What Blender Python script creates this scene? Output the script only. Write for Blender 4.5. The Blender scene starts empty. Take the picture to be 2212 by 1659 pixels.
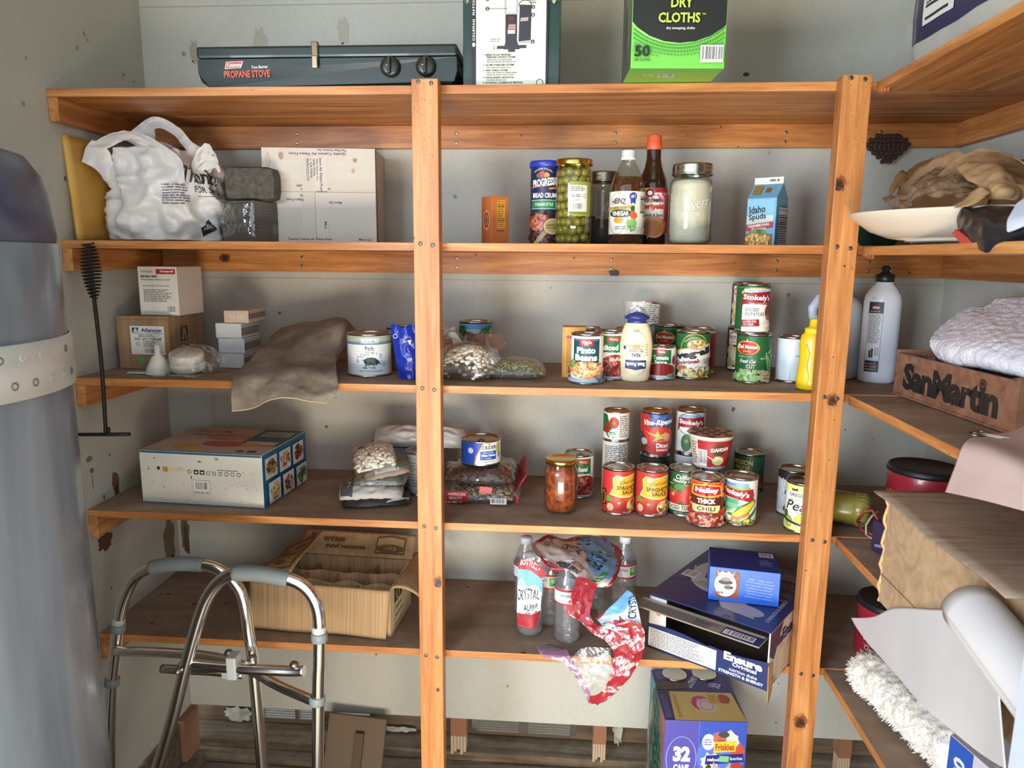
import bpy, bmesh, math, random
from math import sin, cos, pi, radians, sqrt, atan2
from mathutils import Vector, Matrix, noise
SC = bpy.context.scene; COL = SC.collection
# ---------------------------------------------------------------- camera
CAM = Vector((.1399, -1.5498, 1.4036)); YAW, PIT, ROL, FPX = -.07315, -.17359, .00844, 1563.5
cd = bpy.data.cameras.new('camera'); cam = bpy.data.objects.new('camera', cd); COL.objects.link(cam)
f = Vector((sin(YAW)*cos(PIT), cos(YAW)*cos(PIT), sin(PIT))); rt = Vector((cos(YAW), -sin(YAW), 0)); up = rt.cross(f)
r2 = cos(ROL)*rt + sin(ROL)*up; u2 = -sin(ROL)*rt + cos(ROL)*up
m = Matrix((r2, u2, -f)).transposed().to_4x4(); m.translation = CAM; cam.matrix_world = m
cd.sensor_fit = 'HORIZONTAL'; cd.sensor_width = 36; cd.lens = FPX/2212*36; cd.clip_start = .02
cd.dof.use_dof = True; cd.dof.focus_distance = 1.62; cd.dof.aperture_fstop = 9
SC.camera = cam
# ---------------------------------------------------------------- light and exposure
SC.view_settings.view_transform = 'Standard'; SC.view_settings.look = 'None'; SC.view_settings.gamma = 1
SC.view_settings.use_curve_mapping = False; SC.view_settings.exposure = 0.24
w = bpy.data.worlds.new('sky'); SC.world = w; w.use_nodes = True
bg = w.node_tree.nodes['Background']; bg.inputs[0].default_value = (.80, .90, 1.0, 1); bg.inputs[1].default_value = 1.5
def area(name, loc, tgt, sx, sy, power, colr):
    l = bpy.data.lights.new(name, 'AREA'); l.shape = 'RECTANGLE'; l.size = sx; l.size_y = sy; l.energy = power; l.color = colr
    o = bpy.data.objects.new(name, l); COL.objects.link(o); o.location = loc
    o.rotation_euler = (Vector(tgt)-Vector(loc)).to_track_quat('-Z', 'Y').to_euler(); return o
area('daylight_from_ground', (.12, -2.5, -.02), (.05, .3, 1.1), 1.7, .8, 92, (1, .89, .74))
area('daylight_doorway', (-1.15, -2.4, 1.35), (.9, .2, .95), 1.0, 1.2, 66, (.78, .88, 1.0))
SC.cycles.use_denoising = True; SC.cycles.max_bounces = 7; SC.cycles.transparent_max_bounces = 24
SC.cycles.caustics_reflective = False; SC.cycles.caustics_refractive = False; SC.cycles.sample_clamp_indirect = 4
# ---------------------------------------------------------------- materials
def lin(h):
    h = h.lstrip('#'); v = [int(h[i:i+2], 16)/255 for i in (0, 2, 4)]
    return tuple(x/12.92 if x <= .04045 else ((x+.055)/1.055)**2.4 for x in v) + (1,)
_M = {}
def M(hexc, rough=.6, metal=0, bump=0, bs=200, coat=0, em=0):
    k = (hexc, rough, metal, bump, bs, coat, em)
    if k in _M: return _M[k]
    mt = bpy.data.materials.new('m_'+hexc); mt.use_nodes = True; nt = mt.node_tree; b = nt.nodes['Principled BSDF']
    b.inputs['Base Color'].default_value = lin(hexc); b.inputs['Roughness'].default_value = rough; b.inputs['Metallic'].default_value = metal
    b.inputs['Coat Weight'].default_value = coat
    # slight procedural mottling so nothing is a dead flat colour
    if bump:
        n = nt.nodes.new('ShaderNodeTexNoise'); n.inputs['Scale'].default_value = bs; n.inputs['Detail'].default_value = 4
        tc = nt.nodes.new('ShaderNodeTexCoord'); nt.links.new(tc.outputs['Object'], n.inputs['Vector'])
        bp = nt.nodes.new('ShaderNodeBump'); bp.inputs['Strength'].default_value = bump; bp.inputs['Distance'].default_value = .002
        nt.links.new(n.outputs['Fac'], bp.inputs['Height']); nt.links.new(bp.outputs['Normal'], b.inputs['Normal'])
    _M[k] = mt; return mt
def P(h): return M(h, .45)                                     # printed ink
def ramp(nt, stops):
    r = nt.nodes.new('ShaderNodeValToRGB'); e = r.color_ramp.elements
    while len(e) < len(stops): e.new(.5)
    for el, (p, c) in zip(e, stops): el.position = p; el.color = lin(c)
    return r
def noisy(name, stops, scale=(1, 1, 1), ns=5, detail=6, dist=0, rough=.6, bump=.2, bdist=.002, spec=None, fine=None, coords='Object'):
    """principled material whose colour is a stretched noise through a ramp, plus optional dark specks"""
    mt = bpy.data.materials.new(name); mt.use_nodes = True; nt = mt.node_tree; L = nt.links; b = nt.nodes['Principled BSDF']
    tc = nt.nodes.new('ShaderNodeTexCoord'); mp = nt.nodes.new('ShaderNodeMapping'); mp.inputs['Scale'].default_value = scale
    L.new(tc.outputs[coords], mp.inputs['Vector']); n = nt.nodes.new('ShaderNodeTexNoise')
    n.inputs['Scale'].default_value = ns; n.inputs['Detail'].default_value = detail; n.inputs['Distortion'].default_value = dist
    L.new(mp.outputs[0], n.inputs['Vector']); r = ramp(nt, stops); L.new(n.outputs['Fac'], r.inputs[0]); out = r.outputs[0]
    if fine:
        n2 = nt.nodes.new('ShaderNodeTexNoise'); n2.inputs['Scale'].default_value = fine[0]; n2.inputs['Detail'].default_value = 3
        L.new(mp.outputs[0] if fine[3] else tc.outputs[coords], n2.inputs['Vector'])
        mr = nt.nodes.new('ShaderNodeMapRange'); mr.inputs[1].default_value = .3; mr.inputs[2].default_value = .7; mr.inputs[3].default_value = fine[1]; mr.inputs[4].default_value = fine[2]
        L.new(n2.outputs['Fac'], mr.inputs[0]); mx = nt.nodes.new('ShaderNodeMix'); mx.data_type = 'RGBA'; mx.blend_type = 'MULTIPLY'; mx.inputs[0].default_value = 1
        L.new(out, mx.inputs[6]); L.new(mr.outputs[0], mx.inputs[7]); out = mx.outputs[2]
    if spec:
        v = nt.nodes.new('ShaderNodeTexNoise'); v.inputs['Scale'].default_value = spec[0]; v.inputs['Detail'].default_value = 2
        L.new(tc.outputs[coords], v.inputs['Vector'])
        mr = nt.nodes.new('ShaderNodeMapRange'); mr.inputs[1].default_value = spec[1]; mr.inputs[2].default_value = spec[1]+.03
        L.new(v.outputs['Fac'], mr.inputs[0]); mx = nt.nodes.new('ShaderNodeMix'); mx.data_type = 'RGBA'
        mx.inputs[7].default_value = lin(spec[2]); L.new(out, mx.inputs[6]); L.new(mr.outputs[0], mx.inputs[0]); out = mx.outputs[2]
    L.new(out, b.inputs['Base Color']); b.inputs['Roughness'].default_value = rough
    if bump:
        bp = nt.nodes.new('ShaderNodeBump'); bp.inputs['Strength'].default_value = bump; bp.inputs['Distance'].default_value = bdist
        L.new((n2 if fine else n).outputs['Fac'], bp.inputs['Height']); L.new(bp.outputs['Normal'], b.inputs['Normal'])
    return mt
def wood(name, ax, a='9a5c2c', b='c07d42', c='d79a5c', rough=.42):
    s = {'x': (.9, 14, 14), 'y': (14, .9, 14), 'z': (14, 14, .9)}[ax]
    return noisy(name, [(.28, a), (.5, b), (.72, c)], s, 2.6, 5, 1.1, rough, .12, .001, fine=(16, .80, 1.08, True), spec=(60, .74, '5e3413'))
def clear(name, tint='ffffff', gl=.06, rough=.05, alpha=0, acol='ffffff', bump=0, bs=60):
    """thin transparent film / glass wall: mostly see-through with a reflective skin, and optionally a milky share"""
    mt = bpy.data.materials.new(name); mt.use_nodes = True; nt = mt.node_tree; L = nt.links; nt.nodes.remove(nt.nodes['Principled BSDF'])
    t = nt.nodes.new('ShaderNodeBsdfTransparent'); t.inputs[0].default_value = lin(tint)
    g = nt.nodes.new('ShaderNodeBsdfGlossy'); g.inputs['Roughness'].default_value = rough
    lw = nt.nodes.new('ShaderNodeLayerWeight'); lw.inputs[0].default_value = .25
    mr = nt.nodes.new('ShaderNodeMapRange'); mr.inputs[3].default_value = gl; mr.inputs[4].default_value = min(1, gl+.7); L.new(lw.outputs['Facing'], mr.inputs[0])
    mx = nt.nodes.new('ShaderNodeMixShader'); L.new(mr.outputs[0], mx.inputs[0])
    base = t.outputs[0]
    if alpha:
        d = nt.nodes.new('ShaderNodeBsdfDiffuse'); d.inputs[0].default_value = lin(acol); m2 = nt.nodes.new('ShaderNodeMixShader')
        m2.inputs[0].default_value = alpha; L.new(base, m2.inputs[1]); L.new(d.outputs[0], m2.inputs[2]); base = m2.outputs[0]
    L.new(base, mx.inputs[1]); L.new(g.outputs[0], mx.inputs[2]); L.new(mx.outputs[0], nt.nodes['Material Output'].inputs[0])
    if bump:
        n = nt.nodes.new('ShaderNodeTexNoise'); n.inputs['Scale'].default_value = bs; n.inputs['Detail'].default_value = 3; n.inputs['Distortion'].default_value = 1
        tc = nt.nodes.new('ShaderNodeTexCoord'); L.new(tc.outputs['Object'], n.inputs['Vector'])
        bp = nt.nodes.new('ShaderNodeBump'); bp.inputs['Strength'].default_value = bump; bp.inputs['Distance'].default_value = .004
        L.new(n.outputs['Fac'], bp.inputs['Height'])
        for q in (g, lw): L.new(bp.outputs['Normal'], q.inputs['Normal'])
    return mt
WX, WY, WZ = wood('pine_x', 'x'), wood('pine_y', 'y'), wood('pine_z', 'z', 'a5622f', 'c27f46', 'd4955b')
DUSTY = noisy('dusty_board', [(.3, '806a56'), (.55, '957e6a'), (.75, 'a8927c')], (1.2, 5, 5), 2.5, 6, .5, .8, .15, .001, fine=(30, .85, 1.06, False), spec=(26, .73, '4c3a2c'))
OLDW = noisy('old_framing', [(.3, '4a3d30'), (.5, '65543f'), (.75, '7d6c54')], (1, 12, 12), 3, 6, .8, .8, .3, .002, fine=(30, .7, 1.05, False))
FLOORW = noisy('dusty_floor', [(.3, '4a3d31'), (.55, '5d4f40'), (.75, '716250')], (1, 1, 1), 6, 6, .3, .9, .3, .002, fine=(60, .85, 1.1, False), spec=(70, .72, 'a09078'))
WALL = noisy('painted_wall', [(.3, 'b3b1a5'), (.5, 'bdbbaf'), (.75, 'c8c5b8')], (1, 1, 1), 1.6, 5, .2, .62, .12, .001, fine=(140, .955, 1.03, False), spec=(17, .755, '75736a'))
STEEL = M('c9c5bd', .22, 1); STEELD = M('9a948a', .3, 1); CHROME = M('e8e6e2', .16, 1); GOLD = M('d9b65c', .2, 1); ZINC = M('cfd1cc', .42, .65, .3, 90)
CARD = noisy('cardboard', [(.3, 'a98a62'), (.5, 'b99a70'), (.75, 'c5a77e')], (25, 25, 1), 3, 3, 0, .8, .35, .0015)
CARDX = noisy('cardboard_fluted', [(.3, 'a08058'), (.5, 'b4926a'), (.75, 'c2a27a')], (110, 1, 1), 2, 2, 0, .8, .5, .0015)
KRAFT = noisy('kraft_paper', [(.3, 'a48056'), (.5, 'b59167'), (.75, 'c9a67c')], (1, 1, 1), 14, 5, .8, .75, .5, .004)
# ---------------------------------------------------------------- flat shapes (printing, outlines)
_T = {}
def text2d(s, bold=0.0, sp=1.0):
    k = (s, bold, sp)
    if k not in _T:
        cu = bpy.data.curves.new('t', 'FONT'); cu.body = s; cu.resolution_u = 2; cu.offset = bold; cu.size = 1; cu.space_character = sp; cu.align_x = 'CENTER'
        ob = bpy.data.objects.new('t', cu); COL.objects.link(ob)
        me = bpy.data.meshes.new_from_object(ob)
        vs = [v.co.copy() for v in me.vertices]; fs = [tuple(p.vertices) for p in me.polygons]
        bpy.data.objects.remove(ob); bpy.data.curves.remove(cu); bpy.data.meshes.remove(me)
        _T[k] = (vs, fs)
    return _T[k]
def shape2d(sh):
    """-> list of (verts[(x,y)], faces, colour)"""
    k = sh[0]; o = sh[-1] if isinstance(sh[-1], dict) else {}
    a = sh[1:-1] if isinstance(sh[-1], dict) else sh[1:]
    out = []
    if k == 'r':
        x0, y0, x1, y1, c = a; out.append(([(x0, y0), (x1, y0), (x1, y1), (x0, y1)], [(0, 1, 2, 3)], c))
    elif k == 'e':
        cx, cy, rx, ry, c = a; n = 24; out.append(([(cx+rx*cos(2*pi*i/n), cy+ry*sin(2*pi*i/n)) for i in range(n)], [tuple(range(n))], c))
    elif k == 'o':
        cx, cy, rx, ry, wd, c = a; n = 28
        v = [(cx+rx*cos(2*pi*i/n), cy+ry*sin(2*pi*i/n)) for i in range(n)]+[(cx+(rx-wd)*cos(2*pi*i/n), cy+(ry-wd)*sin(2*pi*i/n)) for i in range(n)]
        out.append((v, [(i, (i+1) % n, n+(i+1) % n, n+i) for i in range(n)], c))
    elif k == 'p':
        pts, c = a; out.append((list(pts), [tuple(range(len(pts)))], c))
    elif k == 'bl':                                                # irregular blob
        cx, cy, rx, ry, sd, c = a; rn = random.Random(sd); n = 22; ph = [rn.uniform(.72, 1.15) for _ in range(n)]
        out.append(([(cx+rx*ph[i]*cos(2*pi*i/n), cy+ry*ph[i]*sin(2*pi*i/n)) for i in range(n)], [tuple(range(n))], c))
    elif k == 't':
        s, cx, cy, wd, ht, c = a; vs, fs = text2d(s, o.get('b', .012), o.get('sp', 1.0))
        if not vs: return []
        xs = [v.x for v in vs]; ys = [v.y for v in vs]; W0 = max(xs)-min(xs) or 1; H0 = max(ys)-min(ys) or 1; mx = (max(xs)+min(xs))/2; my = (max(ys)+min(ys))/2
        sy = ht/H0 if ht else wd/W0; sx = wd/W0 if wd else sy; an = radians(o.get('rot', 0)); vv = []
        for v in vs:
            x = (v.x-mx)*sx; y = (v.y-my)*sy
            x += y*o.get('sh', 0); y += o.get('bend', 0)*(x*2/(wd or W0*sx))**2
            vv.append((cx+x*cos(an)-y*sin(an), cy+x*sin(an)+y*cos(an)))
        out.append((vv, fs, c))
    elif k == 'w':                                                  # rows of small print
        x0, y0, x1, y1, rows, c = a; rn = random.Random(int(abs(x0*7+y0*13)+rows)); V = []; F = []; p = (y1-y0)/rows
        for r_ in range(rows):
            x = x0; y = y1-(r_+.75)*p; xe = x1-rn.random()*(x1-x0)*.25
            while x < xe:
                l = min(xe-x, p*rn.uniform(.8, 3.2)); n = len(V); V += [(x, y), (x+l, y), (x+l, y+p*.42), (x, y+p*.42)]; F.append((n, n+1, n+2, n+3)); x += l+p*.4
        out.append((V, F, c))
    elif k == 'b':                                                  # bar code on white
        x0, y0, x1, y1 = a[:4]; out += shape2d(('r', x0, y0, x1, y1, 'e8e6e0')); rn = random.Random(int(x0*31+y1*7)); V = []; F = []
        mx = (x1-x0)*.07; x = x0+mx; my = (y1-y0)*.08
        while x < x1-mx:
            l = (x1-x0)*rn.choice((.012, .012, .024, .036)); n = len(V); V += [(x, y0+my*2.2), (x+l, y0+my*2.2), (x+l, y1-my), (x, y1-my)]; F.append((n, n+1, n+2, n+3)); x += l+(x1-x0)*rn.choice((.014, .02, .034))
        out.append((V, F, '2a2826'))
    elif k == 'd':                                                  # heap of little ellipses (beans, pasta, vegetables)
        cx, cy, rx, ry, n_, sz, cols = a; rn = random.Random(int(cx*17+cy*5+n_))
        for i in range(n_):
            an = rn.random()*2*pi; q = sqrt(rn.random()); ex = cx+rx*q*cos(an); ey = cy+ry*q*sin(an); s1 = sz*rn.uniform(.7, 1.2); s2 = s1*rn.uniform(.45, .8); th = rn.random()*pi
            out.append(([(ex+s1*cos(t)*cos(th)-s2*sin(t)*sin(th), ey+s1*cos(t)*sin(th)+s2*sin(t)*cos(th)) for t in [2*pi*j/8 for j in range(8)]], [tuple(range(8))], cols[i % len(cols)]))
    return out
class MB:
    """one mesh object under construction"""
    def __init__(s): s.bm = bmesh.new(); s.mats = []; s.lay = 0
    def mi(s, mt):
        if isinstance(mt, str): mt = P(mt)
        if mt not in s.mats: s.mats.append(mt)
        return s.mats.index(mt)
    def face(s, vs, mt, smooth=False):
        try: fc = s.bm.faces.new(vs)
        except ValueError: return None
        fc.material_index = s.mi(mt); fc.smooth = smooth; return fc
    def box(s, x0, x1, y0, y1, z0, z1, mt, mtop=None, mbot=None, bev=0, R=None):
        vs = [s.bm.verts.new((x, y, z)) for x in (x0, x1) for y in (y0, y1) for z in (z0, z1)]
        q = [((0, 1, 3, 2), mt), ((4, 6, 7, 5), mt), ((0, 4, 5, 1), mt), ((2, 3, 7, 6), mt), ((1, 5, 7, 3), mtop or mt), ((0, 2, 6, 4), mbot or mt)]
        fs = [s.face([vs[i] for i in a], b) for a, b in q]
        if R is not None: bmesh.ops.transform(s.bm, matrix=R, verts=vs)
        if bev:
            es = {e for fc in fs for e in fc.edges}
            bmesh.ops.bevel(s.bm, geom=list(es), offset=bev, segments=2, affect='EDGES', profile=.6)
        return s
    def lathe(s, prof, mt, seg=36, ax=None, cap=True, smooth=True):
        """prof: [(r,z[,material])]; ax: Matrix"""
        rings = []
        for p_ in prof:
            r_, z_ = p_[0], p_[1]
            vs = [s.bm.verts.new((r_*cos(2*pi*i/seg), r_*sin(2*pi*i/seg), z_)) for i in range(seg)] if r_ > 1e-6 else [s.bm.verts.new((0, 0, z_))]
            rings.append(vs)
        allv = [v for r_ in rings for v in r_]
        for k in range(len(rings)-1):
            a, b = rings[k], rings[k+1]; m_ = prof[k+1][2] if len(prof[k+1]) > 2 else mt
            for i in range(seg):
                j = (i+1) % seg
                if len(a) == 1 and len(b) == 1: continue
                if len(a) == 1: s.face([a[0], b[j], b[i]], m_, smooth)
                elif len(b) == 1: s.face([a[i], a[j], b[0]], m_, smooth)
                else: s.face([a[i], a[j], b[j], b[i]], m_, smooth)
        if cap:
            if len(rings[0]) > 1: s.face(rings[0][::-1], mt)
            if len(rings[-1]) > 1: s.face(rings[-1], prof[-1][2] if len(prof[-1]) > 2 else mt)
        if ax is not None: bmesh.ops.transform(s.bm, matrix=ax, verts=allv)
        return s
    def tube(s, pts, rad, mt, seg=12, cap=True):
        pts = [Vector(p) for p in pts]; rings = []; n0 = None
        for i, p in enumerate(pts):
            t = (pts[min(i+1, len(pts)-1)]-pts[max(i-1, 0)]).normalized()
            if n0 is None: n0 = t.orthogonal().normalized()
            n0 = (n0-t*n0.dot(t)).normalized(); b_ = t.cross(n0); r_ = rad[i] if isinstance(rad, (list, tuple)) else rad
            rings.append([s.bm.verts.new(p+(n0*cos(2*pi*j/seg)+b_*sin(2*pi*j/seg))*r_) for j in range(seg)])
        for a, b in zip(rings, rings[1:]):
            for j in range(seg): s.face([a[j], a[(j+1) % seg], b[(j+1) % seg], b[j]], mt, True)
        if cap: s.face(rings[0][::-1], mt); s.face(rings[-1], mt)
        return s
    def grid(s, nu, nv, fn, mt, smooth=True, closeu=False):
        V = [[s.bm.verts.new(fn(i/(nu if closeu else nu-1), j/(nv-1))) for j in range(nv)] for i in range(nu)]
        for i in range(nu if closeu else nu-1):
            for j in range(nv-1): s.face([V[i][j], V[(i+1) % nu][j], V[(i+1) % nu][j+1], V[i][j+1]], mt, smooth)
        return s
    def art(s, shapes, to3, step=None, stepy=None, clip=None, eps0=.00025, de=.00004, smooth=False):
        """print shapes; to3(x, y, eps) -> point; step cuts shapes finely for curved surfaces"""
        for sh in shapes:
            for vs, fs, c in shape2d(sh):
                if not vs: continue
                b = bmesh.new(); V = [b.verts.new((x, y, 0)) for x, y in vs]
                for f_ in fs:
                    try: b.faces.new([V[i] for i in f_])
                    except ValueError: pass
                if any(len(f_) > 4 for f_ in fs) and (step or len(vs) > 6) : bmesh.ops.triangulate(b, faces=[f_ for f_ in b.faces if len(f_.verts) > 4])
                xs = [x for x, y in vs]; ys = [y for x, y in vs]
                if clip:
                    for co, no, val in (((clip[0], 0, 0), (-1, 0, 0), min(xs) < clip[0]), ((clip[2], 0, 0), (1, 0, 0), max(xs) > clip[2]), ((0, clip[1], 0), (0, -1, 0), min(ys) < clip[1]), ((0, clip[3], 0), (0, 1, 0), max(ys) > clip[3])):
                        if val: bmesh.ops.bisect_plane(b, geom=b.verts[:]+b.edges[:]+b.faces[:], plane_co=co, plane_no=no, clear_outer=True)
                if step:
                    x = math.ceil(min(xs)/step)*step
                    while x < max(xs):
                        bmesh.ops.bisect_plane(b, geom=b.verts[:]+b.edges[:]+b.faces[:], plane_co=(x, 0, 0), plane_no=(1, 0, 0)); x += step
                if stepy:
                    y = math.ceil(min(ys)/stepy)*stepy
                    while y < max(ys):
                        bmesh.ops.bisect_plane(b, geom=b.verts[:]+b.edges[:]+b.faces[:], plane_co=(0, y, 0), plane_no=(0, 1, 0)); y += stepy
                e = eps0+de*s.lay; s.lay += 1; mp = {}
                for v in b.verts: mp[v] = s.bm.verts.new(to3(v.co.x, v.co.y, e))
                for f_ in b.faces: s.face([mp[v] for v in f_.verts], c, smooth)
                b.free()
        return s
    def build(s, name, parent=None, loc=None, rz=None, solid=0, sub=0, normals=True):
        if normals and not solid: pass
        me = bpy.data.meshes.new(name); s.bm.to_mesh(me); s.bm.free()
        for m_ in s.mats: me.materials.append(m_)
        o = bpy.data.objects.new(name, me); COL.objects.link(o)
        if parent: o.parent = parent
        if loc: o.location = loc
        if rz: o.rotation_euler.z = rz
        if solid: md = o.modifiers.new('thickness', 'SOLIDIFY'); md.thickness = solid; md.offset = 0
        if sub: md = o.modifiers.new('smooth', 'SUBSURF'); md.levels = sub; md.render_levels = sub
        return o
def tag(o, label, cat, group=None, kind=None):
    o['label'] = label; o['category'] = cat
    if group: o['group'] = group
    if kind: o['kind'] = kind
    return o
def thing(name, label, cat, loc=(0, 0, 0), rz=0, group=None, rot=None):
    o = bpy.data.objects.new(name, None); COL.objects.link(o); o.location = loc; o.rotation_euler = rot or (0, 0, rz); o.empty_display_size = .02
    return tag(o, label, cat, group)
def struct(o): o['kind'] = 'structure'; return o
def face_cam(x, y): return atan2(CAM.x-x, -(CAM.y-y))
def copy_tree(o, parent=None):
    c = o.copy(); COL.objects.link(c); c.parent = parent
    for ch in list(o.children): copy_tree(ch, c)
    return c
def nz(x, y, z, s=1.0): return noise.noise(Vector((x*s, y*s, z*s)))
D, XL, XR = .382, -.9757, 1.097
Z = [None, 1.75, 1.433, 1.1248, .8086, .4943]; TH = .0171; FL = -.12
# ================================================================ the closet
def bw(x, y, e): return (x, D-e, y)
def lw_(x, y, e): return (XL+e, x, y)
YF = -.83
rn = random.Random(4)
b = MB(); b.box(XL-.1, XR+.1, D, D+.014, .0513, 2.36, WALL)
marks = [('r', XL, 1.3418, XR, 1.3432, '8d8d84'), ('r', XL, 2.030, XR, 2.0315, '8d8d84'), ('bl', -.836, 1.922, .012, .03, 3, 'a79a80'), ('bl', -.864, 1.917, .007, .006, 4, 'a38a68'),
         ('bl', -.44, 1.965, .016, .035, 5, 'b0ab98'), ('bl', .572, 1.853, .008, .005, 6, '3f3029'), ('bl', -.955, .6, .014, .075, 8, '77644d'), ('bl', -.953, .585, .008, .05, 9, '5b4634'), ('bl', -.66, 1.93, .02, .05, 25, 'aeaa98')]
for i in range(90):
    x, y = rn.uniform(XL, XR), rn.uniform(.08, 2.0); s_ = rn.choice((.0008, .0012, .0018, .003)); marks.append(('bl', x, y, s_*rn.uniform(.5, 1.6), s_*rn.uniform(.6, 2.4), i, rn.choice(('6f6a5f', '8a857a', '7d7468'))))
b.art(marks, bw); struct(b.build('wall_back'))
b = MB(); b.box(XL-.014, XL, YF-.05, D, .0513, 2.36, WALL)
marks = [('bl', .055, .708, .032, .022, 11, '5d3d27'), ('bl', .115, .838, .015, .032, 12, '7b5c40'), ('bl', .118, .82, .008, .02, 13, '5b3f2a'), ('bl', .025, .925, .012, .008, 14, '8d7a60'), ('bl', .03, .895, .008, .006, 15, '8d6a48'), ('bl', .03, .87, .003, .02, 16, '9b8b70'), ('bl', .33, .6, .03, .07, 17, '7a6750')]
for i in range(90):
    x, y = rn.uniform(-.6, D), rn.uniform(.08, 2.0); s_ = rn.choice((.0012, .002, .003)); marks.append(('bl', x, y, s_*rn.uniform(.5, 1.6), s_*rn.uniform(.6, 2.4), i+7, rn.choice(('6f6a5f', '8a857a', '5a5046'))))
b.art(marks, lw_); struct(b.build('wall_left'))
b = MB(); b.box(XR, XR+.014, YF-.05, D, .0513, 2.36, WALL); struct(b.build('wall_right'))
b = MB(); b.box(XL-.1, XR+.1, YF-.1, D+.014, 2.36, 2.42, M('c9c7bd', .8)); struct(b.build('ceiling'))
b = MB(); b.box(XL-.3, XR+.3, YF-.1, D+.35, FL-.05, FL, FLOORW); struct(b.build('floor'))
b = MB(); b.box(-6, 6, -9, YF-.1, -.2, -.15, M('b5a892', .9)); struct(b.build('ground_outside'))
WHITE = M('b4bcc4', .4)
b = MB(); b.box(.612, 1.25, -.87, -.835, FL, 2.36, WHITE); struct(b.build('door_1'))
b = MB(); b.box(XL-.3, XR+.3, -.93, -.87, 2.06, 2.36, WALL); struct(b.build('wall_front'))
# framing seen under the back wall panel
b = MB(); b.box(XL-.1, XR+.1, .41, .50, FL, -.082, OLDW, bev=.004); struct(b.build('trim_1'))           # sill plate
b = MB(); b.box(XL, XR, .355, .41, FL, -.108, OLDW, bev=.003); struct(b.build('trim_2'))
sid = noisy('old_siding', [(.3, '4a3a2a'), (.5, '5d4a35'), (.75, '71604a')], (1, 1, 9), 4, 5, .4, .85, .3, .002)
b = MB()                                                                                               # outer siding with vent openings
xs = [XL-.1, -.805, -.70, -.688, -.60, -.565, -.455]
for a0, a1 in ((XL-.1, -.805), (-.70, -.688), (-.62, -.565), (-.455, -.13), (.20, XR+.1)): b.box(a0, a1, .502, .515, -.09, .06, sid)
for a0, a1 in ((-.805, -.70), (-.688, -.62), (-.565, -.455), (-.13, .20)): b.box(a0, a1, .502, .515, -.09, -.07, sid); b.box(a0, a1, .502, .515, -.02, .06, sid)
struct(b.build('wall_outer'))
for k, (a0, a1) in enumerate(((-.805, -.70), (-.688, -.62), (-.565, -.455), (-.11, .02), (.05, .18))):
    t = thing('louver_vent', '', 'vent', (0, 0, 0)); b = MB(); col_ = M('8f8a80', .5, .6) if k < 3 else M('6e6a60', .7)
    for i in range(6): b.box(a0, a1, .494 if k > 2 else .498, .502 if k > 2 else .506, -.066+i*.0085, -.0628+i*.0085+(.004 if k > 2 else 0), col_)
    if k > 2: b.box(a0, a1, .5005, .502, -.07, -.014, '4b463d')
    b.build('slat', t); tag(t, ['leftmost lit louvre vent under the back wall, behind the walker', 'middle narrow lit louvre vent under the back wall', 'right lit louvre vent above the leaning board', 'dark dusty louvre vent right of the centre post', 'dark dusty louvre vent near the middle, under the back wall'][k], 'vent', 'crawl space vents')
for k, (x0, x1) in enumerate(((-.177, -.130), (.247, .285), (.95, .985))):
    b = MB(); b.box(x0, x1, .384, .43, -.01, .06, M('8d5f42', .8, 0, .4, 80)); 
    for i in range(5): w_ = (x1-x0)/5; b.box(x0+w_*i, x0+w_*(i+.85), .386, .42, -.07+.008*((i*7) % 3), -.01, M('b59f80', .85))
    struct(b.build('trim_%d' % (3+k)))
b = MB(); b.box(-.985, -.955, .30, .38, -.09, .05, M('8a6247', .8, 0, .4, 80)); b.box(-1.0, -.97, -.5, .36, -.10, .04, OLDW); struct(b.build('trim_6'))
b = MB(); b.box(-.975, -.93, -.6, .36, FL, -.085, OLDW); b.box(1.0, 1.09, -.6, .36, FL, -.085, OLDW); struct(b.build('trim_7'))
insul = noisy('insulation', [(.3, '8d8a80'), (.6, 'b5b3a8')], (1, 1, 1), 30, 5, .5, .9, .6, .004)
def insul_patch(x0, x1, y_, z0, z1, sd):
    b = MB(); rn2 = random.Random(sd); n = 26; pts = []
    for i in range(n): a = 2*pi*i/n; k = rn2.uniform(.7, 1.1); pts.append(((x0+x1)/2+(x1-x0)/2*k*cos(a), (z0+z1)/2+(z1-z0)/2*k*sin(a)))
    b.art([('p', pts, insul)], lambda x, y, e: (x, y_-.006*abs(nz(x*40, y*40, sd))-.003*nz(x*120, y*120, sd)-.002, y), step=.008, stepy=.008, eps0=0, smooth=True); return b.build('insulation_scrap', solid=.003)
tag(insul_patch(-.93, -.83, .492, -.080, -.022, 3), 'torn grey insulation scrap in the lower left corner under the wall', 'insulation')
tag(insul_patch(-.44, -.30, .488, -.080, -.062, 5), 'low ridge of crumbled insulation right of the leaning board', 'insulation')
tag(insul_patch(.31, .345, .480, -.078, .03, 7), 'small hanging grey insulation flap in the middle under the wall', 'insulation')
t = thing('leaning_board', 'square grey-brown plywood board leaning under the wall behind the walker', 'board', (0, 0, 0))
b = MB(); b.box(-.085, .085, -.006, .006, 0, .20, M('6d5c49', .85, 0, .4, 60), bev=.001); o = b.build('panel', t, loc=(-.455, .285, FL+.002)); o.rotation_euler = (-.25, radians(4), 0)
b = MB(); b.box(-.012, .012, -.016, -.006, 0, .14, M('5a4b3a', .85)); o = b.build('batten', t, loc=(-.44, .285, FL+.02)); o.rotation_euler = (-.25, radians(4), 0)
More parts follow.
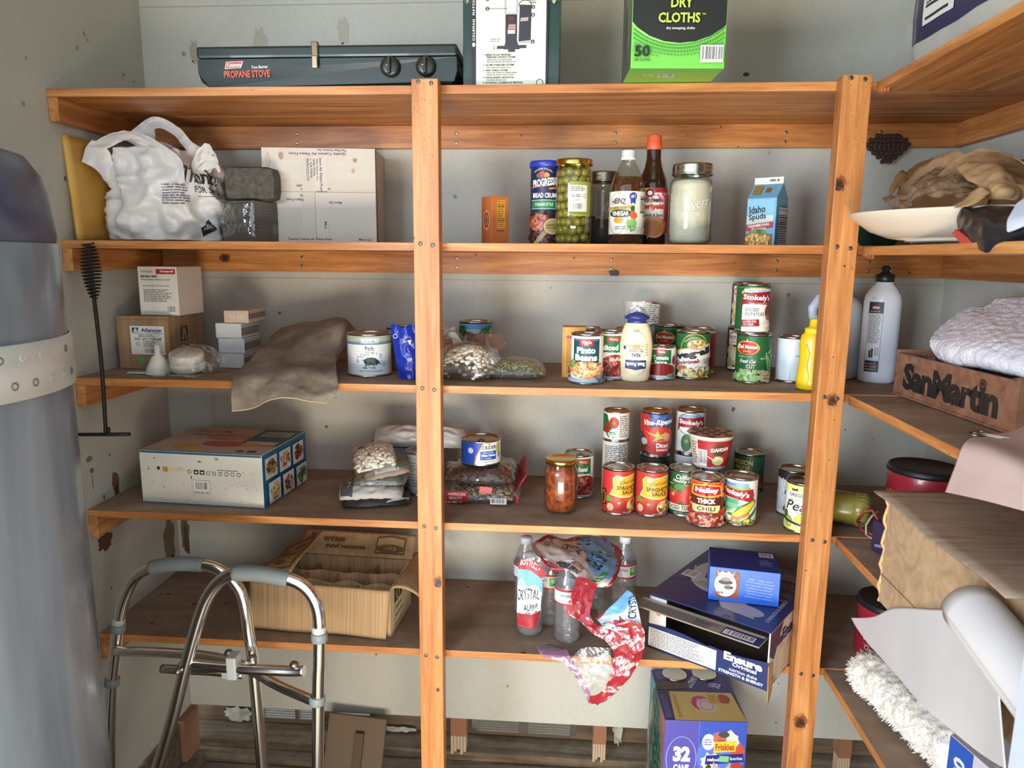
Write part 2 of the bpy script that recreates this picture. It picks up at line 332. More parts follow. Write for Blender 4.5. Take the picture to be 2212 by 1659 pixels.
# ---------------------------------------------------------------- the shelf unit
ZT = [0]+[q-.0006 for q in Z[1:]]
SH = thing('shelf_unit', 'orange pine shelving unit with five levels wrapping round to the right wall', 'shelves', (0, 0, 0))
for i in range(1, 6):
    z = ZT[i]
    b = MB()
    if i == 1: b.box(XL, XR, 0, .224, z-TH, z, WX, DUSTY, None, .001); b.box(XL, XR, .227, D-.001, z-TH, z, WX, DUSTY, None, .001)
    else: b.box(XL, XR, 0, D-.001, z-TH, z, WX, DUSTY, None, .0012)
    b.build('shelf_board', SH)
    b = MB(); zz = z-.002
    y1 = -.80
    b.box(.739, XR-.001, y1, -.001, zz-TH, zz, WY, DUSTY, None, .0012)
    for q in range(3): b.box(.740+.004*q, .742+.004*q, -.022-.006*q, -.002, zz-TH-.003-.002*q, zz-TH, WY)
    b.build('side_shelf', SH)
    b = MB(); b.box(XL+.024, XR-.001, D-.021, D-.001, z-TH-.0555, z-TH-.0002, WX, bev=.001)
    if i == 2: b.art([('bl', -.776, 1.396, .016, .012, 3, '6b3d1e'), ('bl', -.776, 1.396, .008, .006, 4, '33231a'), ('bl', .262, 1.365, .014, .009, 5, '3c2718')], lambda x, y, e: (x, D-.021-e, y))
    cl = b.build('back_cleat', SH)
    for sx in (-.563, -.147, .256, .673, .9):
        for dz in (-.020, -.043):
            b = MB(); b.lathe([(0, 0), (.0042, 0), (.0036, .0012), (.0015, .0014), (0, .0006)], STEELD, 12, Matrix.Translation((sx+.001*dz*30, D-.0208, z-TH+dz+(.004 if i == 2 else 0)))@Matrix.Rotation(pi/2, 4, 'X')); b.build('screw', cl)
    b = MB(); b.box(XL+.001, XL+.023, .001, D-.002, z-TH-.05, z-TH-.0002, WY, bev=.001); b.build('side_cleat', SH)
    b = MB(); b.box(XR-.021, XR-.001, -.79, D-.022, z-TH-.0555, z-TH-.0002, WY, bev=.001); b.build('side_cleat', SH)
KN = {0: [(.6807, .012), (.4155, .004)], 1: [(1.1175, .0115), (.3822, .014), (1.5499, .013)]}
for k, (x0, x1, xt, xb) in enumerate(((-.1785, -.1245, 0, 0), (.6615, .7155, 0, 0))):
    b = MB(); b.box(x0, x1, -.038, -.0005, FL, 1.7535, WZ, bev=.0018)
    sh_ = []
    for (kz, kr) in KN[k]:
        kx = {(0, 0): -.1335, (0, 1): -.137, (1, 0): .6925, (1, 1): .683, (1, 2): .669}[(k, KN[k].index((kz, kr)))]
        sh_ += [('bl', kx, kz, kr*1.35, kr*1.6, 2, 'b8743c'), ('bl', kx, kz, kr*1.05, kr*1.25, 5, '8a5029'), ('bl', kx, kz, kr*.8, kr*.95, 7, '55331f'), ('bl', kx+.001, kz, kr*.45, kr*.5, 9, '3a2416')]
    for i in range(46): sh_.append(('e', rn.uniform(x0+.004, x1-.004), rn.uniform(.2, 1.74) if i > 22 else rn.uniform(1.6, 1.745), .0006, .0008, '6b3d1c'))
    b.art(sh_, lambda x, y, e: (x, -.038-e, y), clip=(x0+.002, 0, x1-.002, 1.75)); p = b.build('post', SH)
    for zz in (1.7455, 1.4275, 1.1225, .8105, .4985):
        for dx in (.0145, .0405):
            b = MB(); b.lathe([(0, 0), (.0046, 0), (.004, .0013), (.0016, .0015), (0, .0005)], M('6d675d', .4, .9), 12, Matrix.Translation((x0+dx, -.0378, zz+(.002 if dx < .02 else -.001)))@Matrix.Rotation(pi/2, 4, 'X')); b.build('screw', p)
# ================================================================ builders for goods
LIDM = M('b9b3a9', .28, 1)
def can(label, x, y, z, r=.0375, h=.111, wrap='e8e4da', art=(), group=None, tab=False, lid=LIDM, turn=0, wr=0, ribs=0, labz=(.045, .955), cat='can', k=1.0, name='tin_can'):
    t = thing(name, label, cat, (x, y, z), face_cam(x, y)+radians(turn), group)
    e = .0026; b = MB(); rb = r-.0012
    pr = [(0, .003), (r-.006, .003), (r-.003, .0005), (r-.0005, 0), (r, .0012), (r-.0002, .003), (rb-.0008, .0045), (rb-.0008, h*.3)]
    pr += [(rb-.0008, h-.0045), (r-.0002, h-.003), (r, h-.0012), (r-.0008, h), (r-.0022, h-.0004), (r-.0026, h-.004)]
    b.lathe(pr, STEEL, 40, cap=False); b.build('can_body', t)
    b = MB(); zl = h-.0042
    b.lathe([(r-.0026, zl+.0002), (r-.005, zl), (r*.78, zl), (r*.75, zl+.0008), (r*.72, zl), (r*.6, zl), (r*.57, zl-.0007), (r*.54, zl), (r*.4, zl+.0003), (0, zl)], lid, 40, cap=False)
    ld = b.build('lid', t)
    if tab:
        b = MB(); b.lathe([(.0055, 0), (.0095, 0), (.0102, .0007), (.0095, .0014), (.0055, .0014), (.0048, .0007), (.0055, 0)], STEELD, 20, Matrix.Translation((0, -r*.35, zl+.0012))@Matrix.Diagonal((1, 1.5, 1, 1)), cap=False)
        b.lathe([(0, 0), (.003, 0), (.003, .0016), (0, .002)], STEELD, 12, Matrix.Translation((0, -r*.62, zl+.001))); b.build('pull_tab', ld)
    b = MB(); s = h/100*k; z0, z1 = h*labz[0], h*labz[1]
    n = 10 if not ribs else 60
    def rr(zz): return rb+.0003+(.0006*sin(zz/h*2*pi*ribs) if ribs and .2 < zz/h < .85 else 0)
    pr = [(rr(z0+(z1-z0)*i/n), z0+(z1-z0)*i/n) for i in range(n+1)]
    b.lathe(pr, P(wrap) if isinstance(wrap, str) else wrap, 44, cap=False)
    def to3(u, v, e_): a = u*s/rb; q = rr(v*s)+e_+.0002; return (q*sin(a), -q*cos(a), v*s)
    b.art(art, to3, step=3.2, clip=(-158*.0375*2/h*r/.075 if 0 else -pi*rb/s*.98, z0/s, pi*rb/s*.98, z1/s), smooth=True)
    b.build('label', t)
    return t
def carton(name, label, cat, loc, rz, w, d, h, mt, arts={}, group=None, cols={}, bev=.0012, tilt=None, sc=.01):
    """box with front-left-bottom corner at loc; faces F R L T B printed in cm (x right, y up as seen from outside)"""
    b = MB(); g = lambda k: (P(cols[k]) if isinstance(cols[k], str) else cols[k]) if k in cols else mt
    vs = [b.bm.verts.new((x, y, z)) for x in (0, w) for y in (0, d) for z in (0, h)]
    for idx, k in (((0, 1, 3, 2), 'L'), ((4, 6, 7, 5), 'R'), ((0, 4, 5, 1), 'F'), ((2, 3, 7, 6), 'K'), ((1, 5, 7, 3), 'T'), ((0, 2, 6, 4), 'B')): b.face([vs[i] for i in idx], g(k))
    bmesh.ops.bevel(b.bm, geom=list(b.bm.edges), offset=bev, segments=2, affect='EDGES', profile=.6)
    mp = {'F': lambda x, y, e: (x*sc, -e, y*sc), 'R': lambda x, y, e: (w+e, x*sc, y*sc), 'L': lambda x, y, e: (-e, d-x*sc, y*sc), 'T': lambda x, y, e: (x*sc, y*sc, h+e), 'B': lambda x, y, e: (x*sc, d-y*sc, -e)}
    lim = {'F': (w, h), 'R': (d, h), 'L': (d, h), 'T': (w, d), 'B': (w, d)}
    for k, a in arts.items(): b.lay = 0; b.art(a, mp[k], clip=(.1, .1, lim[k][0]/sc-.1, lim[k][1]/sc-.1))
    o = b.build(name, None, loc, rz)
    if tilt: o.rotation_euler = (tilt[0], tilt[1], rz)
    return tag(o, label, cat, group)
FILM = clear('clear_film', 'ffffff', .05, .08, .04, 'ffffff', .5, 45)
GLASS = clear('jar_glass', 'f4f8f4', .05, .02)
PET = clear('bottle_plastic', 'f6fafc', .07, .04, .03, 'e8f0f4', .25, 80)
MILKY = clear('milky_film', 'f2f0ee', .06, .15, .22, 'e6e2dc', .5, 50)
def crumple(mb, outline, to3, mt, cut=.012, amp=.004, sd=0, fr=28, art=(), amp2=0):
    """flat outline (2d, metres) cut finely and creased by noise; to3(x,y)->(point, normal)"""
    def f3(x, y, e):
        p, n = to3(x, y); p = Vector(p); n = Vector(n)
        q = nz(x*fr+sd, y*fr, sd)*amp+(1-abs(nz(x*fr*.6+sd, y*fr*.6, sd+5))*2)*amp*.7+nz(x*fr*3, y*fr*3, sd)*amp*.35
        return p+n*(q+e)
    mb.art([('p', outline, mt)]+list(art), f3, step=cut, stepy=cut, eps0=0, de=.0004, smooth=True); return mb
def pillow(mb, w, d, h, mt, sd=0, amp=.004, seam=.008, flat=.25, n=26, fr=22, pw=2.6):
    """bag lying on its back: centre at origin, base z=0, seams at the two short ends"""
    for s_ in (1, -1):
        def fn(u, v, s_=s_):
            x, y = (u*2-1), (v*2-1); q = max(0, (1-abs(x)**pw))**.5*max(0, (1-abs(y)**pw))**.5
            zz = h*flat+s_*q*h*(1-flat if s_ > 0 else flat); k = amp*(.3+q)*(1-abs(nz(x*w*fr+sd, y*d*fr, sd))*2.2)+amp*.6*nz(x*w*fr*2.5, y*d*fr*2.5, sd+3)
            pin = 1-.10*(1-q)
            return (x*w/2*(1-.06*abs(y)**3), y*d/2*(1-.06*abs(x)**3), max(.0004 if s_ < 0 else .001, zz+(k if s_ > 0 else 0)))
        mb.grid(n, n, fn, mt)
    return mb
def beans(name, parent, n, w, d, h, size, cols, sd=1, flat=.25, pw=2.6, lift=-.003, shape=(1, .62, .55)):
    rn = random.Random(sd); b = MB()
    for i in range(n):
        x, y = rn.uniform(-.93, .93), rn.uniform(-.93, .93); q = max(0, (1-abs(x)**pw))**.5*max(0, (1-abs(y)**pw))**.5
        zz = h*flat+q*h*(1-flat)+lift-rn.random()*size*.6
        if q < .12: zz = h*flat
        if i % 5 == 0: zz = h*flat*rn.random()+.004+ (zz-h*flat)*rn.random()
        R = Matrix.Translation((x*w/2*.95, y*d/2*.95, max(size*.5, zz)))@Matrix.Rotation(rn.random()*6, 4, 'Z')@Matrix.Rotation(rn.uniform(-.6, .6), 4, 'X')@Matrix.Diagonal((size*shape[0], size*shape[1], size*shape[2], 1))
        g = bmesh.ops.create_icosphere(b.bm, subdivisions=2 if size > .004 else 1, radius=1, matrix=R)
        mi = b.mi(M(cols[i % len(cols)], .4))
        for v in g['verts']:
            for fc in v.link_faces: fc.material_index = mi; fc.smooth = True
    o = b.build(name, parent); o['kind'] = 'stuff'; return o
BEAN = ['d9cdb6', 'e3d8c2', 'cdbfa5', 'e9e0cf']
def mason(label, x, y, z, r, h, fill=None, lidm=STEEL, group=None, fillh=.8, flat_lid=False):
    t = thing('mason_jar', label, 'jar', (x, y, z), face_cam(x, y))
    gp = [(0, .002), (r*.8, .002), (r*.93, .004), (r, .012), (r, h*.73), (r*.96, h*.79), (r*.86, h*.83), (r*.84, h*.97)]
    b = MB(); b.lathe(gp, GLASS, 40, cap=False)
    b.art([('t', 'Kerr', 2, h*100*.52, r*100*.95, h*100*.12, M('ebe5d2', .1), {'sh': .35, 'b': -.01, 'rot': 12}), ('t', 'MASON', 0, h*100*.38, r*100*.8, h*100*.05, M('f4f2ea', .15), {'b': 0})] if not flat_lid else [], lambda u, v, e: ((r+e)*sin(u*.01/r), -(r+e)*cos(u*.01/r), v*.01), step=.4)
    b.build('glass', t)
    if fill:
        b = MB(); fh = h*fillh; rr_ = r-.0025
        fp = [(0, .004), (rr_*.85, .004), (rr_, .012), (rr_, min(fh, h*.72))]
        if fh > h*.72: fp += [(rr_*.95, h*.785), (rr_*.83, min(fh, h*.9))]
        fp += [(0, fp[-1][1]+.003)]
        b.lathe(fp, fill, 36, cap=False); b.build('contents', t)
    b = MB(); rl = r*.9
    if flat_lid: b.lathe([(rl*.97, h*.90), (rl*1.03, h*.905), (rl*1.03, h*.96), (rl*1.0, h*.985), (rl*.9, h*.99), (rl*.86, h*.985), (0, h*.985)], lidm, 40, cap=False)
    else:
        b.lathe([(rl, h*.86), (rl*1.04, h*.862), (rl*1.05, h*.875), (rl*1.01, h*.89), (rl*1.04, h*.905), (rl*1.01, h*.92), (rl*1.04, h*.935), (rl*1.02, h*.97), (rl*1.03, h*.985), (rl*.99, h), (rl*.86, h*.998), (rl*.84, h*.99), (0, h*.99)], lidm, 40, cap=False)
    b.build('lid', t)
    return t
# control nets (metres, room frame) of the cloths, papers and films
NET = {}
NET['CH'] = [[(-0.595,0.27,1.214),(-0.541,0.27,1.23),(-0.476,0.26,1.239),(-0.418,0.25,1.248),(-0.402,0.28,1.216)],[(-0.599,0.17,1.186),(-0.547,0.19,1.207),(-0.48,0.2,1.222),(-0.412,0.19,1.232),(-0.397,0.2,1.198)],[(-0.597,0.07,1.154),(-0.544,0.09,1.169),(-0.48,0.1,1.174),(-0.414,0.12,1.176),(-0.399,0.13,1.161)],[(-0.596,-0.005,1.138),(-0.535,0.0,1.144),(-0.466,0.0,1.145),(-0.399,0.02,1.143),(-0.38,0.05,1.157)],[(-0.586,-0.044,1.102),(-0.542,-0.026,1.105),(-0.469,-0.049,1.114),(-0.407,-0.034,1.108),(-0.355,-0.024,1.118)],[(-0.587,-0.044,1.066),(-0.548,-0.034,1.07),(-0.469,-0.059,1.101),(-0.41,-0.044,1.092),(-0.375,-0.034,1.085)]]
NET['BAGH1'] = [[(-0.951,0.06,1.606),(-0.927,0.06,1.646),(-0.861,0.07,1.674),(-0.792,0.08,1.658),(-0.731,0.08,1.613),(-0.724,0.08,1.563)],[(-0.934,0.08,1.593),(-0.911,0.1,1.626),(-0.872,0.11,1.645),(-0.84,0.12,1.629),(-0.816,0.12,1.592),(-0.812,0.1,1.554)]]
NET['BAGH2'] = [[(-0.912,0.16,1.671),(-0.846,0.18,1.724),(-0.785,0.18,1.7),(-0.742,0.17,1.661),(-0.683,0.16,1.634)],[(-0.88,0.17,1.651),(-0.843,0.19,1.686),(-0.809,0.19,1.675),(-0.767,0.17,1.64),(-0.697,0.15,1.596)]]
NET['KB1'] = [[(0.86,-0.082,1.586),(0.88,-0.082,1.593),(0.92,-0.078,1.59),(0.95,-0.098,1.588),(0.95,-0.148,1.578)],[(0.84,-0.151,1.558),(0.84,-0.205,1.552),(0.86,-0.235,1.56),(0.88,-0.242,1.548),(0.9,-0.248,1.536)],[(0.82,-0.247,1.528),(0.8,-0.326,1.517),(0.8,-0.357,1.518),(0.82,-0.358,1.514),(0.85,-0.336,1.513)],[(0.83,-0.262,1.503),(0.8,-0.337,1.499),(0.8,-0.368,1.496),(0.82,-0.362,1.494),(0.86,-0.326,1.496)]]
NET['KB2'] = [[(0.92,0.299,1.58),(0.92,0.29,1.614),(0.93,0.267,1.604),(0.96,0.27,1.628),(0.97,0.231,1.633),(0.96,0.142,1.614),(0.95,0.078,1.617)],[(0.9,0.271,1.551),(0.9,0.216,1.572),(0.92,0.228,1.579),(0.94,0.198,1.596),(0.95,0.168,1.603),(0.94,0.088,1.593),(0.93,0.04,1.592)]]
NET['KP'] = [[(0.82,0.126,1.54),(0.84,0.062,1.541),(0.88,0.096,1.575),(0.9,0.072,1.592),(0.92,0.036,1.583),(0.92,-0.055,1.551)],[(0.8,0.057,1.52),(0.8,-0.033,1.52),(0.82,-0.051,1.543),(0.84,-0.078,1.555),(0.86,-0.106,1.55),(0.86,-0.18,1.527)],[(0.8,0.042,1.51),(0.78,-0.091,1.505),(0.78,-0.144,1.514),(0.79,-0.189,1.52),(0.8,-0.216,1.516),(0.8,-0.283,1.507)]]
NET['KT'] = [[(0.78,-0.313,1.511),(0.78,-0.338,1.516),(0.78,-0.363,1.505)],[(0.765,-0.304,1.494),(0.76,-0.348,1.492),(0.765,-0.376,1.497)],[(0.757,-0.279,1.487),(0.755,-0.312,1.486),(0.757,-0.349,1.487)]]
NET['TW'] = [[(0.95,0.047,1.272),(0.98,0.039,1.3),(1.0,0.008,1.306),(1.02,-0.008,1.324),(1.04,-0.064,1.328)],[(0.9,-0.003,1.249),(0.92,-0.057,1.271),(0.94,-0.106,1.285),(0.96,-0.137,1.288),(0.98,-0.178,1.292)],[(0.875,-0.049,1.24),(0.87,-0.136,1.243),(0.88,-0.202,1.252),(0.9,-0.242,1.257),(0.92,-0.285,1.258)],[(0.885,-0.055,1.22),(0.875,-0.132,1.216),(0.875,-0.216,1.227),(0.885,-0.275,1.227),(0.9,-0.325,1.224)],[(0.93,0.002,1.206),(0.93,-0.052,1.204),(0.93,-0.125,1.209),(0.93,-0.198,1.213),(0.94,-0.261,1.214)]]
NET['SH3'] = [[(0.9,-0.286,1.115),(0.92,-0.268,1.125),(0.96,-0.233,1.158)],[(0.82,-0.348,1.124),(0.82,-0.404,1.131),(0.84,-0.438,1.137)],[(0.74,-0.449,1.135),(0.74,-0.512,1.143),(0.74,-0.6,1.144)],[(0.729,-0.449,1.097),(0.727,-0.536,1.106),(0.727,-0.62,1.117)],[(0.724,-0.441,1.055),(0.719,-0.545,1.078),(0.721,-0.635,1.094)]]
NET['BP'] = [[(0.735,-0.125,0.682),(0.73,-0.232,0.74),(0.728,-0.312,0.798),(0.725,-0.424,0.854),(0.715,-0.542,0.906),(0.69,-0.663,0.922)],[(0.733,-0.16,0.68),(0.725,-0.281,0.713),(0.72,-0.393,0.752),(0.71,-0.521,0.812),(0.7,-0.618,0.85),(0.68,-0.7,0.881)],[(0.73,-0.224,0.681),(0.72,-0.352,0.701),(0.71,-0.47,0.718),(0.7,-0.581,0.747),(0.69,-0.664,0.773),(0.67,-0.742,0.811)]]
NET['BB'] = [[(0.756,-0.33,1.471),(0.761,-0.335,1.481),(0.766,-0.345,1.479),(0.771,-0.379,1.483),(0.796,-0.433,1.477)],[(0.751,-0.346,1.456),(0.746,-0.382,1.454),(0.746,-0.43,1.459),(0.746,-0.465,1.451),(0.756,-0.504,1.456)],[(0.746,-0.386,1.437),(0.741,-0.427,1.433),(0.736,-0.454,1.432),(0.741,-0.477,1.435),(0.746,-0.523,1.446)],[(0.746,-0.41,1.426),(0.741,-0.441,1.419),(0.741,-0.453,1.417),(0.746,-0.471,1.426),(0.751,-0.516,1.438)]]
NET['WC'] = [[(0.76,-0.473,1.482),(0.77,-0.48,1.494)],[(0.74,-0.491,1.462),(0.74,-0.536,1.463)],[(0.735,-0.499,1.446),(0.74,-0.538,1.455)],[(0.737,-0.5,1.443),(0.742,-0.535,1.453)]]
NET['WR1'] = [[(0.071,0.1,0.727),(0.109,0.18,0.711),(0.173,0.22,0.697),(0.233,0.24,0.694),(0.294,0.24,0.662)],[(0.082,0.06,0.717),(0.127,0.1,0.708),(0.184,0.12,0.696),(0.241,0.14,0.678),(0.29,0.16,0.659)],[(0.113,0.03,0.697),(0.145,0.035,0.696),(0.182,0.04,0.684),(0.226,0.05,0.664),(0.272,0.08,0.652)],[(0.129,0.03,0.687),(0.159,0.03,0.691),(0.18,0.02,0.676),(0.195,0.02,0.663),(0.248,0.05,0.642)]]
NET['WR2'] = [[(0.178,0.015,0.683),(0.204,0.02,0.677),(0.226,0.03,0.66)],[(0.164,0.0,0.64),(0.194,0.0,0.63),(0.215,0.01,0.626)],[(0.153,-0.005,0.606),(0.184,-0.01,0.595),(0.21,-0.005,0.599)],[(0.179,-0.01,0.595),(0.205,-0.015,0.579),(0.226,-0.01,0.58)],[(0.216,-0.02,0.564),(0.237,-0.02,0.569),(0.247,-0.015,0.589)],[(0.247,-0.03,0.552),(0.277,-0.035,0.574),(0.287,-0.03,0.605)],[(0.263,-0.04,0.531),(0.303,-0.045,0.547),(0.327,-0.04,0.595)],[(0.26,-0.045,0.5),(0.299,-0.05,0.51),(0.326,-0.05,0.534)],[(0.251,-0.045,0.459),(0.275,-0.05,0.458),(0.302,-0.05,0.482)],[(0.229,-0.045,0.429),(0.25,-0.05,0.422),(0.27,-0.05,0.44)],[(0.21,-0.045,0.422),(0.211,-0.045,0.397),(0.23,-0.045,0.404)]]
NET['WR3'] = [[(0.094,0.02,0.508),(0.11,0.05,0.5)],[(0.088,0.0,0.512),(0.143,0.01,0.505)],[(0.106,-0.015,0.496),(0.159,-0.012,0.515)],[(0.149,-0.025,0.493),(0.167,-0.025,0.505)],[(0.176,-0.035,0.466),(0.186,-0.035,0.478)],[(0.196,-0.04,0.436),(0.203,-0.04,0.45)],[(0.211,-0.044,0.404),(0.214,-0.044,0.43)]]
NET['WR4'] = [[(0.222,0.01,0.586),(0.247,0.0,0.61),(0.294,0.02,0.653)],[(0.236,-0.02,0.586),(0.277,-0.02,0.61),(0.31,0.0,0.646)],[(0.23,-0.03,0.585),(0.282,-0.035,0.583),(0.324,-0.03,0.595)]]
NET['WR5'] = [[(0.167,-0.026,0.5),(0.196,-0.02,0.527),(0.258,-0.03,0.536)],[(0.184,-0.035,0.466),(0.212,-0.035,0.479),(0.256,-0.042,0.498)],[(0.203,-0.043,0.432),(0.221,-0.044,0.437),(0.244,-0.045,0.453)]]
NET['WR6'] = [[(0.05,0.09,0.721),(0.083,0.08,0.736),(0.117,0.05,0.717)],[(0.041,0.06,0.687),(0.074,0.055,0.7),(0.112,0.045,0.685)],[(0.039,0.055,0.607),(0.07,0.05,0.611),(0.099,0.06,0.607)],[(0.04,0.06,0.533),(0.076,0.05,0.531),(0.097,0.07,0.555)]]
NET['WR7'] = [[(0.229,0.1,0.641),(0.276,0.15,0.651),(0.318,0.18,0.583)],[(0.223,0.06,0.613),(0.262,0.08,0.623),(0.3,0.1,0.585)],[(0.233,0.02,0.582),(0.259,0.02,0.606),(0.29,0.03,0.631)]]
def cr(p0, p1, p2, p3, t): return .5*((2*p1)+(p2-p0)*t+(2*p0-5*p1+4*p2-p3)*t*t+(3*p1-p0-3*p2+p3)*t**3)
def netfn(net, amp=0, fr=20, sd=0):
    N = [[Vector(p) for p in r] for r in net]; R = len(N); C = min(len(r) for r in N)
    def at_(u, v):
        x = min(max(u, 0), 1)*(C-1); y = min(max(v, 0), 1)*(R-1); i = min(int(x), C-2); j = min(int(y), R-2)
        g = lambda k: min(max(k, 0), C-1)
        row = [cr(N[jj][g(i-1)], N[jj][g(i)], N[jj][g(i+1)], N[jj][g(i+2)], x-i) for jj in (max(j-1, 0), j, min(j+1, R-1), min(j+2, R-1))]
        return cr(row[0], row[1], row[2], row[3], y-j)
    def fn(u, v, e=0):
        p = at_(u, v); du = at_(min(u+.02, 1), v)-at_(max(u-.02, 0), v); dv = at_(u, min(v+.02, 1))-at_(u, max(v-.02, 0)); n = du.cross(dv)
        n = n.normalized() if n.length > 1e-12 else Vector((0, -1, 0))
        if n.dot(CAM-p) < 0: n = -n
        k = amp*(nz(p.x*fr, p.y*fr, p.z*fr+sd)+.8*(.5-abs(nz(p.x*fr*.7, p.y*fr*.7, p.z*fr*.7+sd+9))*2)+.35*nz(p.x*fr*3, p.y*fr*3, p.z*fr*3+sd)) if amp else 0
        return p+n*(k+e)
    return fn
def net_sheet(mb, key, mt, nu=40, nv=40, amp=0, fr=20, sd=0, art=()):
    fn = netfn(NET[key] if isinstance(key, str) else key, amp, fr, sd); mb.grid(nu, nv, fn, mt)
    if art: mb.art(art, lambda x, y, e: fn(x, 1-y, e+.0004), step=.04, stepy=.04, smooth=True)       # art in unit square, y up
    return mb
# ================================================================ third level: tins and bags
z = Z[3]; W_ = 'ece8de'; RD = 'a8242c'; GR = '1f5a34'
can('wide white can of pork with a dark pig on the label', -.326, .138, z, .0525, .1, 'dfe4e6', [
    ('r', -90, 87, 90, 96, 'a9b6a8'), ('r', -90, 83, 90, 87, 'b9bd7c'), ('r', -90, 79, 90, 82.5, '6f8fb4'), ('r', -90, 76, 90, 78.5, '3f6a9c'), ('r', -22, 79, 22, 90, 'dfe4e6'),
    ('t', 'LAKESIDE', 0, 84, 42, 7.5, '24456a'), ('t', 'Pork', 0, 67, 20, 10, '2a2c2e'), ('t', 'with Juices', 0, 58, 22, 4, '8a9096'),
    ('e', 2, 37, 16, 9, '1c3a34'), ('e', 16, 35, 6, 5, '1c3a34'), ('p', [(20, 35), (24, 33), (22, 30), (18, 31)], '1c3a34'), ('r', -11, 26, -7, 34, '1c3a34'), ('r', -5, 27, -2, 34, '1c3a34'), ('r', 8, 26, 11, 33, '1c3a34'), ('r', 13, 27, 16, 33, '1c3a34'), ('e', -15, 40, 2, 1.2, '1c3a34'),
    ('d', -22, 42, 8, 14, 9, 2.4, ['7fa4c8']), ('d', 28, 42, 7, 14, 9, 2.4, ['7fa4c8', 'a4bfda']), ('d', 0, 53, 24, 3, 8, 2.2, ['8fb0d0']), ('d', 0, 22, 26, 3, 10, 2.2, ['6f9bc4']), ('o', 33, 29, 5, 5, .8, '9aa4ac'), ('o', 33, 29, 3, 3, .6, '9aa4ac'),
    ('t', 'NET WT. 24 OZ (1 LB 8 OZ) 680g', 2, 14, 52, 4, '5a6268')], ribs=14)
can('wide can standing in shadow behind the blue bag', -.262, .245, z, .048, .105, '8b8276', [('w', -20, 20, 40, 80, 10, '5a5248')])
can('pineapple can with blue label and palm leaves behind the bean bag', -.092, .305, z, .0425, .117, '9cc0d8', [
    ('r', -80, 0, 80, 12, '1c4b34'), ('r', -80, 84, 80, 100, '5b93bf'), ('r', -80, 12, -26, 90, '2f5038'), ('d', -30, 70, 8, 20, 16, 7, ['264a2c', '3a6a3a']), ('d', 30, 80, 12, 10, 16, 7, ['2f6a3a', '4c8a44']),
    ('t', 'Dole', 2, 70, 42, 17, 'b02a30', {'b': .04}), ('e', 3, 68, 4.5, 4.5, 'e8c85a'), ('r', -18, 58, 24, 60, '23306a'), ('t', 'pineapple', 2, 48, 54, 11, '1f4a34'), ('t', 'slices', 16, 36, 26, 9, '1f4a34'), ('d', 5, 20, 26, 8, 20, 6, ['e3c94e', 'eedb86'])])
pinto = [('r', -30, 42, 26, 90, '1f4a55'), ('r', -26, 87.3, 22, 87.9, '9fc0c4'), ('r', -15, 77, 12, 89, 'b3262c'), ('t', 'WinCo', -1.5, 84, 20, 6, 'f2eee4', {'b': .04}), ('t', 'FOODS', -1.5, 79, 8, 2.4, 'f2eee4'),
    ('t', 'Pinto', -2, 68, 38, 13, 'f6f4ee', {'b': .05}), ('t', 'Beans', -2, 53.5, 46, 13, 'f6f4ee', {'b': .05}),
    ('e', 0, 20, 46, 20, 'f4f2ec'), ('e', 0, 29, 42, 17, 'b97d48'), ('d', 0, 29, 38, 13.5, 110, 4.2, ['d9a26a', 'e6b882', 'c98a52', 'edc89a']), ('d', -28, 40, 7, 5, 8, 5, ['4a7a36', '6b9a48']), ('e', -42, 26, 6, 8, 'a33326'),
    ('r', -90, 0, 90, 12, 'a9b3bb'), ('d', 28, 12, 18, 5, 14, 4, ['6f7f8c', '8f9da8', '4a5a68']), ('p', [(30, 14), (44, 26), (50, 14)], '46607a')]
can('white pinto beans can with dark teal label, in front of the orange box', .190, .084, z, .0372, .1128, W_, pinto)
tom = lambda a, b2: [('r', -26, 44, 22, 92, '1f6a3a'), ('r', -12, 80, 16, 90, 'b3262c'), ('t', 'WinCo', 2, 85, 18, 5.5, 'f2eee4'), ('t', a, -4, 68, 32, 11, 'f6f4ee', {'b': .04}), ('t', b2, -4, 55, 46, 11, 'f6f4ee', {'b': .04}),
    ('e', 4, 26, 36, 30, 'f0ede4'), ('e', 6, 28, 32, 26, '8a2620'), ('d', 4, 28, 26, 20, 60, 4.5, ['a83a2c', 'c25a44', '7a1c18', 'd07a62']), ('r', -90, 0, 90, 9, 'b5bdc0'), ('d', 26, 10, 12, 5, 9, 3.6, ['5f7f70', '8fa79c'])]
can('diced tomatoes with chilies can tucked behind the pinto beans can', .2455, .143, z, .0372, .1128, W_, tom('diced', 'tomatoes')+[('t', 'chilies', 8, 44.5, 24, 7, 'e9e6de', {'sh': .3})], turn=8)
can('plain silver-topped can hidden behind the pinto beans can', .196, .215, z, .037, .1128, 'd8d4c8', [('w', -20, 20, 40, 80, 10, '7a7468')])
can('dark-lidded can just left of the mayonnaise bottle', .292, .235, z, .0375, .111, '5b1f1e', [('r', -80, 70, 80, 90, '3a1616')], lid=STEELD)
can('small tomato sauce can between mayonnaise and vegetables', .367, .162, z, .0335, .077, W_, [('r', -34, 50, 30, 92, '1f6a3a'), ('r', -17, 78, 14, 93, 'b3262c'), ('t', 'WinCo', -1, 86, 22, 7, 'f2eee4', {'b': .04}), ('t', 'Tomato', -2, 68, 48, 13, 'f6f4ee', {'b': .04}), ('t', 'Sauce', -2, 54, 38, 12, 'f6f4ee', {'b': .04}),
    ('e', 0, 28, 50, 23, '8f231c'), ('e', 44, 60, 10, 14, '9c2a22'), ('r', -90, 0, 90, 14, 'bfc6c6'), ('d', 38, 14, 16, 6, 12, 5, ['4f7f60', '8fa79c']), ('t', 'NET WT 8 OZ', -28, 8, 26, 4, '4a5558')])
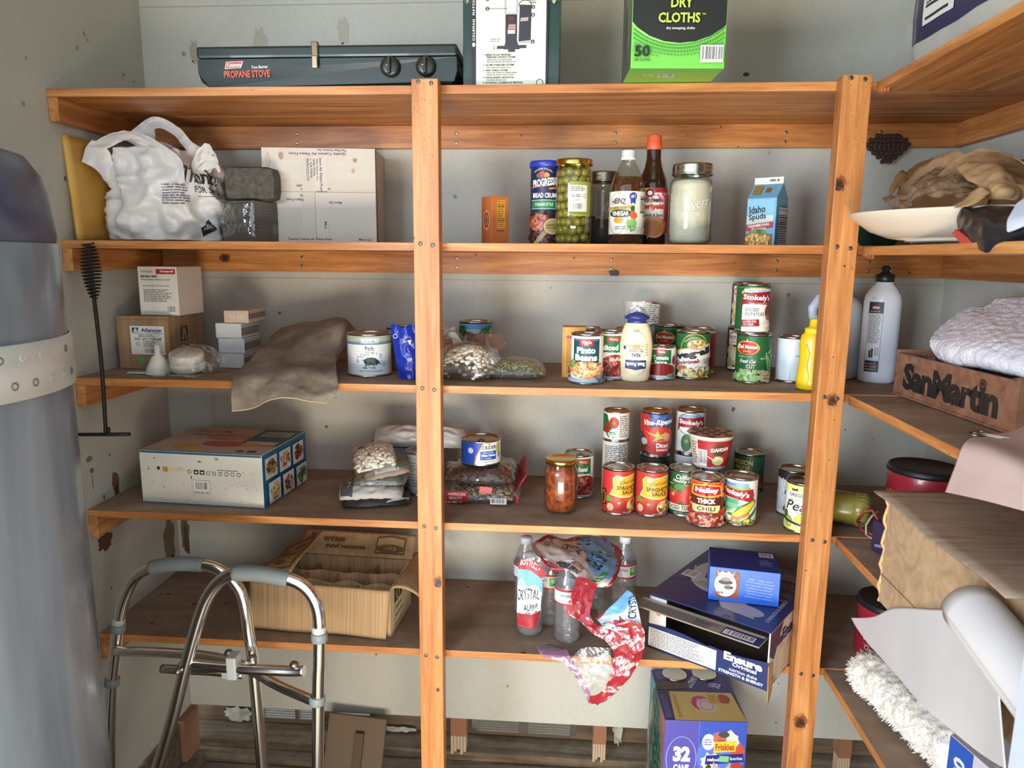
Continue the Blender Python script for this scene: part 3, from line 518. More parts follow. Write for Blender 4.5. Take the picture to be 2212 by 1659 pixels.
delm = [('e', -13, 72, 25, 14, 'c9a640'), ('e', -22, 72, 12, 13, 'c9a640'), ('e', -4, 72, 12, 13, 'c9a640'), ('e', -22, 72, 11, 11.5, 'a8231f'), ('e', -4, 72, 11, 11.5, 'a8231f'), ('e', -13, 71, 21, 12.5, 'a8231f'), ('p', [(-16, 84), (-13, 91), (-10, 84)], 'd9c04a'), ('t', 'Del Monte', -13, 74, 40, 8, 'f2ead8', {'b': .04}), ('t', 'Quality', -13, 65, 17, 5.5, 'd9c04a', {'sh': .3})]
can('green can with red heart logo carrying the tiny white can', .405, .327, z, .0375, .1125, '17492a', [('r', -90, 90, 90, 97, '2f6a3a')]+delm+[('d', 30, 45, 20, 30, 18, 8, ['1f5a30', '2f7a40', '143c22'])], turn=5)
can('tiny white can with nutrition text atop the green can', .353, .325, z+.1127, .0275, .056, 'e4e0d6', [('w', -30, 12, 46, 92, 9, '45423c'), ('r', -30, 78, 46, 80, '45423c')])
can('mixed vegetables can with big black lowercase lettering', .4427, .186, z, .0397, .1115, 'e6e2d8', [
    ('p', [(-90, 62), (-50, 58), (50, 78), (90, 80), (90, 100), (-90, 100)], '1f5f34'), ('p', [(-90, 60), (-50, 56), (50, 76), (90, 78), (90, 80), (50, 78), (-50, 58), (-90, 62)], 'c9a85a'), ('o', 4, 66, 30, 30, 1.2, 'd9b04a'), ('t', "America's Favorite Since 1926", 4, 88, 46, 4, 'd9cf6a', {'bend': -10}),
    ('e', 8, 73, 20, 11, 'c98f5e'), ('e', 8, 74, 17, 8.5, 'e6d6b8'), ('d', 8, 74, 15, 7, 30, 3.5, ['a85a3a', '6f9a44', 'e0b060', 'c96a44']),
    ('p', [(-90, 36), (90, 66), (90, 52), (-90, 24)], 'e9e5db'), ('t', 'veg·all', 2, 53, 76, 19, '201e1c', {'b': .05, 'rot': 12}), ('t', 'Original', -12, 35, 50, 11, '9c2a22', {'b': .03, 'rot': 9}), ('t', '7-IN-1', 32, 43, 18, 4.5, 'b04a3a', {'rot': 9}), ('t', 'VEGETABLES', 34, 37, 22, 4, 'b04a3a', {'rot': 9}),
    ('d', 0, 15, 54, 12, 120, 5, ['4f7f3a', 'd98a3a', 'c9d0a0', '2f5a2a', 'd9572f', 'e3c85a', 'b9c48a', 'ded8c0'])])
can('red and white can hidden behind the mixed vegetables can', .475, .268, z, .0375, .111, 'b5a8a0', [('r', 10, 10, 80, 90, '8f2a26')])
can('green beans can with red heart logo, under the diced potatoes', .5736, .1445, z, .0397, .1125, '1f5a30', delm+[
    ('t', 'FRESH CUT', -16, 54, 30, 3, '9fc48a'), ('t', 'WITH', 24, 51, 20, 4, 'c9d0a8', {'sp': 1.3}), ('t', 'Fresh Cut', -10, 45, 32, 7.5, 'f4f4ee', {'sh': .4}), ('t', 'CUT', -4, 34.5, 18, 8, 'e6e2a8'), ('t', 'GREEN BEANS', -2, 24.5, 52, 8, 'e6e2a8', {'b': .02}),
    ('p', [(24, 60), (28, 60), (42, 8), (38, 6)], '6fae5a'), ('p', [(29, 58), (33, 56), (50, 10), (46, 8)], '8fc474'), ('p', [(30, 62), (40, 74), (44, 66), (38, 58)], '6fa860'), ('p', [(38, 56), (54, 64), (50, 52), (42, 50)], '7fb870'), ('p', [(30, 48), (44, 50), (48, 40), (36, 40)], '5f9850'), ('r', 26, 60, 28, 63, 'e6e2c8'),
    ('d', -16, 12, 30, 9, 70, 6, ['7fae5a', '9cc478', '5f8a3c', 'b4d490']), ('e', 26, 14, 13, 13, 'c9b890'), ('o', 26, 14, 12, 12, .7, '7a6a44'), ('t', 'NON', 26, 17, 13, 4.5, '3a3424'), ('t', 'GMO', 26, 11, 13, 4.5, '3a3424'), ('o', 26, 14, 9.8, 9.8, .5, '7a6a44')])
STK = lambda xo: [('p', [(-30+xo, 82), (30+xo, 86), (34+xo, 68), (30+xo, 58), (-26+xo, 62), (-36+xo, 48), (-33+xo, 62)], '8f1c28'), ('t', "Stokely's", 0+xo, 72, 58, 14, 'f4f0ea', {'b': .03, 'rot': -3}), ('t', 'FAMILY TRADITION', 2+xo, 61.5, 36, 3, 'e9c8c0')]
can('green diced potatoes can stacked on the green beans can', .5655, .147, z+.1127, .0375, .111, '1c5a30', [
    ('r', -90, 92, 90, 97, '2f7a44'), ('r', -44, 5, -42, 96, 'c9b860'), ('r', -60, 0, -44, 100, '17401f'), ('e', 12, 83, 34, 10, 'c9a85a'), ('r', -16, 84, 50, 91, 'cfe0ea'), ('t', 'FINEST QUALITY', 12, 87, 38, 4.5, '1f4a7a'), ('r', -16, 78, 50, 84, '7f9a5a'), ('r', -18, 4, 90, 60, 'e6e4dc')]+STK(12)+[
    ('t', 'DICED', 2, 49, 26, 7, '1f3a34'), ('t', 'POTATOES', 8, 40, 38, 7, '1f3a34'), ('e', 42, 45, 14, 16, '7a3a34'), ('e', 40, 34, 9, 6, '9c6a54'), ('p', [(-18, 14), (18, 16), (16, 30), (-18, 28)], '8f1c28'), ('t', 'GLUTEN FREE', -2, 25, 26, 4, 'e9d8d0', {'rot': 3}), ('t', 'FAT FREE', -4, 19, 20, 4, 'e9d8d0', {'rot': 3}), ('d', 38, 14, 16, 12, 50, 4.5, ['f0ece0', 'd8d4bc', 'e6e0c8']), ('r', -42, 4, -18, 9, '17401f'), ('t', 'NET WT 15 OZ (425g)', -16, 7, 34, 3, 'cfd8c8')], turn=-4)
pot = lambda top: [('r', -70, 0, -8, 100, '3c2e30'), ('r', -34, 52 if top else 60, 30, 92, 'e6ddd0'), ('o', -2, 70, 34, 26, 1.8, '8f2a2e'), ('t', 'sliced', -18, 88 if not top else 84, 24, 6, '8f2a2e'), ('t', 'POTATOES', -8, 76 if not top else 73, 44, 9, '8f1c28', {'b': .03}), ('t', 'LOW SODIUM', -10, 66, 36, 4, '3c2e30'), ('d', -18, 32, 22, 20, 18, 12, ['c9b884', 'b8a470', 'd8ca9a']), ('r', -34, 4, -4, 10, 'e6ddd0')]
can('sliced potatoes can behind the green beans can', .589, .32, z, .0375, .111, 'd8cfc4', pot(0), 'sliced potato cans')
can('upper sliced potatoes can behind the diced potatoes', .5935, .318, z+.1112, .0375, .111, 'd8cfc4', pot(1), 'sliced potato cans')
can('blue and white can turned sideways beside the mustard bottle', .668, .163, z, .037, .105, 'cdd6da', [('w', 4, 56, 26, 62, 1, '8a9298'), ('r', 34, 48, 60, 76, '22304a'), ('p', [(10, 18), (26, 28), (44, 26), (40, 4), (24, 6)], 'dfe4ea'), ('d', 28, 18, 16, 9, 40, 3.2, ['2f4a9c', '4a66b4', '22357a']), ('t', 'NET WT', 14, 4.8, 14, 3, '5a6268'), ('r', -44, 10, -43, 90, '9aa6ac'), ('r', -6, 5, -5.5, 26, 'b0babf'), ('r', -30, 5, -29.5, 26, 'b0babf')], turn=4)
# orange box behind the pinto beans
carton('food_box', 'narrow orange box standing left of the pinto beans can', 'box', (.1335, .142, z), 0, .055, .05, .119, M('d9a04a', .6), {'F': [('r', 0, 0, .35, 12, 'c08834'), ('r', .9, 9.2, 3.8, 9.9, 'a8444a'), ('w', .9, .8, 2.2, 9.1, 26, '8a5a24'), ('r', .3, 0, .5, 12, 'b97d30')]})
# mayonnaise bottle standing on its cap end up
t = thing('mayonnaise_bottle', 'squeeze bottle of mayonnaise with blue cap and torn clear seal', 'bottle', (.302, .115, z), face_cam(.302, .115))
b = MB(); el = Matrix.Diagonal((1, .62, 1, 1)); MAYO = M('e2d0ac', .3, coat=.4)
b.lathe([(.0, 0), (.026, 0), (.031, .003), (.033, .012), (.0365, .055), (.0375, .085), (.034, .110), (.028, .128), (.0245, .134)], MAYO, 44, el, cap=False)
def mp_(u, v, e): a = u*.01/.036; zz = v*.01; q = .0355+.002*sin(pi*min(1, zz/.13)); return ((q+e)*sin(a), -((q+e)*.62+.0)*cos(a)-e, zz)
b.art([('e', 0, 6.6, 2.9, 5.0, 'e6d8b8'), ('r', -2.1, 3.4, 2.1, 8.6, 'e3c22f'), ('e', 0, 8.2, 1, .5, 'c9955a'), ('p', [(-2.3, 5.1), (2.5, 5.1), (2.4, 3.2), (0, 2.8), (-2.4, 3.2)], '1c2c66'), ('t', 'Best Foods', 0, 4.1, 4.2, .95, 'f0f0ea', {'rot': 180, 'b': .04}), ('t', 'REAL', 0, 6.2, 2, .8, '1c2c66', {'rot': 180, 'b': .04}), ('t', 'MAYONNAISE', 0, 7.1, 3.2, .5, '1c2c66', {'rot': 180}),
    ('w', -1.4, 7.4, 1.6, 7.8, 1, '7a6420'), ('t', '11.5 FL OZ', 0, 11.8, 1.4, .6, '5a5040', {'rot': 180}), ('e', -2.6, 7.9, .38, .45, '2a3c7a'), ('p', [(-.9, 5.0), (0, 5.5), (.9, 5.0), (0, 5.2)], 'e8e8e0'), ('w', 2.2, 6, 2.9, 9, 5, 'a09478')], mp_, step=.35)
b.build('bottle_body', t)
b = MB(); NV = M('26346c', .35)
b.lathe([(.0245, .134), (.0245, .142), (.0275, .143), (.028, .148), (.026, .151), (.017, .165), (.011, .171), (0, .172)], NV, 36, Matrix.Diagonal((1, .8, 1, 1)), cap=False); b.build('cap', t)
b = MB(); b.lathe([(.0262, .134), (.0285, .142), (.0285, .152), (.030, .165), (.0335, .182)], MILKY, 36, Matrix.Diagonal((1, .55, 1, 1)), cap=False); b.build('shrink_seal', t)
# mustard
t = thing('mustard_bottle', 'yellow squeeze mustard bottle half hidden by the right post', 'bottle', (.6765, .048, z), face_cam(.6765, .048)+.1)
b = MB(); YL = M('dfb816', .35, coat=.3); el = Matrix.Diagonal((1, .68, 1, 1))
b.lathe([(0, 0), (.026, 0), (.031, .003), (.0325, .02), (.031, .035), (.0285, .06), (.029, .08), (.0305, .1), (.028, .117), (.0215, .124)], YL, 40, el, cap=False)
b.tube([(-.012, -.021, .012), (-.010, -.0215, .03), (-.016, -.0205, .055), (-.012, -.0205, .08), (-.018, -.018, .1)], .0022, M('efd04a', .3), 8)
b.art([('e', 2.1, 6.5, 1.6, 2.2, 'e2a61c'), ('p', [(.7, 5.4), (3.6, 5.8), (3.6, 8.2), (1.4, 7.8), (.7, 7.3)], 'a8241f'), ('t', "French's", 2.4, 6.8, 2.6, 1.2, 'f4f0e6', {'b': .03}), ('t', 'CLASSIC YELLOW', 2, 4.8, 2.2, .4, 'a8241f'), ('p', [(.4, 9.2), (.7, 9.1), (1.1, 8.3), (1, 8.2)], 'f4f0e6'), ('p', [(.9, 9.6), (1.2, 9.6), (1.3, 8.6), (1.2, 8.6)], 'f4f0e6')], lambda u, v, e: ((.0305+e)*sin(u*.01/.03), -(.0305+e)*.68*cos(u*.01/.03)-.0006, v*.01), step=.35)
b.build('bottle_body', t)
b = MB(); b.lathe([(.0205, .122), (.0215, .123), (.0215, .133), (.019, .135), (.014, .136), (.0125, .15), (.011, .154), (0, .155)], M('e6c420', .4), 32, Matrix.Diagonal((1, .85, 1, 1)), cap=False); b.build('cap', t)
# bags of beans and peas
t = thing('bean_bag', 'clear bag of white lima beans leaning beside the centre post', 'bag', (-.082, .098, z), -.35)
b = MB(); pillow(b, .130, .10, .082, FILM, 3, .004, flat=.2); crumple(b, [(-.06, .02), (.05, .03), (.066, .05), (.05, .075), (-.045, .07)], lambda x, y: ((x+.01, .035+y*.2, .035+y*.9), (0, -1, .3)), clear('brown_film', 'c9b09c', .06, .1, .35, '8f6a58', .5, 50), .012, .005, 4)
b.build('film', t)
beans('bean_filling', t, 420, .127, .1, .080, .0066, BEAN, 5, .2, lift=-.004)
b = MB(); crumple(b, [(.0, 0), (.02, -.012), (.038, .005), (.03, .03), (.01, .028)], lambda x, y: ((.045+x, .0-.2*y, .045+y), (.3, -1, .3)), FILM, .006, .007, 9, 50); b.build('torn_end', t)
t = thing('pea_bag', 'flat clear bag of dried green split peas near the shelf edge', 'bag', (.022, .135, z), .04)
b = MB(); pillow(b, .150, .12, .045, FILM, 8, .003, flat=.3); b.build('film', t)
beans('pea_filling', t, 700, .146, .115, .041, .0034, ['8a9560', '9aa56c', '6f7a48', 'a9b07c', '7c8552'], 6, .3, lift=-.003, shape=(1, 1, .7))
t = thing('pasta_bag', 'clear bag of brown elbow pasta behind the centre post', 'bag', (-.155, .155, z), .2)
b = MB(); pillow(b, .12, .10, .085, FILM, 12, .006, flat=.2); b.build('film', t); beans('pasta_filling', t, 220, .115, .095, .075, .008, ['b08a68', 'a27c5a', 'c09a78'], 7, .2, lift=-.004, shape=(1, .4, .4))
b = MB(); crumple(b, [(-.05, 0), (.04, 0), (.06, .03), (.03, .07), (0, .09), (-.03, .06)], lambda x, y: ((x, .02+y*.2, .06+y*.75), (0, -1, .2)), clear('grey_film', 'e0d8d0', .1, .1, .25, 'b8a89c', .5, 50), .01, .008, 2, art=[('p', [(-.045, .015), (-.02, .015), (-.015, .05), (-.035, .05)], '4a4644'), ('p', [(0, .01), (.035, .015), (.03, .03), (.005, .028)], '6a3a34'), ('p', [(.03, .01), (.05, .02), (.035, .05), (.02, .05)], 'd8d0c4')]); b.build('torn_end', t)
t = thing('snack_bag', 'shiny royal blue bag standing left of the centre post', 'bag', (-.222, .085, z), 0)
b = MB(); BLU = M('1f33a0', .22, bump=.6, bs=60)
b.grid(14, 20, lambda u, v: (-.028+.056*u+.018*(.5-v)+.0*v, -.012*sin(pi*u)*(1-.4*v)-.006*nz(u*5, v*8, 1)-.01, .001+.122*v+.004*sin(u*9)*(v > .97)), BLU)
b.grid(14, 20, lambda u, v: (-.028+.056*u+.018*(.5-v), .028*sin(pi*u)*(1-.7*v)+.01, .001+.118*v), M('4a4038', .3))
b.art([('p', [(.2, 4), (1.2, 8), (.6, 9), (1.5, 9.2)], 'e6e9f4'), ('o', -2.2, 10, .5, .5, .12, 'c9d0ee')], lambda x, y, e: (x*.01, -.026-e, y*.01)); b.build('bag_film', t)
# cartons on the left
t = carton('shipping_box', 'brown cardboard transformer box with a white label, under the white box', 'box', (-.955, .142, z), -.04, .135, .155, .13, noisy('brown_board', [(.3, '8a6f50'), (.5, '98795a'), (.75, 'a58766')], (25, 25, 1), 3, 3, 0, .8, .3, .001), {'F': [
    ('r', 3.4, 3.6, 12.2, 10.6, 'e4e2d8'), ('p', [(3.9, 9), (5.4, 9), (5.6, 10.2), (3.9, 10.2)], '2c3a78'), ('p', [(4.2, 9.05), (4.6, 9.05), (4.8, 9.8), (5.1, 9.05), (5.4, 9.05), (4.9, 10.1), (4.7, 10.1)], 'e4e2d8'), ('t', 'Allanson', 8.9, 9.6, 5.4, .95, '2c3a8c', {'b': .03}), ('r', 3.7, 8.75, 12, 8.85, '2c3a78'), ('w', 5.5, 7.9, 10.5, 8.6, 2, '3a3a38'), ('t', 'CAT. 2721 TYPE 647', 8, 7.4, 7.2, .6, '24241f', {'b': .03}), ('w', 6.6, 5.4, 10.6, 7, 4, '4a4a44'), ('p', [(4.6, 6.2), (5.3, 6.7), (6, 6.2), (5.3, 5.7)], '5a5a54'), ('p', [(4.8, 6.2), (5.3, 6.55), (5.8, 6.2), (5.3, 5.85)], 'e4e2d8'), ('b', 6.6, 3.8, 10.4, 5.2), ('t', '0118', 11.3, 4.3, 1.1, .4, '2c2c2a'), ('r', 0, 12.2, 13.5, 12.28, '7a6240'), ('p', [(5.2, 1.4), (6.7, 1.3), (6.8, 2.7), (5.3, 2.9)], '4fae5c')],
    'R': [('p', [(4.6, 6.6), (8.2, 6.4), (8.2, 10.2), (5.0, 10.2)], '4a4440'), ('p', [(5.4, 6.9), (6.1, 6.9), (6.5, 9), (7.2, 6.8), (7.8, 6.8), (6.8, 9.9), (6.3, 9.9)], 'b0946a'), ('t', 'Allanson', 6.8, 5.3, 6, .95, '4f4640', {'b': .03})]})
carton('parts_box', 'white burner control box with red logo, stacked on the brown box', 'box', (-.905, .165, z+.131), -.05, .102, .11, .118, M('e2ded4', .6), {'F': [
    ('t', 'TRADELINE', 2.3, 10.6, 3.2, .6, 'b4524a'), ('r', 4.8, 10, 9.8, 11.2, 'b02830'), ('t', 'Honeywell', 7.6, 10.6, 3.4, .65, 'f0e8e0', {'b': .04}), ('t', 'R8184G 4009', 2.9, 9.4, 4.3, .6, '26241f', {'b': .04}), ('t', 'Protectorelay Oil Burner Control', 4.6, 8.6, 7.4, .5, '3a3832'), ('t', 'Improved Design, Two Year Warranty', 4.6, 7.1, 7, .42, '3a3832'), ('w', 1.2, 3.2, 8.8, 6.4, 8, '5a564e'), ('b', 7, .5, 9.4, 2.4)],
    'R': [('r', 0, 0, 11, 11.8, 'd2c6b8'), ('r', 0, 0, .15, 12, '9a8a78')]})
for i in range(3):
    carton('slim_box', ['bottom small white box of the stack beside the chamois', 'second small white box up in the little stack', 'third small white box, under the tan one'][i], 'box', (-.7205+[0, .002, -.003][i], .178, z+.0005+.0374*i), [-.02, .03, -.01][i], .0655, .10, .0365, M('cfd2d2', .35, coat=.5), {'F': [('r', .2, 0, .25, 4, 'b4b6b6'), ('r', 3.6, 0, 3.65, 4, 'bcbebe')], 'R': [('r', 0, .6, 10, 2.6, '85817c'), ('r', 0, 3, 10, 3.2, '9a9690')]}, 'small boxes in the stack')
carton('slim_box', 'tan topmost box of the little stack of small boxes', 'box', (-.700, .178, z+.1132), .06, .0605, .12, .030, M('cdb9a2', .3, coat=.6), {'F': [('t', '01 83', 3, 1.5, 3, 1.1, 'ded0bc'), ('o', 4.8, 1.6, .5, .5, .1, 'e6dccb')], 'R': [('r', 0, .8, 12, 2.2, '7c726c'), ('r', 0, 2.5, 12, 2.65, '9c8c7e')]}, 'small boxes in the stack')
# funnel, roll in bag, small clear bag
t = thing('funnel', 'small white plastic funnel standing upside down', 'funnel', (-.815, .072, z+.001), 0)
b = MB(); b.lathe([(.030, 0), (.0305, .003), (.0285, .004), (.027, .012), (.014, .040), (.0075, .045), (.0068, .068), (.0055, .068), (.0055, .045), (.012, .038)], M('dcdad2', .35), 36, cap=False); b.build('cone', t)
b = MB(); b.box(-.072, -.02, -.012, .004, 0, .003, M('d8d6ce', .4), bev=.001); b.build('hanging_tab', t)
t = thing('tape_roll', 'white round roll wrapped in a crumpled clear plastic bag', 'roll', (-.752, .088, z+.012), .3); t.rotation_euler = (.22, 0, .3)
b = MB(); b.lathe([(0, 0), (.038, 0), (.039, .002), (.039, .017), (.038, .018), (.035, .018), (.0355, .020), (.0385, .021), (.0385, .038), (.037, .040), (0, .040)], M('ddd6c8', .6), 36, cap=False); b.build('roll', t)
b = MB(); pillow(b, .118, .098, .062, FILM, 21, .006, flat=.3, n=30)
for v in b.bm.verts: v.co.z -= .012; v.co.x += .014
crumple(b, [(0, 0), (.03, -.01), (.045, .01), (.03, .03), (0, .03)], lambda x, y: ((.055+x, -.01, .005+y), (.2, -1, .2)), FILM, .006, .008, 5, 50); b.build('plastic_bag', t)
t = tag(MB().grid(18, 12, lambda u, v: (-.80+.10*u, .018+.045*v, z+.0012+.005*abs(nz(u*9, v*6, 2))+.003*sin(u*pi)), FILM).build('plastic_pouch'), 'tiny flattened clear plastic pouch in front of the wrapped roll', 'bag')
CHAM = noisy('chamois_leather', [(.3, '6b5f50'), (.5, '84776a'), (.72, '9c8e7c')], (1, 1, 1), 13, 6, .6, .9, .4, .002, fine=(120, .88, 1.08, False))
z = Z[3]
b = MB(); net_sheet(b, 'CH', CHAM, 60, 70, .006, 16, 3)
t = tag(b.build('chamois_cloth', solid=.0022), 'crumpled grey-brown chamois leather hanging over the shelf edge', 'cloth')
b = MB(); fn = netfn(NET['CH'], .006, 16, 3); b.tube([fn(i/60, 1)+Vector((0, -.001, 0)) for i in range(61)], .0018, M('b8a88c', .8), 6); b.build('rolled_edge', t)
# -------- right hand side
t = thing('water_jug', 'translucent plastic jug standing behind the right post', 'jug', (.79, .235, z), 0)
JUG = noisy('jug_plastic', [(.3, 'b9c4cf'), (.6, 'c6d0da')], (1, 1, 1), 5, 2, 0, .35, 0)
b = MB(); b.lathe([(0, 0), (.046, 0), (.052, .004), (.054, .03), (.051, .09), (.052, .15), (.05, .175), (.040, .19), (.022, .2), (.018, .215), (.018, .222)], JUG, 40, Matrix.Diagonal((1, .95, 1, 1)), cap=False); b.build('jug_body', t)
b = MB(); b.tube([(-.046, -.01, .13), (-.064, -.012, .145), (-.066, -.012, .165), (-.052, -.01, .19), (-.024, -.005, .2)], [.008, .01, .011, .01, .008], JUG, 12); b.build('handle', t)
t = thing('cleaner_bottle', 'tall white bottle with a dark back label and black flip cap', 'bottle', (.862, .17, z), face_cam(.862, .17))
WHB = M('d2dae4', .35, coat=.3)
b = MB(); el = Matrix.Diagonal((1, .72, 1, 1)); b.lathe([(0, 0), (.035, 0), (.0385, .004), (.0395, .015), (.0395, .185), (.037, .2), (.027, .218), (.019, .226), (.018, .232)], WHB, 44, el, cap=False)
b.art([('r', -2.9, 2.6, .35, 18.6, '3f6fae'), ('r', -2.8, 2.7, .25, 18.5, '22252b'), ('r', -2.8, 5.2, .25, 16, 'ccd4dc'), ('e', -1.3, 17.3, .9, .55, '7a2f30'), ('t', 'WEIMAN', -1.3, 17.3, 1.5, .45, 'e0e4ea', {'b': .03}), ('w', -2.4, 16.2, .1, 16.7, 1, '9aa4b0'), ('w', -2.6, 9.2, .1, 15.8, 22, '3a4048'), ('b', -.9, 5.8, .1, 8.6), ('r', -2, 5.9, -1.6, 7.6, '22252b'), ('r', -1.5, 5.9, -1.1, 8, '22252b'), ('w', -2.6, 2.9, .1, 4.8, 3, 'b08a70'), ('t', '2019', -1.8, 19.4, 1, .35, '8f98a4')], lambda u, v, e: ((.0395+e)*sin(u*.01/.0395), -(.0395+e)*.72*cos(u*.01/.0395)-e*.5, v*.01), step=.35)
b.build('bottle_body', t)
b = MB(); b.lathe([(.018, .23), (.02, .231), (.02, .246), (.014, .249), (.0105, .25), (.009, .262), (.007, .266), (0, .267)], M('1f2124', .35), 28, cap=False); b.box(-.011, .011, -.006, .006, .252, .258, M('1f2124', .35), bev=.001); b.build('flip_cap', t)
# wooden crate
CRW = noisy('crate_wood', [(.3, '75503a'), (.5, '8c6047'), (.75, 'a3765a')], (12, 1, 12), 3, 5, .8, .75, .3, .001)
t = thing('wooden_crate', 'small dark wooden wine crate with black stencilled lettering', 'crate', (.839, .018, z), radians(-85.2))
Lc, Wc, Hc = .36, .19, .088                                     # local x runs along the lettered side (towards the door)
b = MB(); b.box(0, Lc, 0, .008, .004, Hc, CRW, bev=.0008)
b.art([('t', 'SanMartin', 17.6, 4.4, 29.5, 5.6, '2a2524', {'b': .05, 'sp': .92}), ('e', 27.8, 6.9, .9, .9, '2a2524'), ('o', 27.8, 6.9, .6, .6, .15, '74503c')], lambda x, y, e: (x*.01, -e, y*.01)); b.build('front_panel', t)
b = MB(); b.box(0, Lc, Wc-.008, Wc, .004, Hc, CRW, bev=.0008); b.build('back_panel', t)
b = MB(); b.box(-.006, .0, 0, Wc, .004, Hc+.006, CRW, bev=.0008); b.build('end_panel', t)
b = MB(); b.box(Lc, Lc+.006, 0, Wc, .004, Hc+.006, CRW, bev=.0008); b.build('end_panel', t)
b = MB(); b.box(-.004, Lc+.004, -.003, Wc+.003, 0, .004, CRW, bev=.0005); b.build('bottom_panel', t)
Mx = Matrix.Translation((.839, .018, z))@Matrix.Rotation(radians(-85.2), 4, 'Z')
b = MB()
for i in range(13):
    a = i*.5; p = [Mx@Vector((.02+.018*((i*5) % 4)+.013*cos(a+q*.8), .03+.011*(i % 3)+.014*sin(a+q*.8), .066+.014*sin(q*.5+i))) for q in range(7)]; b.tube(p, .0042, M(('5a5660', '77727c', '3c3a44')[i % 3], .7), 7)
tag(b.build('rag_rug_bundle'), 'grey and black knotted cord bundle in the back of the crate', 'cord')
b = MB(); b.grid(12, 12, lambda u, v: Mx@Vector((.09+.19*u, .012+.14*v, .062+.014*nz(u*3, v*3, 1))), M('22242e', .8, 0, .5, 40)); tag(b.build('dark_cloth', solid=.003), 'black folded cloth inside the wooden crate', 'cloth')
b = MB(); b.box(0, .07, 0, .1, 0, .03, noisy('tan_paper', [(.3, '8f8270'), (.6, 'a5967f')], (1, 1, 1), 9, 3)); o = tag(b.build('paper_packet'), 'tan paper packet in the near corner of the crate under the towel', 'packet'); o.matrix_world = Mx@Matrix.Translation((.275, .03, .045))@Matrix.Rotation(-.25, 4, 'Y')
# towel
TOW = noisy('terry_cloth', [(.3, 'dcd9e4'), (.5, 'ebe9f0'), (.72, 'f4f3f6')], (1, 1, 1), 40, 3, 0, .95, .6, .003, fine=(260, .93, 1.06, False))
b = MB(); net_sheet(b, 'TW', TOW, 130, 110, .0018, 95, 2)
rn = random.Random(3)
t = tag(b.build('towel', solid=.014), 'thick white terry towel folded on top of the wooden crate', 'towel')
# tweezers / scissors
t = thing('scissors', 'small steel scissors lying on the shelf in front of the crate', 'scissors', (.83, -.40, z), -.9)
b = MB(); b.box(-.035, .05, -.004, .001, .004, .0065, CHROME, bev=.0006); b.box(-.035, .05, .001, .005, .006, .0085, CHROME, bev=.0006); b.build('blade', t)
b = MB(); 
for s_ in (-1, 1): b.lathe([(.008, -.002), (.0105, 0), (.008, .002), (.0065, 0), (.008, -.002)], STEELD, 18, Matrix.Translation((-.043, s_*.011, .0065))@Matrix.Diagonal((1.3, 1, 1, 1)), cap=False)
b.build('handle', t)
SHP = noisy('pink_paper', [(.3, 'b39a92'), (.6, 'c4aaa0')], (1, 1, 1), 5, 3, 0, .8, .15)
b = MB(); net_sheet(b, 'SH3', SHP, 30, 36, .0008, 10, 2); tag(b.build('tissue_sheet', solid=.0012), 'pinkish-grey sheet hanging over the right shelf edge near the crate', 'sheet')
# ================================================================ second level
z = Z[2]
b = MB(); ENV = noisy('manila', [(.3, 'cf9a44'), (.6, 'dcab56')], (1, 1, 1), 9, 3, 0, .6, .3, .002)
b.grid(12, 14, lambda u, v: (XL+.004+.016*(1-v)+.005*sin(u*3)*(1-v)+.002*nz(u*6, v*6, 1), .030+.005*v+.22*u, z+.001+.226*v), ENV)
tag(b.build('padded_envelope', solid=.008), 'golden manila padded envelope leaning against the left wall', 'envelope')
t = thing('plastic_shopping_bag', 'white plastic shopping bag with thank you print and knotted handles', 'bag', (-.815, .175, z), 0)
BAGM = noisy('bag_plastic', [(.3, 'cfcbc8'), (.5, 'dcd8d4'), (.75, 'e6e3df')], (1, 1, 1), 8, 4, .6, .35, .25, .003, fine=(28, .94, 1.03, False))
def bagf(u, v, e=0, amp=.017):
    th = 2*pi*u; zz = v; prof = (.72+.5*sin(pi*min(1, zz*.62+.22)))*(1-.10*zz)
    rx, ry = .128*prof, .098*prof; p = Vector((rx*cos(th), ry*sin(th), .003+.205*zz)); p.x += -.012*zz
    n = Vector((cos(th)/rx, sin(th)/ry, .3)).normalized(); k = amp*(.8*nz(p.x*16, p.y*16, p.z*11)+1.3*(.35-abs(nz(p.x*13+3, p.y*13, p.z*10+p.x*8))*2.4)+.8*(.3-abs(nz(p.x*30+3, p.y*30, p.z*22))*2)+.25*nz(p.x*70, p.y*70, p.z*70))
    p += n*(k+e); p.x = max(p.x, -.125); return p
b = MB(); b.grid(90, 60, lambda u, v: bagf(u, v), BAGM, closeu=True)
top = [bagf(i/90, 1) for i in range(90)]; c0 = Vector((-.01, .0, .185))
b.grid(90, 8, lambda u, v: bagf(u, 1)*(1-v)+(c0+Vector((.02*cos(2*pi*u), .02*sin(2*pi*u), .012*nz(u*9, v*4, 2))))*v+Vector((0, 0, .014*sin(pi*v)+.01*nz(u*14, v*3, 5)*v)), BAGM, closeu=True)
ink = M('26262a', .5)
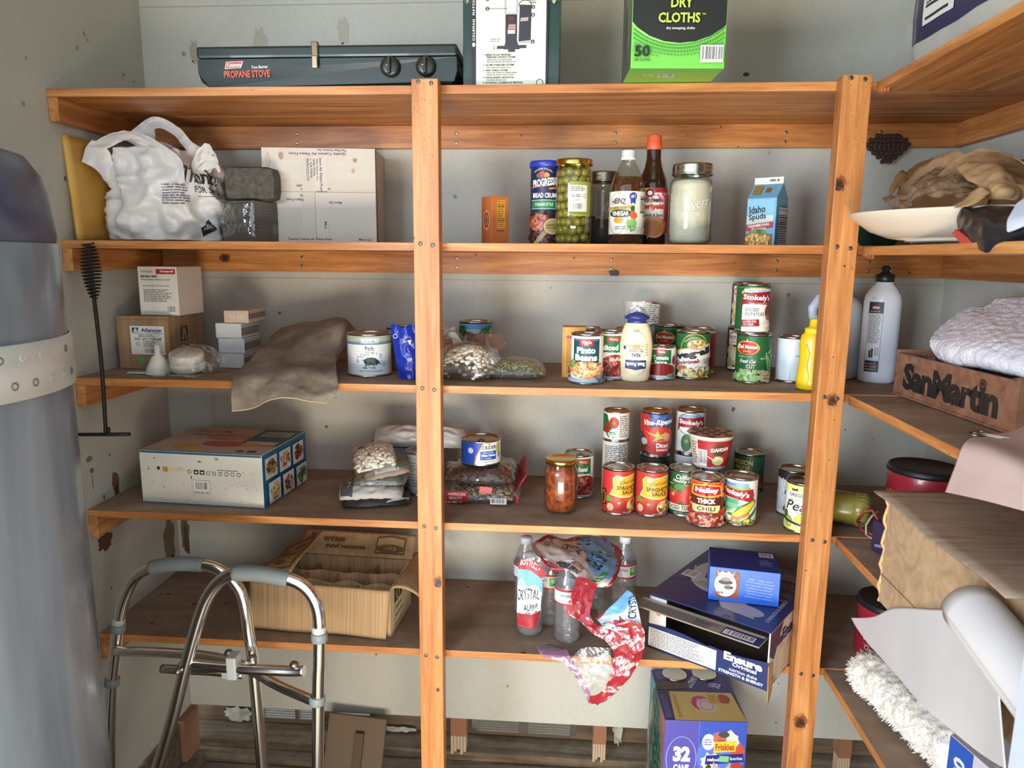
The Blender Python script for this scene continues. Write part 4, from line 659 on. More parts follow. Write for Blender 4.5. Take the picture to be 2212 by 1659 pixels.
# print sits on the front right of the bag: u from .70 (front) to .85
def bagart(x, y, e): return bagf(.86+x*.0105, .0+y/21.5, e+.0010)
b.art([('t', 'Thank', 4.6, 15.4, 10, 4.0, ink, {'sh': .35, 'b': .03, 'rot': -4}), ('t', 'YOU', 9.5, 14.6, 5, 2.6, ink, {'sh': .35, 'rot': -4}), ('t', 'FOR SHOPPING', 7.8, 11.8, 11, 1.5, ink, {'rot': -3}), ('r', 3, 10.4, 12, 10.5, ink), ('w', -5.5, 8.2, .8, 13.2, 8, '6a6a70'),
       ('p', [(3.2, 3.0), (6.2, 5.2), (7.6, 3.0), (4.8, 1.0)], ink), ('t', 'BERNARDOS', 5.4, 3.2, 3, .7, 'd8d6d2', {'rot': 20})], bagart, step=.5, stepy=.8, smooth=True)
b.build('bag_body', t)
for k in ('BAGH1', 'BAGH2'):
    b = MB(); nt = [[tuple(Vector(p)-Vector((-.815, .175, z))) for p in r] for r in NET[k]]
    if k == 'BAGH1': nt.append([(-.115, -.06, .13), (-.1, -.07, .12), (-.07, -.075, .11), (-.03, -.08, .105), (.02, -.085, .105), (.04, -.08, .1)])
    else: nt.append([(-.07, .02, .18), (-.05, .03, .18), (-.01, .03, .18), (.04, .02, .17), (.10, .0, .15)])
    fn = netfn(nt, .006, 22, 4)
    for hole in ((0, .38), (.62, 1)): b.grid(46, 14, lambda u, v, h=hole: fn(u, h[0]+(h[1]-h[0])*v), BAGM)
    for hole in ((0, .22), (.78, 1)): b.grid(14, 10, lambda u, v, h=hole: fn(h[0]+(h[1]-h[0])*u, .38+.24*v), BAGM)
    b.build('handle_loop', t)
b = MB(); b.grid(12, 12, lambda u, v: (.075+.07*u, -.03-.02*v, .15+.055*sin(u*2.4)*(.3+v)+.012*nz(u*7, v*6, 1)), BAGM); b.build('handle_tip', t)
# dark things: wrapped pack and pumice block
DK = noisy('pack_grey', [(.3, '5b564e'), (.6, '6a655c')], (1, 1, 1), 8, 3, 0, .4, .1)
t = carton('wrapped_pack', 'shrink-wrapped grey pack below the dark stone block', 'pack', (-.664, .138, z), -.30, .088, .098, .094, DK, cols={'F': M('6b665e', .12, bump=1, bs=45)}, arts={'R': [('o', 0, 0, .1, .1, .05, '7a756c'), ('r', .8, 1.4, 9.2, 7.6, '837e74'), ('r', .9, 1.5, 9.1, 7.5, '625d54'), ('w', 1.2, 5.4, 8.6, 7.2, 3, '7d776c'), ('w', 1.4, 2, 4, 4, 3, '7d776c'), ('r', 6, 2, 8, 4.2, '7d776c'), ('w', .6, 8.1, 9, 9, 2, '77726a')]})
b = MB(); pillow(b, .096, .094, .02, clear('pack_film', 'e6e6e6', .16, .05, .04, 'b0b0b0', 1, 40), 2, .003); 
for v in b.bm.verts: y = v.co.y; v.co = Vector((v.co.x+.044, -.002-v.co.z*.7, .047+y))
o = b.build('wrapping_film', t)
PUM = noisy('pumice', [(.3, '4a4740'), (.5, '5c5850'), (.75, '6d6a60')], (1, 1, 1), 90, 4, 0, .95, .9, .003, fine=(300, .75, 1.1, False))
b = MB(); b.box(-.06, .06, -.035, .035, 0, .078, PUM, bev=.022); o = tag(b.build('pumice_block', None, (-.600, .160, z+.0945), .12), 'rough dark grey stone block with rounded corners, on the wrapped pack', 'block')
# big white carton, upside-down printing
WCT = noisy('white_carton', [(.3, 'c8c1b4'), (.55, 'd3cdc2'), (.75, 'dad5cb')], (1, 1, 1), 5, 5, .3, .75, .15, .001)
TP = 'c9bdae'; BI = '2a2c52'
U = {'rot': 180, 'b': .02}; V_ = {'rot': -90, 'b': .02}
carton('filter_carton', 'large dirty white carton with taped seams and upside-down print', 'box', (-.588, .185, z), .11, .268, .172, .222, WCT, {'F': [
    ('r', 4.2, 19.4, 19.6, 22.0, TP), ('r', 0, 12, 27, 15, TP), ('r', 0, 8.4, 27, 12, 'cfc5b8'), ('r', 9, .1, 15.2, 20, TP), ('r', 12.2, .1, 15.2, 20, 'cdc3b6'), ('r', 0, .1, 27, 1.6, TP), ('r', .0, 11.95, 27, 12.08, '8f8578'), ('r', 12.2, 0, 12.35, 12, '9c9284'), ('r', 12.5, 12.0, 15.3, 12.2, '5a544c'),
    ('t', 'Quality Custom Air Filters From', 13.2, 20.9, 13.4, .8, BI, U), ('t', 'The Filter Factory, Inc.', 16.6, 21.75, 7, .7, BI, U), ('t', 'stom Air Filters From', 13.9, 16.0, 7.8, .62, BI, V_), ('t', 'Filter Factory, Inc.', 13.0, 17.2, 5, .5, BI, V_), ('t', 'ulcan Drive', 12.4, 17.7, 3.9, .5, BI, V_), ('t', 'c, CA 93436', 11.6, 17.5, 4.4, .55, BI, V_), ('t', 'iterfactory.com', 10.9, 17.2, 5.2, .55, BI, V_), ('r', 10.5, 14.6, 10.56, 19.8, BI),
    ('t', 'com', 8.7, 13.5, 1.3, .5, BI, U), ('t', '6', 9.1, 12.6, .4, .5, BI, U), ('t', 'nc.', 9, 11.2, .8, .5, BI, U), ('t', 'Filters From', 7.5, 10.2, 4, .6, BI, U), ('t', 'More Qu', 17.1, 9.6, 3, .65, BI, U), ('t', 'W', 15.7, 12.8, .6, .5, BI, U), ('t', 'Mor', 14.6, 4.2, 1.8, .6, BI, V_), ('t', 'Quality Custom Air Filters From', 10.8, .9, 10.5, .7, BI), ('t', 'More Qu', 24, .9, 3, .7, BI),
    ('bl', 4.6, 20.4, .6, .9, 3, 'a8845c'), ('bl', 1.5, 19.5, .7, 1.6, 4, 'c0b090'), ('bl', 22, 19.4, .5, .5, 5, 'a8805c'), ('bl', 21.5, 17, .4, .5, 6, 'b09a7a')],
    'R': [('r', .6, 0, 1.9, 22, 'a58a60'), ('p', [(0, 22), (.8, 21), (.5, 18), (1, 15), (.5, 12), (.9, 8), (.4, 4), (.8, 0), (0, 0)], '8a7048'), ('r', 1.9, 0, 2.5, 13, '3c342c')]})
# baking soda
carton('baking_soda_box', 'small orange box with a yellow nutrition panel', 'box', (-.0600, .165, z), -.95, .046, .046, .107, M('c06a34', .5), {'F': [('o', 2.3, 5.4, 1.6, 2.2, .2, 'dcc8b0'), ('e', 2.3, 5.4, 1.1, 1.5, 'a8502c'), ('o', 2.3, 5.4, .8, 1.0, .12, 'dcc8b0')], 'R': [('r', 1.5, 3.6, 3.6, 9.8, 'dba23a'), ('w', 1.6, 3.8, 3.5, 9.2, 13, '6a3a1c'), ('r', 1.6, 8.4, 3.5, 8.55, '3a2414'), ('r', 1.6, 5.2, 3.5, 5.35, '3a2414'), ('t', 'Nutrition Facts', 2.5, 9.5, 1.9, .36, '3a2414'), ('t', 'armhammer.com', 2.5, 3.0, 2, .3, '2a2c5a')]})
# place face toward camera: second face carries the label too
carton('tea_light_box', 'X', 'box', (9, 9, 9), 0, .01, .01, .01, 'c06a34') if 0 else None
t = can('bread crumb canister in dark blue with a bright blue lid', .088, .175, z, .036, .182, '1f2448', [
    ('t', 'Quality Foods', -4, 92, 24, 2.4, 'e2e0ea', {'bend': -4}), ('e', -5, 85, 4, 4, 'b0281e'), ('e', 1, 84, 3.4, 3.4, 'd9932a'), ('e', -10, 84, 2.5, 2.5, '3f7a34'), ('p', [(-40, 68), (40, 76), (40, 86), (-40, 78)], '1f2448'), ('p', [(-40, 67), (40, 75), (40, 76.2), (-40, 68.2)], 'b8483a'), ('t', 'PROGRESSO', -1, 76, 34, 9.5, 'f0eee6', {'b': .035, 'rot': 7}), ('p', [(4, 67), (16, 68.5), (16, 70.5), (4, 69)], 'd98a3a'),
    ('t', 'BREAD CRUMBS', 0, 60, 36, 6, 'f0eee6', {'b': .03}), ('r', -20, 44, 17, 54, '2f7a4c'), ('r', -20, 43.4, 17, 44, 'cfe0d0'), ('r', -20, 54, 17, 54.6, 'cfe0d0'), ('t', 'ITALIAN STYLE', -2, 49, 23, 3.6, 'f0f0ea'), ('p', [(-40, 0), (40, 0), (40, 38), (0, 41), (-40, 38)], '1a3a2c'), ('p', [(-40, 0), (40, 0), (40, 36), (0, 39), (-40, 36)], '35202a'),
    ('d', -8, 27, 15, 9, 80, 3.4, ['b5503a', 'd98a6a', 'c96a4c', '8f2f24']), ('d', 0, 8, 24, 7, 70, 3, ['5a2a20', '7a3a2a', '3a1c18']), ('p', [(-14, 0), (-8, 0), (4, 16), (0, 19)], 'a89452'), ('e', 8, 22, 10, 10, 'b8a05c'), ('o', 8, 22, 9, 9, .8, 'e6d6a0'), ('t', "AMERICA'S", 8, 23.5, 14, 2.6, '3a3018'), ('t', 'FAVORITE', 8, 20, 13, 2.6, '3a3018')], labz=(.01, .95), name='canister', cat='canister')
b = MB(); b.lathe([(.0365, .172), (.038, .173), (.038, .183), (.0365, .186), (.034, .186), (.033, .184), (0, .184)], M('2438a8', .35), 40, cap=False); b.build('plastic_lid', t)
# olives
ox, oy, orr, oh = .152, .118, .0405, .183
t = thing('olive_jar', 'tall glass jar of green olives with a gold lid', 'jar', (ox, oy, z), face_cam(ox, oy))
b = MB(); b.lathe([(0, .002), (orr*.9, .002), (orr, .008), (orr, oh*.84), (orr*.97, oh*.88), (orr*.9, oh*.91), (orr*.9, oh*.95)], clear('olive_glass', 'f2f4e0', .05, .03), 44, cap=False); b.build('glass', t)
b = MB(); b.lathe([(0, .004), (orr-.012, .004), (orr-.012, oh*.85), (0, oh*.85)], M('6a6a1e', .5), 24, cap=False); b.build('brine', t)
b = MB(); b.lathe([(orr*.98, oh*.93), (orr*1.01, oh*.932), (orr*1.02, oh*.945), (orr*1.0, oh*.965), (orr*1.01, oh*.985), (orr*.97, oh), (orr*.86, oh*1.0), (orr*.84, oh*.992), (0, oh*.992)], GOLD, 40, cap=False); b.build('lid', t)
b = MB(); b.art([('r', -.9, 6.5, 4.6, 13.4, '8f9436'), ('p', [(-.9, 6.5), (-1.0, 6.9), (-.5, 6.2), (.3, 6.0), (4.6, 6.1), (4.6, 6.6)], '8f9436'), ('r', -.95, 7.0, 3.2, 12.6, 'ded9cf'), ('w', -.7, 11.3, 3, 12.4, 3, '4a463f'), ('t', '100%', -.2, 10.3, 1.1, .7, '3a362f'), ('w', .5, 10, 1.9, 10.7, 2, '3a362f'), ('o', 2.6, 10.3, .4, .4, .08, '5a564f'), ('w', -.6, 9.3, 2, 9.7, 2, '7a766f'), ('b', -.6, 7.2, 2.3, 8.9)], lambda u, v, e: ((orr+e)*sin(u*.01/orr), -(orr+e)*cos(u*.01/orr), v*.01), step=.35); b.build('label', t)
proto = None; rn = random.Random(5); cnt = 0; ft = face_cam(ox, oy)
for row in range(9):
    nn = 9
    for i in range(nn):
        a = -pi*.82+pi*1.64*(i+.5*(row % 2))/nn+rn.uniform(-.08, .08); rr_ = orr-.0118; zz = z+.013+row*.0178+rn.uniform(-.002, .002)
        px_, py_ = ox+rr_*sin(a+ft), oy-rr_*cos(a+ft)
        if proto is None:
            b = MB(); b.lathe([(0, -.0112), (.0045, -.0103), (.0082, -.006), (.0093, 0), (.0082, .006), (.0045, .0103), (.0016, .0111)], M('8d8640', .3, coat=.3), 18, cap=False); b.lathe([(.0022, .0108), (.0018, .0113), (0, .0113)], M('a8642c', .5), 10, cap=False)
            proto = b.build('olive'); o = proto
        else: o = proto.copy(); COL.objects.link(o)
        o.location = (px_, py_, zz); o.rotation_euler = (rn.uniform(.9, 2.2), rn.uniform(-.5, .5), a+ft+rn.uniform(-1.3, 1.3)); tag(o, 'green olive packed inside the tall gold-lidded jar', 'olive', 'olives in the jar')
mason('empty ridged glass jar standing behind the olives and vinegar', .223, .255, z, .040, .172, M('5f5a50', .5), STEELD, fillh=.4)
# vinegar
t = thing('vinegar_bottle', 'apple cider vinegar bottle with a white cap', 'bottle', (.270, .112, z), face_cam(.27, .112))
vr = .0385; b = MB(); b.lathe([(0, .001), (vr*.92, .001), (vr, .006), (vr, .118), (vr*.96, .130), (vr*.8, .148), (vr*.55, .166), (vr*.4, .176), (vr*.38, .186)], GLASS, 44, cap=False); b.build('glass', t)
VIN = clear('vinegar', 'a4602c', .03, .1, .42, '7a4420'); b = MB(); v2 = vr-.0018; b.lathe([(0, .004), (v2, .006), (v2, .118), (v2*.96, .130), (v2*.82, .145), (0, .145)], VIN, 40, cap=False); b.build('vinegar_filling', t)
b = MB(); b.lathe([(.0135, .181), (.0165, .182), (.0165, .187), (.0155, .188), (.0155, .200), (.0145, .202), (0, .202)], M('dcd8cc', .45), 32, cap=False); b.build('cap', t)
b = MB(); b.lathe([(vr+.0003, .022), (vr+.0003, .113)], P('e2dccb'), 44, cap=False)
b.art([('o', -2.2, 6.6, 2.6, 4.4, .12, 'b8924a'), ('t', 'HEINZ', -1.9, 9.3, 3.4, 1.2, '241f1a', {'b': .035, 'bend': -.3}), ('p', [(-4.6, 7.2), (1.2, 7.6), (1.2, 8.3), (-4.6, 8)], 'b8944a'), ('t', 'APPLE CIDER', -1.6, 7.75, 3, .5, '3a2a18'), ('e', -1.5, 6.6, 2.9, .85, '1c3a24'), ('t', 'VINEGAR', -1.5, 6.6, 4, 1.0, 'f0ecdc', {'b': .03}), ('e', -1.8, 5.2, 1.2, .7, 'c98f2f'), ('w', -2.6, 3.2, .4, 4, 2, '6a5a44'), ('e', 1.3, 10.2, .85, .85, '2f3f8f'), ('p', [(.7, 9.6), (1.9, 9.6), (1.8, 8.5), (1.3, 8.9), (.8, 8.5)], '2f3f8f'), ('t', '#1', 1.3, 10.2, .9, .8, 'e6e6ea'),
       ('bl', 1.3, 7.6, .5, .8, 3, '2f5a2c'), ('bl', 1.5, 6.2, 1.0, .9, 4, 'c8542c'), ('bl', 1.1, 4.3, 1.2, 1.2, 5, '7fa860'), ('d', 1, 3.4, 1.1, .5, 12, .35, ['5f8a44', 'a4c484']), ('w', 3.1, 6.6, 5.4, 10.4, 11, '4a463c'), ('r', 3.1, 9.6, 5.4, 9.75, '2a2620'), ('r', 3.1, 6.8, 5.4, 6.95, '2a2620'), ('b', 4.2, 3, 5.6, 5.6), ('w', 4.1, 5.8, 5.6, 6.4, 2, '4a463c')], lambda u, v, e: ((vr+e+.0003)*sin(u*.01/vr), -(vr+e+.0003)*cos(u*.01/vr), v*.01), step=.3); b.build('label', t)
# teriyaki
t = thing('teriyaki_bottle', 'dark teriyaki sauce bottle with a tall orange cap', 'bottle', (.332, .178, z), face_cam(.332, .178))
tr = .0335; b = MB(); b.lathe([(0, .001), (tr*.92, .001), (tr, .006), (tr, .128), (tr*.93, .146), (tr*.62, .172), (tr*.5, .19), (tr*.48, .215)], M('2a1a12', .06, coat=.6), 40, cap=False); b.build('glass', t)
b = MB(); b.lathe([(.0165, .212), (.0175, .213), (.0175, .226), (.0165, .228), (.0160, .242), (.0148, .244), (0, .244)], M('cf5a34', .45), 32, cap=False); b.build('cap', t)
b = MB(); b.lathe([(tr+.0003, .028), (tr+.0003, .127)], P('dcd4ca'), 44, cap=False)
b.art([('r', -6, 11.6, 6, 12.7, '8f1f28'), ('p', [(-3, 11.4), (0, 12.6), (-3, 12.7)], 'd9a42f'), ('d', 0, 11, 4, 1, 60, .3, ['b8446a', 'c96a8a', 'a8305a']), ('p', [(-1.3, 11.9), (-.5, 12.5), (.3, 11.9), (.3, 11.1), (-.5, 10.6), (-1.3, 11.1)], '22201f'), ('e', -.5, 11.5, .5, .5, 'e6e0d6'), ('t', 'KIKKOMAN', 0, 9.8, 5, .75, '262220', {'b': .03}), ('t', 'Teriyaki', 0, 8.4, 5.2, 1.5, 'b4322c', {'b': .05}), ('t', 'Marinade & Sauce', 0, 6.7, 5, .7, '3a2c28'), ('r', 2.8, 2.8, 6, 11.2, 'a83a30'), ('e', .6, 4.0, 2.6, 2.4, 'b87848'), ('e', .4, 3.8, 2.0, 1.8, '9c5c34'), ('d', 3.4, 3.8, 1.0, 1.4, 20, .5, ['a83a2a', 'c46a44'])], lambda u, v, e: ((tr+e+.0003)*sin(u*.01/tr), -(tr+e+.0003)*cos(u*.01/tr), v*.01), step=.3); b.build('label', t)
FLOUR = noisy('white_flour', [(.3, 'cfc6ae'), (.6, 'ddd5bf')], (1, 1, 1), 40, 4, 0, .95, .2)
mason('mason jar three quarters full of white flour', .413, .132, z, .0475, .175, FLOUR, STEEL, fillh=.80)
# potato carton with gable top
t = thing('potato_carton', 'blue gable-top carton of hashbrown potatoes', 'carton', (.540, .150, z), -.62)
w_, d_, h_ = .066, .070, .104; CRT = M('6fa4c4', .5)
b = MB(); b.box(0, w_, 0, d_, 0, h_, CRT, bev=.001)
for fx in (0,): pass
vs = [b.bm.verts.new(p) for p in ((0, 0, h_), (w_, 0, h_), (w_, d_, h_), (0, d_, h_), (0, d_*.5, h_+.033), (w_, d_*.5, h_+.033))]
b.face([vs[0], vs[1], vs[5], vs[4]], CRT); b.face([vs[2], vs[3], vs[4], vs[5]], CRT); b.face([vs[1], vs[2], vs[5]], CRT); b.face([vs[0], vs[4], vs[3]], CRT)
b.box(0, w_, d_*.5-.0012, d_*.5+.0012, h_+.031, h_+.047, M('d8d2c6', .5), bev=.0006)
b.art([('r', .1, 6.2, 6.1, 10.1, '7fb0cc'), ('r', .1, 4.6, 6.1, 6.6, 'c6cec8'), ('t', 'Idaho', 2.4, 7.9, 3.6, 1.6, '1f1c1a', {'b': .03, 'rot': 6}), ('t', 'Spuds', 2.5, 6.2, 3.9, 1.6, '1f1c1a', {'b': .03, 'rot': 6}), ('p', [(.05, 3.2), (6.15, 3.9), (6.15, 5.3), (.05, 4.6)], 'a82830'), ('t', 'HASHBROWN', 2.9, 4.45, 4.6, .65, 'f0e8dc', {'rot': 6, 'b': .03}), ('t', 'Potatoes', 3, 3.75, 3.2, .5, 'f0e8dc', {'rot': 6}), ('r', .05, 0, 6.15, 2.6, '7a5a2c'), ('d', 3, 2.9, 2.6, .5, 16, .6, ['3f6a2c', '6a8f3c']), ('d', 3, 1.3, 2.8, 1.2, 90, .45, ['e0b45a', 'f0cc7a', 'c98f3a', 'b0702a'])], lambda x, y, e: (x*.01, -e, y*.01), clip=(.02, .02, 6.18, 10.2))
b.art([('r', .6, .2, 6.2, 8.3, 'c9d2d2'), ('t', 'Nutrition Facts', 3.4, 7.8, 5, .55, '24282a'), ('w', .9, .5, 5.8, 6.9, 13, '3a4244'), ('r', .8, 6.1, 6, 6.3, '24282a'), ('r', .8, 4.0, 6, 4.15, '24282a'), ('t', 'Calories 60', 3, 4.9, 4, .6, '24282a')], lambda x, y, e: (w_+e, x*.01, y*.01))
b.art([('r', .8, .8, 2.6, 2.8, '9a7a3c'), ('r', 3.6, 1.2, 4.6, 2.2, '8a5a2c')], lambda x, y, e: (x*.01, y*.01*1.05-e, h_+y*.01))
b.art([('t', 'OPEN', 4.3, 3.9, 1.4, .45, '1f1c1a', {'b': .03}), ('p', [(5.4, 3.65), (5.4, 4.15), (5.9, 3.9)], '1f1c1a')], lambda x, y, e: (x*.01, d_*.5-.0012-e, h_+y*.01))
b.build('carton_body', t)
# crocheted / carved doily hanging from the cleat
t = tag(MB().build('x'), 'a', 'b') if 0 else None
b = MB(); BRN = M('3f2a22', .8); rn = random.Random(8)
for row in range(7):
    y0 = 1.701-row*.0098; half = (.026, .041, .048, .042, .032, .021, .009)[row]; nn = max(2, int(half/.0052)*2)
    for i in range(nn+1):
        if row in (2, 3, 4, 5) and (i+row) % 2 and 1 < i < nn-1: continue
        b.lathe([(0, -.0025), (.0042, -.002), (.0058, 0), (.0042, .002), (0, .0025)], BRN, 10, Matrix.Translation((.915-half+2*half*i/nn+rn.uniform(-.001, .001), D-.027, y0+rn.uniform(-.0012, .0012)))@Matrix.Rotation(pi/2, 4, 'X'), cap=False)
tag(b.build('lace_doily'), 'dark brown lace-like hanging fan under the top shelf, right of the post', 'ornament')
# tray
TRM = M('dbcdb9', .3, coat=.3)
t = thing('serving_tray', 'long cream boat-shaped serving tray on the right shelf', 'tray', (.890, -.192, z+.0035), radians(54.5))
def tray(r_, zz, n=64):
    out = []
    for i in range(n): a = 2*pi*i/n; out.append((.180*r_*(abs(cos(a))**.95)*(1 if cos(a) > 0 else -1), .242*r_*(abs(sin(a))**1.1)*(1 if sin(a) > 0 else -1), zz*.88))
    return out
prof = [(.62, .004), (.70, .008), (.84, .022), (.95, .045), (1.0, .056), (1.005, .059), (.985, .061), (.94, .052), (.83, .028), (.6, .010)]
b = MB(); rings = [[b.bm.verts.new(p) for p in tray(*q)] for q in prof]
for a, c in zip(rings, rings[1:]):
    for i in range(64): b.face([a[i], a[(i+1) % 64], c[(i+1) % 64], c[i]], TRM, True)
b.face(rings[-1][::-1], TRM); b.face(rings[0], TRM); b.build('tray_body', t)
b = MB(); fr_ = [b.bm.verts.new(p) for p in tray(.6, 0)]; fr2 = [b.bm.verts.new(p) for p in tray(.62, .006)]
for i in range(64):
    if (i % 32) in (13, 14, 15, 16, 17, 18, 19) or (i % 32) < 3 or (i % 32) > 29: continue
    b.face([fr_[i], fr_[(i+1) % 64], fr2[(i+1) % 64], fr2[i]], TRM, True)
b.build('foot_ring', t, solid=.003)
t = thing('green_bowl', 'dark green bowl behind the cream tray', 'bowl', (.845, .19, z+.001), 0)
b = MB(); b.lathe([(0, 0), (.035, 0), (.037, .006), (.06, .03), (.068, .045), (.066, .047), (.056, .032), (.03, .008), (0, .006)], M('2c4a3c', .3, coat=.3), 40, cap=False); b.build('bowl_body', t)
for nm, x_, lb in (('KB1', 0, 0), ):
    t = thing('paper_bag', 'crumpled brown paper bag torn open on the cream tray', 'bag', (0, 0, 0))
    b = MB(); net_sheet(b, 'KB1', KRAFT, 46, 40, .008, 26, 1)
    b.grid(20, 12, lambda u, v: (.86+.10*v, -.30+.30*u, z+.06+.105*(1-v)**.5*(.6+.4*sin(pi*u))+.006*nz(u*8, v*8, 3)), KRAFT); b.build('paper_side', t, solid=.0006)
    b = MB(); net_sheet(b, 'KB2', KRAFT, 50, 16, .010, 26, 2); b.grid(30, 16, lambda u, v: (.90+.05*u-.02*v, .23-.30*u, z+.055+.11*(1-v)*(.75+.5*sin(u*3))+.008*nz(u*8, v*6, 4)), KRAFT); b.build('torn_flap', t, solid=.0006)
    b = MB(); net_sheet(b, 'KT', KRAFT, 24, 18, .003, 30, 3); b.build('torn_flap', t, solid=.0006)
PLB = clear('bag_in_paper', 'e8dccb', .1, .08, .45, 'bda98c', .9, 45)
b = MB(); net_sheet(b, 'KP', PLB, 60, 40, .010, 34, 5); tag(b.build('plastic_produce_bag'), 'clear crinkled plastic bag spilling from the brown paper bag', 'bag')
t = thing('black_pouch', 'black nylon pouch with a red tag poking over the right shelf edge', 'pouch', (0, 0, 0))
b = MB(); net_sheet(b, 'BB', M('1d1f25', .32, bump=.4, bs=60), 44, 36, .003, 24, 2); b.build('pouch_body', t, solid=.008)
b = MB(); b.art([('p', [(-.345, 1.446), (-.355, 1.452), (-.392, 1.438), (-.417, 1.424), (-.412, 1.414), (-.385, 1.424)], 'b8403a')], lambda x, y, e: (.742-e, x, y)); b.build('red_tag', t, solid=.004)
b = MB(); net_sheet(b, 'WC', M('c9d0de', .8, bump=.3, bs=200), 14, 20, .0015, 30, 2); tag(b.build('white_cloth', solid=.003), 'corner of a white cloth hanging over the black pouch', 'cloth')
b = MB(); b.lathe([(0, 0), (.034, 0), (.036, .01), (.036, .09), (.03, .105), (.02, .112), (.02, .128), (0, .13)], clear('pale_plastic', 'dfe8f0', .1, .08, .3, 'b0bcc8', .5, 50), 30, cap=False); tag(b.build('clear_bottle', None, (1.0, .12, z+.001)), 'clear plastic bottle top peeking behind the paper bag', 'bottle')
b = MB(); b.lathe([(0, 0), (.03, 0), (.034, .01), (.036, .12), (.02, .15), (.016, .17), (0, .17)], M('2f6a5a', .2, coat=.5), 30, cap=False); tag(b.build('green_bottle', None, (1.055, .03, z+.001)), 'dark green bottle at the far right behind the paper bag', 'bottle')
# ================================================================ top level
z = Z[1]
GRN = M('14231f', .35, coat=.25)
t = thing('camp_stove', 'closed dark green two burner propane camp stove on the top shelf', 'stove', (-.64, .004, z), 0)
L_, DP = .548, .33
b = MB()                                                        # profile along x with a curved lower front corner
def stv(zlo, zhi, ins=0):
    pts = []
    for (x, zz) in ((.018, 0), (.004, .012), (0, .03), (0, zhi), (.006, zhi+.004), (L_-.018, zhi+.004), (L_-.008, zhi), (L_-.002, .04), (L_+.0, .02), (L_-.006, .006), (L_-.02, 0)): pts.append((x, zz))
    return pts
pf = [(.020, 0), (.008, .010), (.001, .028), (.001, .055)] ; pr_ = [(L_-.001, .055), (L_, .028), (L_-.006, .008), (L_-.02, 0)]
front = pf+pr_; A = [b.bm.verts.new((x, 0+(.01 if zz < .005 else 0), zz)) for x, zz in front]; B = [b.bm.verts.new((x, DP, zz)) for x, zz in front]
n = len(A); b.face(A[::-1], GRN); b.face(B, GRN)
for i in range(n): b.face([A[i], A[(i+1) % n], B[(i+1) % n], B[i]], GRN, False)
b.box(.09, .11, -.0, .02, .0, .002, GRN)
b.art([('p', [(5.9, 3.55), (9.4, 3.75), (9.9, 5.05), (6.2, 4.95)], 'dcd2c4'), ('p', [(6.1, 3.7), (9.2, 3.85), (9.7, 4.95), (6.3, 4.85)], 'b8443c'), ('t', 'Coleman', 7.9, 4.35, 3, .7, 'e8ddd0', {'b': .03, 'rot': 3}), ('t', 'Two Burner', 13.4, 3.9, 3.6, .6, 'd6d2ca', {'rot': 2, 'b': .02}), ('t', 'PROPANE STOVE', 10.6, 2.55, 9.9, 1.4, 'c9553a', {'b': .03, 'rot': 1})], lambda x, y, e: (x*.01, -e, y*.01)); b.build('stove_body', t)
b = MB(); b.box(0, L_, -.002, DP, .0565, .080, GRN, bev=.005); b.build('stove_lid', t)
b = MB(); BR = M('8a7a62', .3, .9); b.box(.247, .261, -.0075, .004, .052, .086, BR, bev=.002); b.box(.248, .260, -.0095, -.004, .034, .058, M('b8a88a', .25, .9), bev=.0015); b.build('latch', t)
for kx in (.410, .484):
    b = MB(); KB_ = M('24241f', .3); b.lathe([(0, 0), (.0195, 0), (.0205, .004), (.018, .009), (.011, .010), (0, .010)], KB_, 28, Matrix.Translation((kx, 0, .036))@Matrix.Rotation(pi/2, 4, 'X')); b.box(kx-.0028, kx+.0028, -.019, -.009, .021, .051, KB_, bev=.001); b.lathe([(0, 0), (.0025, 0), (.0015, .001), (0, .001)], STEEL, 10, Matrix.Translation((kx-.005, -.0105, .038))@Matrix.Rotation(pi/2, 4, 'X')); b.build('knob', t)
b = MB(); b.lathe([(0, 0), (.007, 0), (.006, .003), (0, .002)], '141414', 16, Matrix.Translation((L_+.0005, .03, .04))@Matrix.Rotation(pi/2, 4, 'Y')@Matrix.Diagonal((1.4, .8, 1, 1))); b.build('gas_port', t)
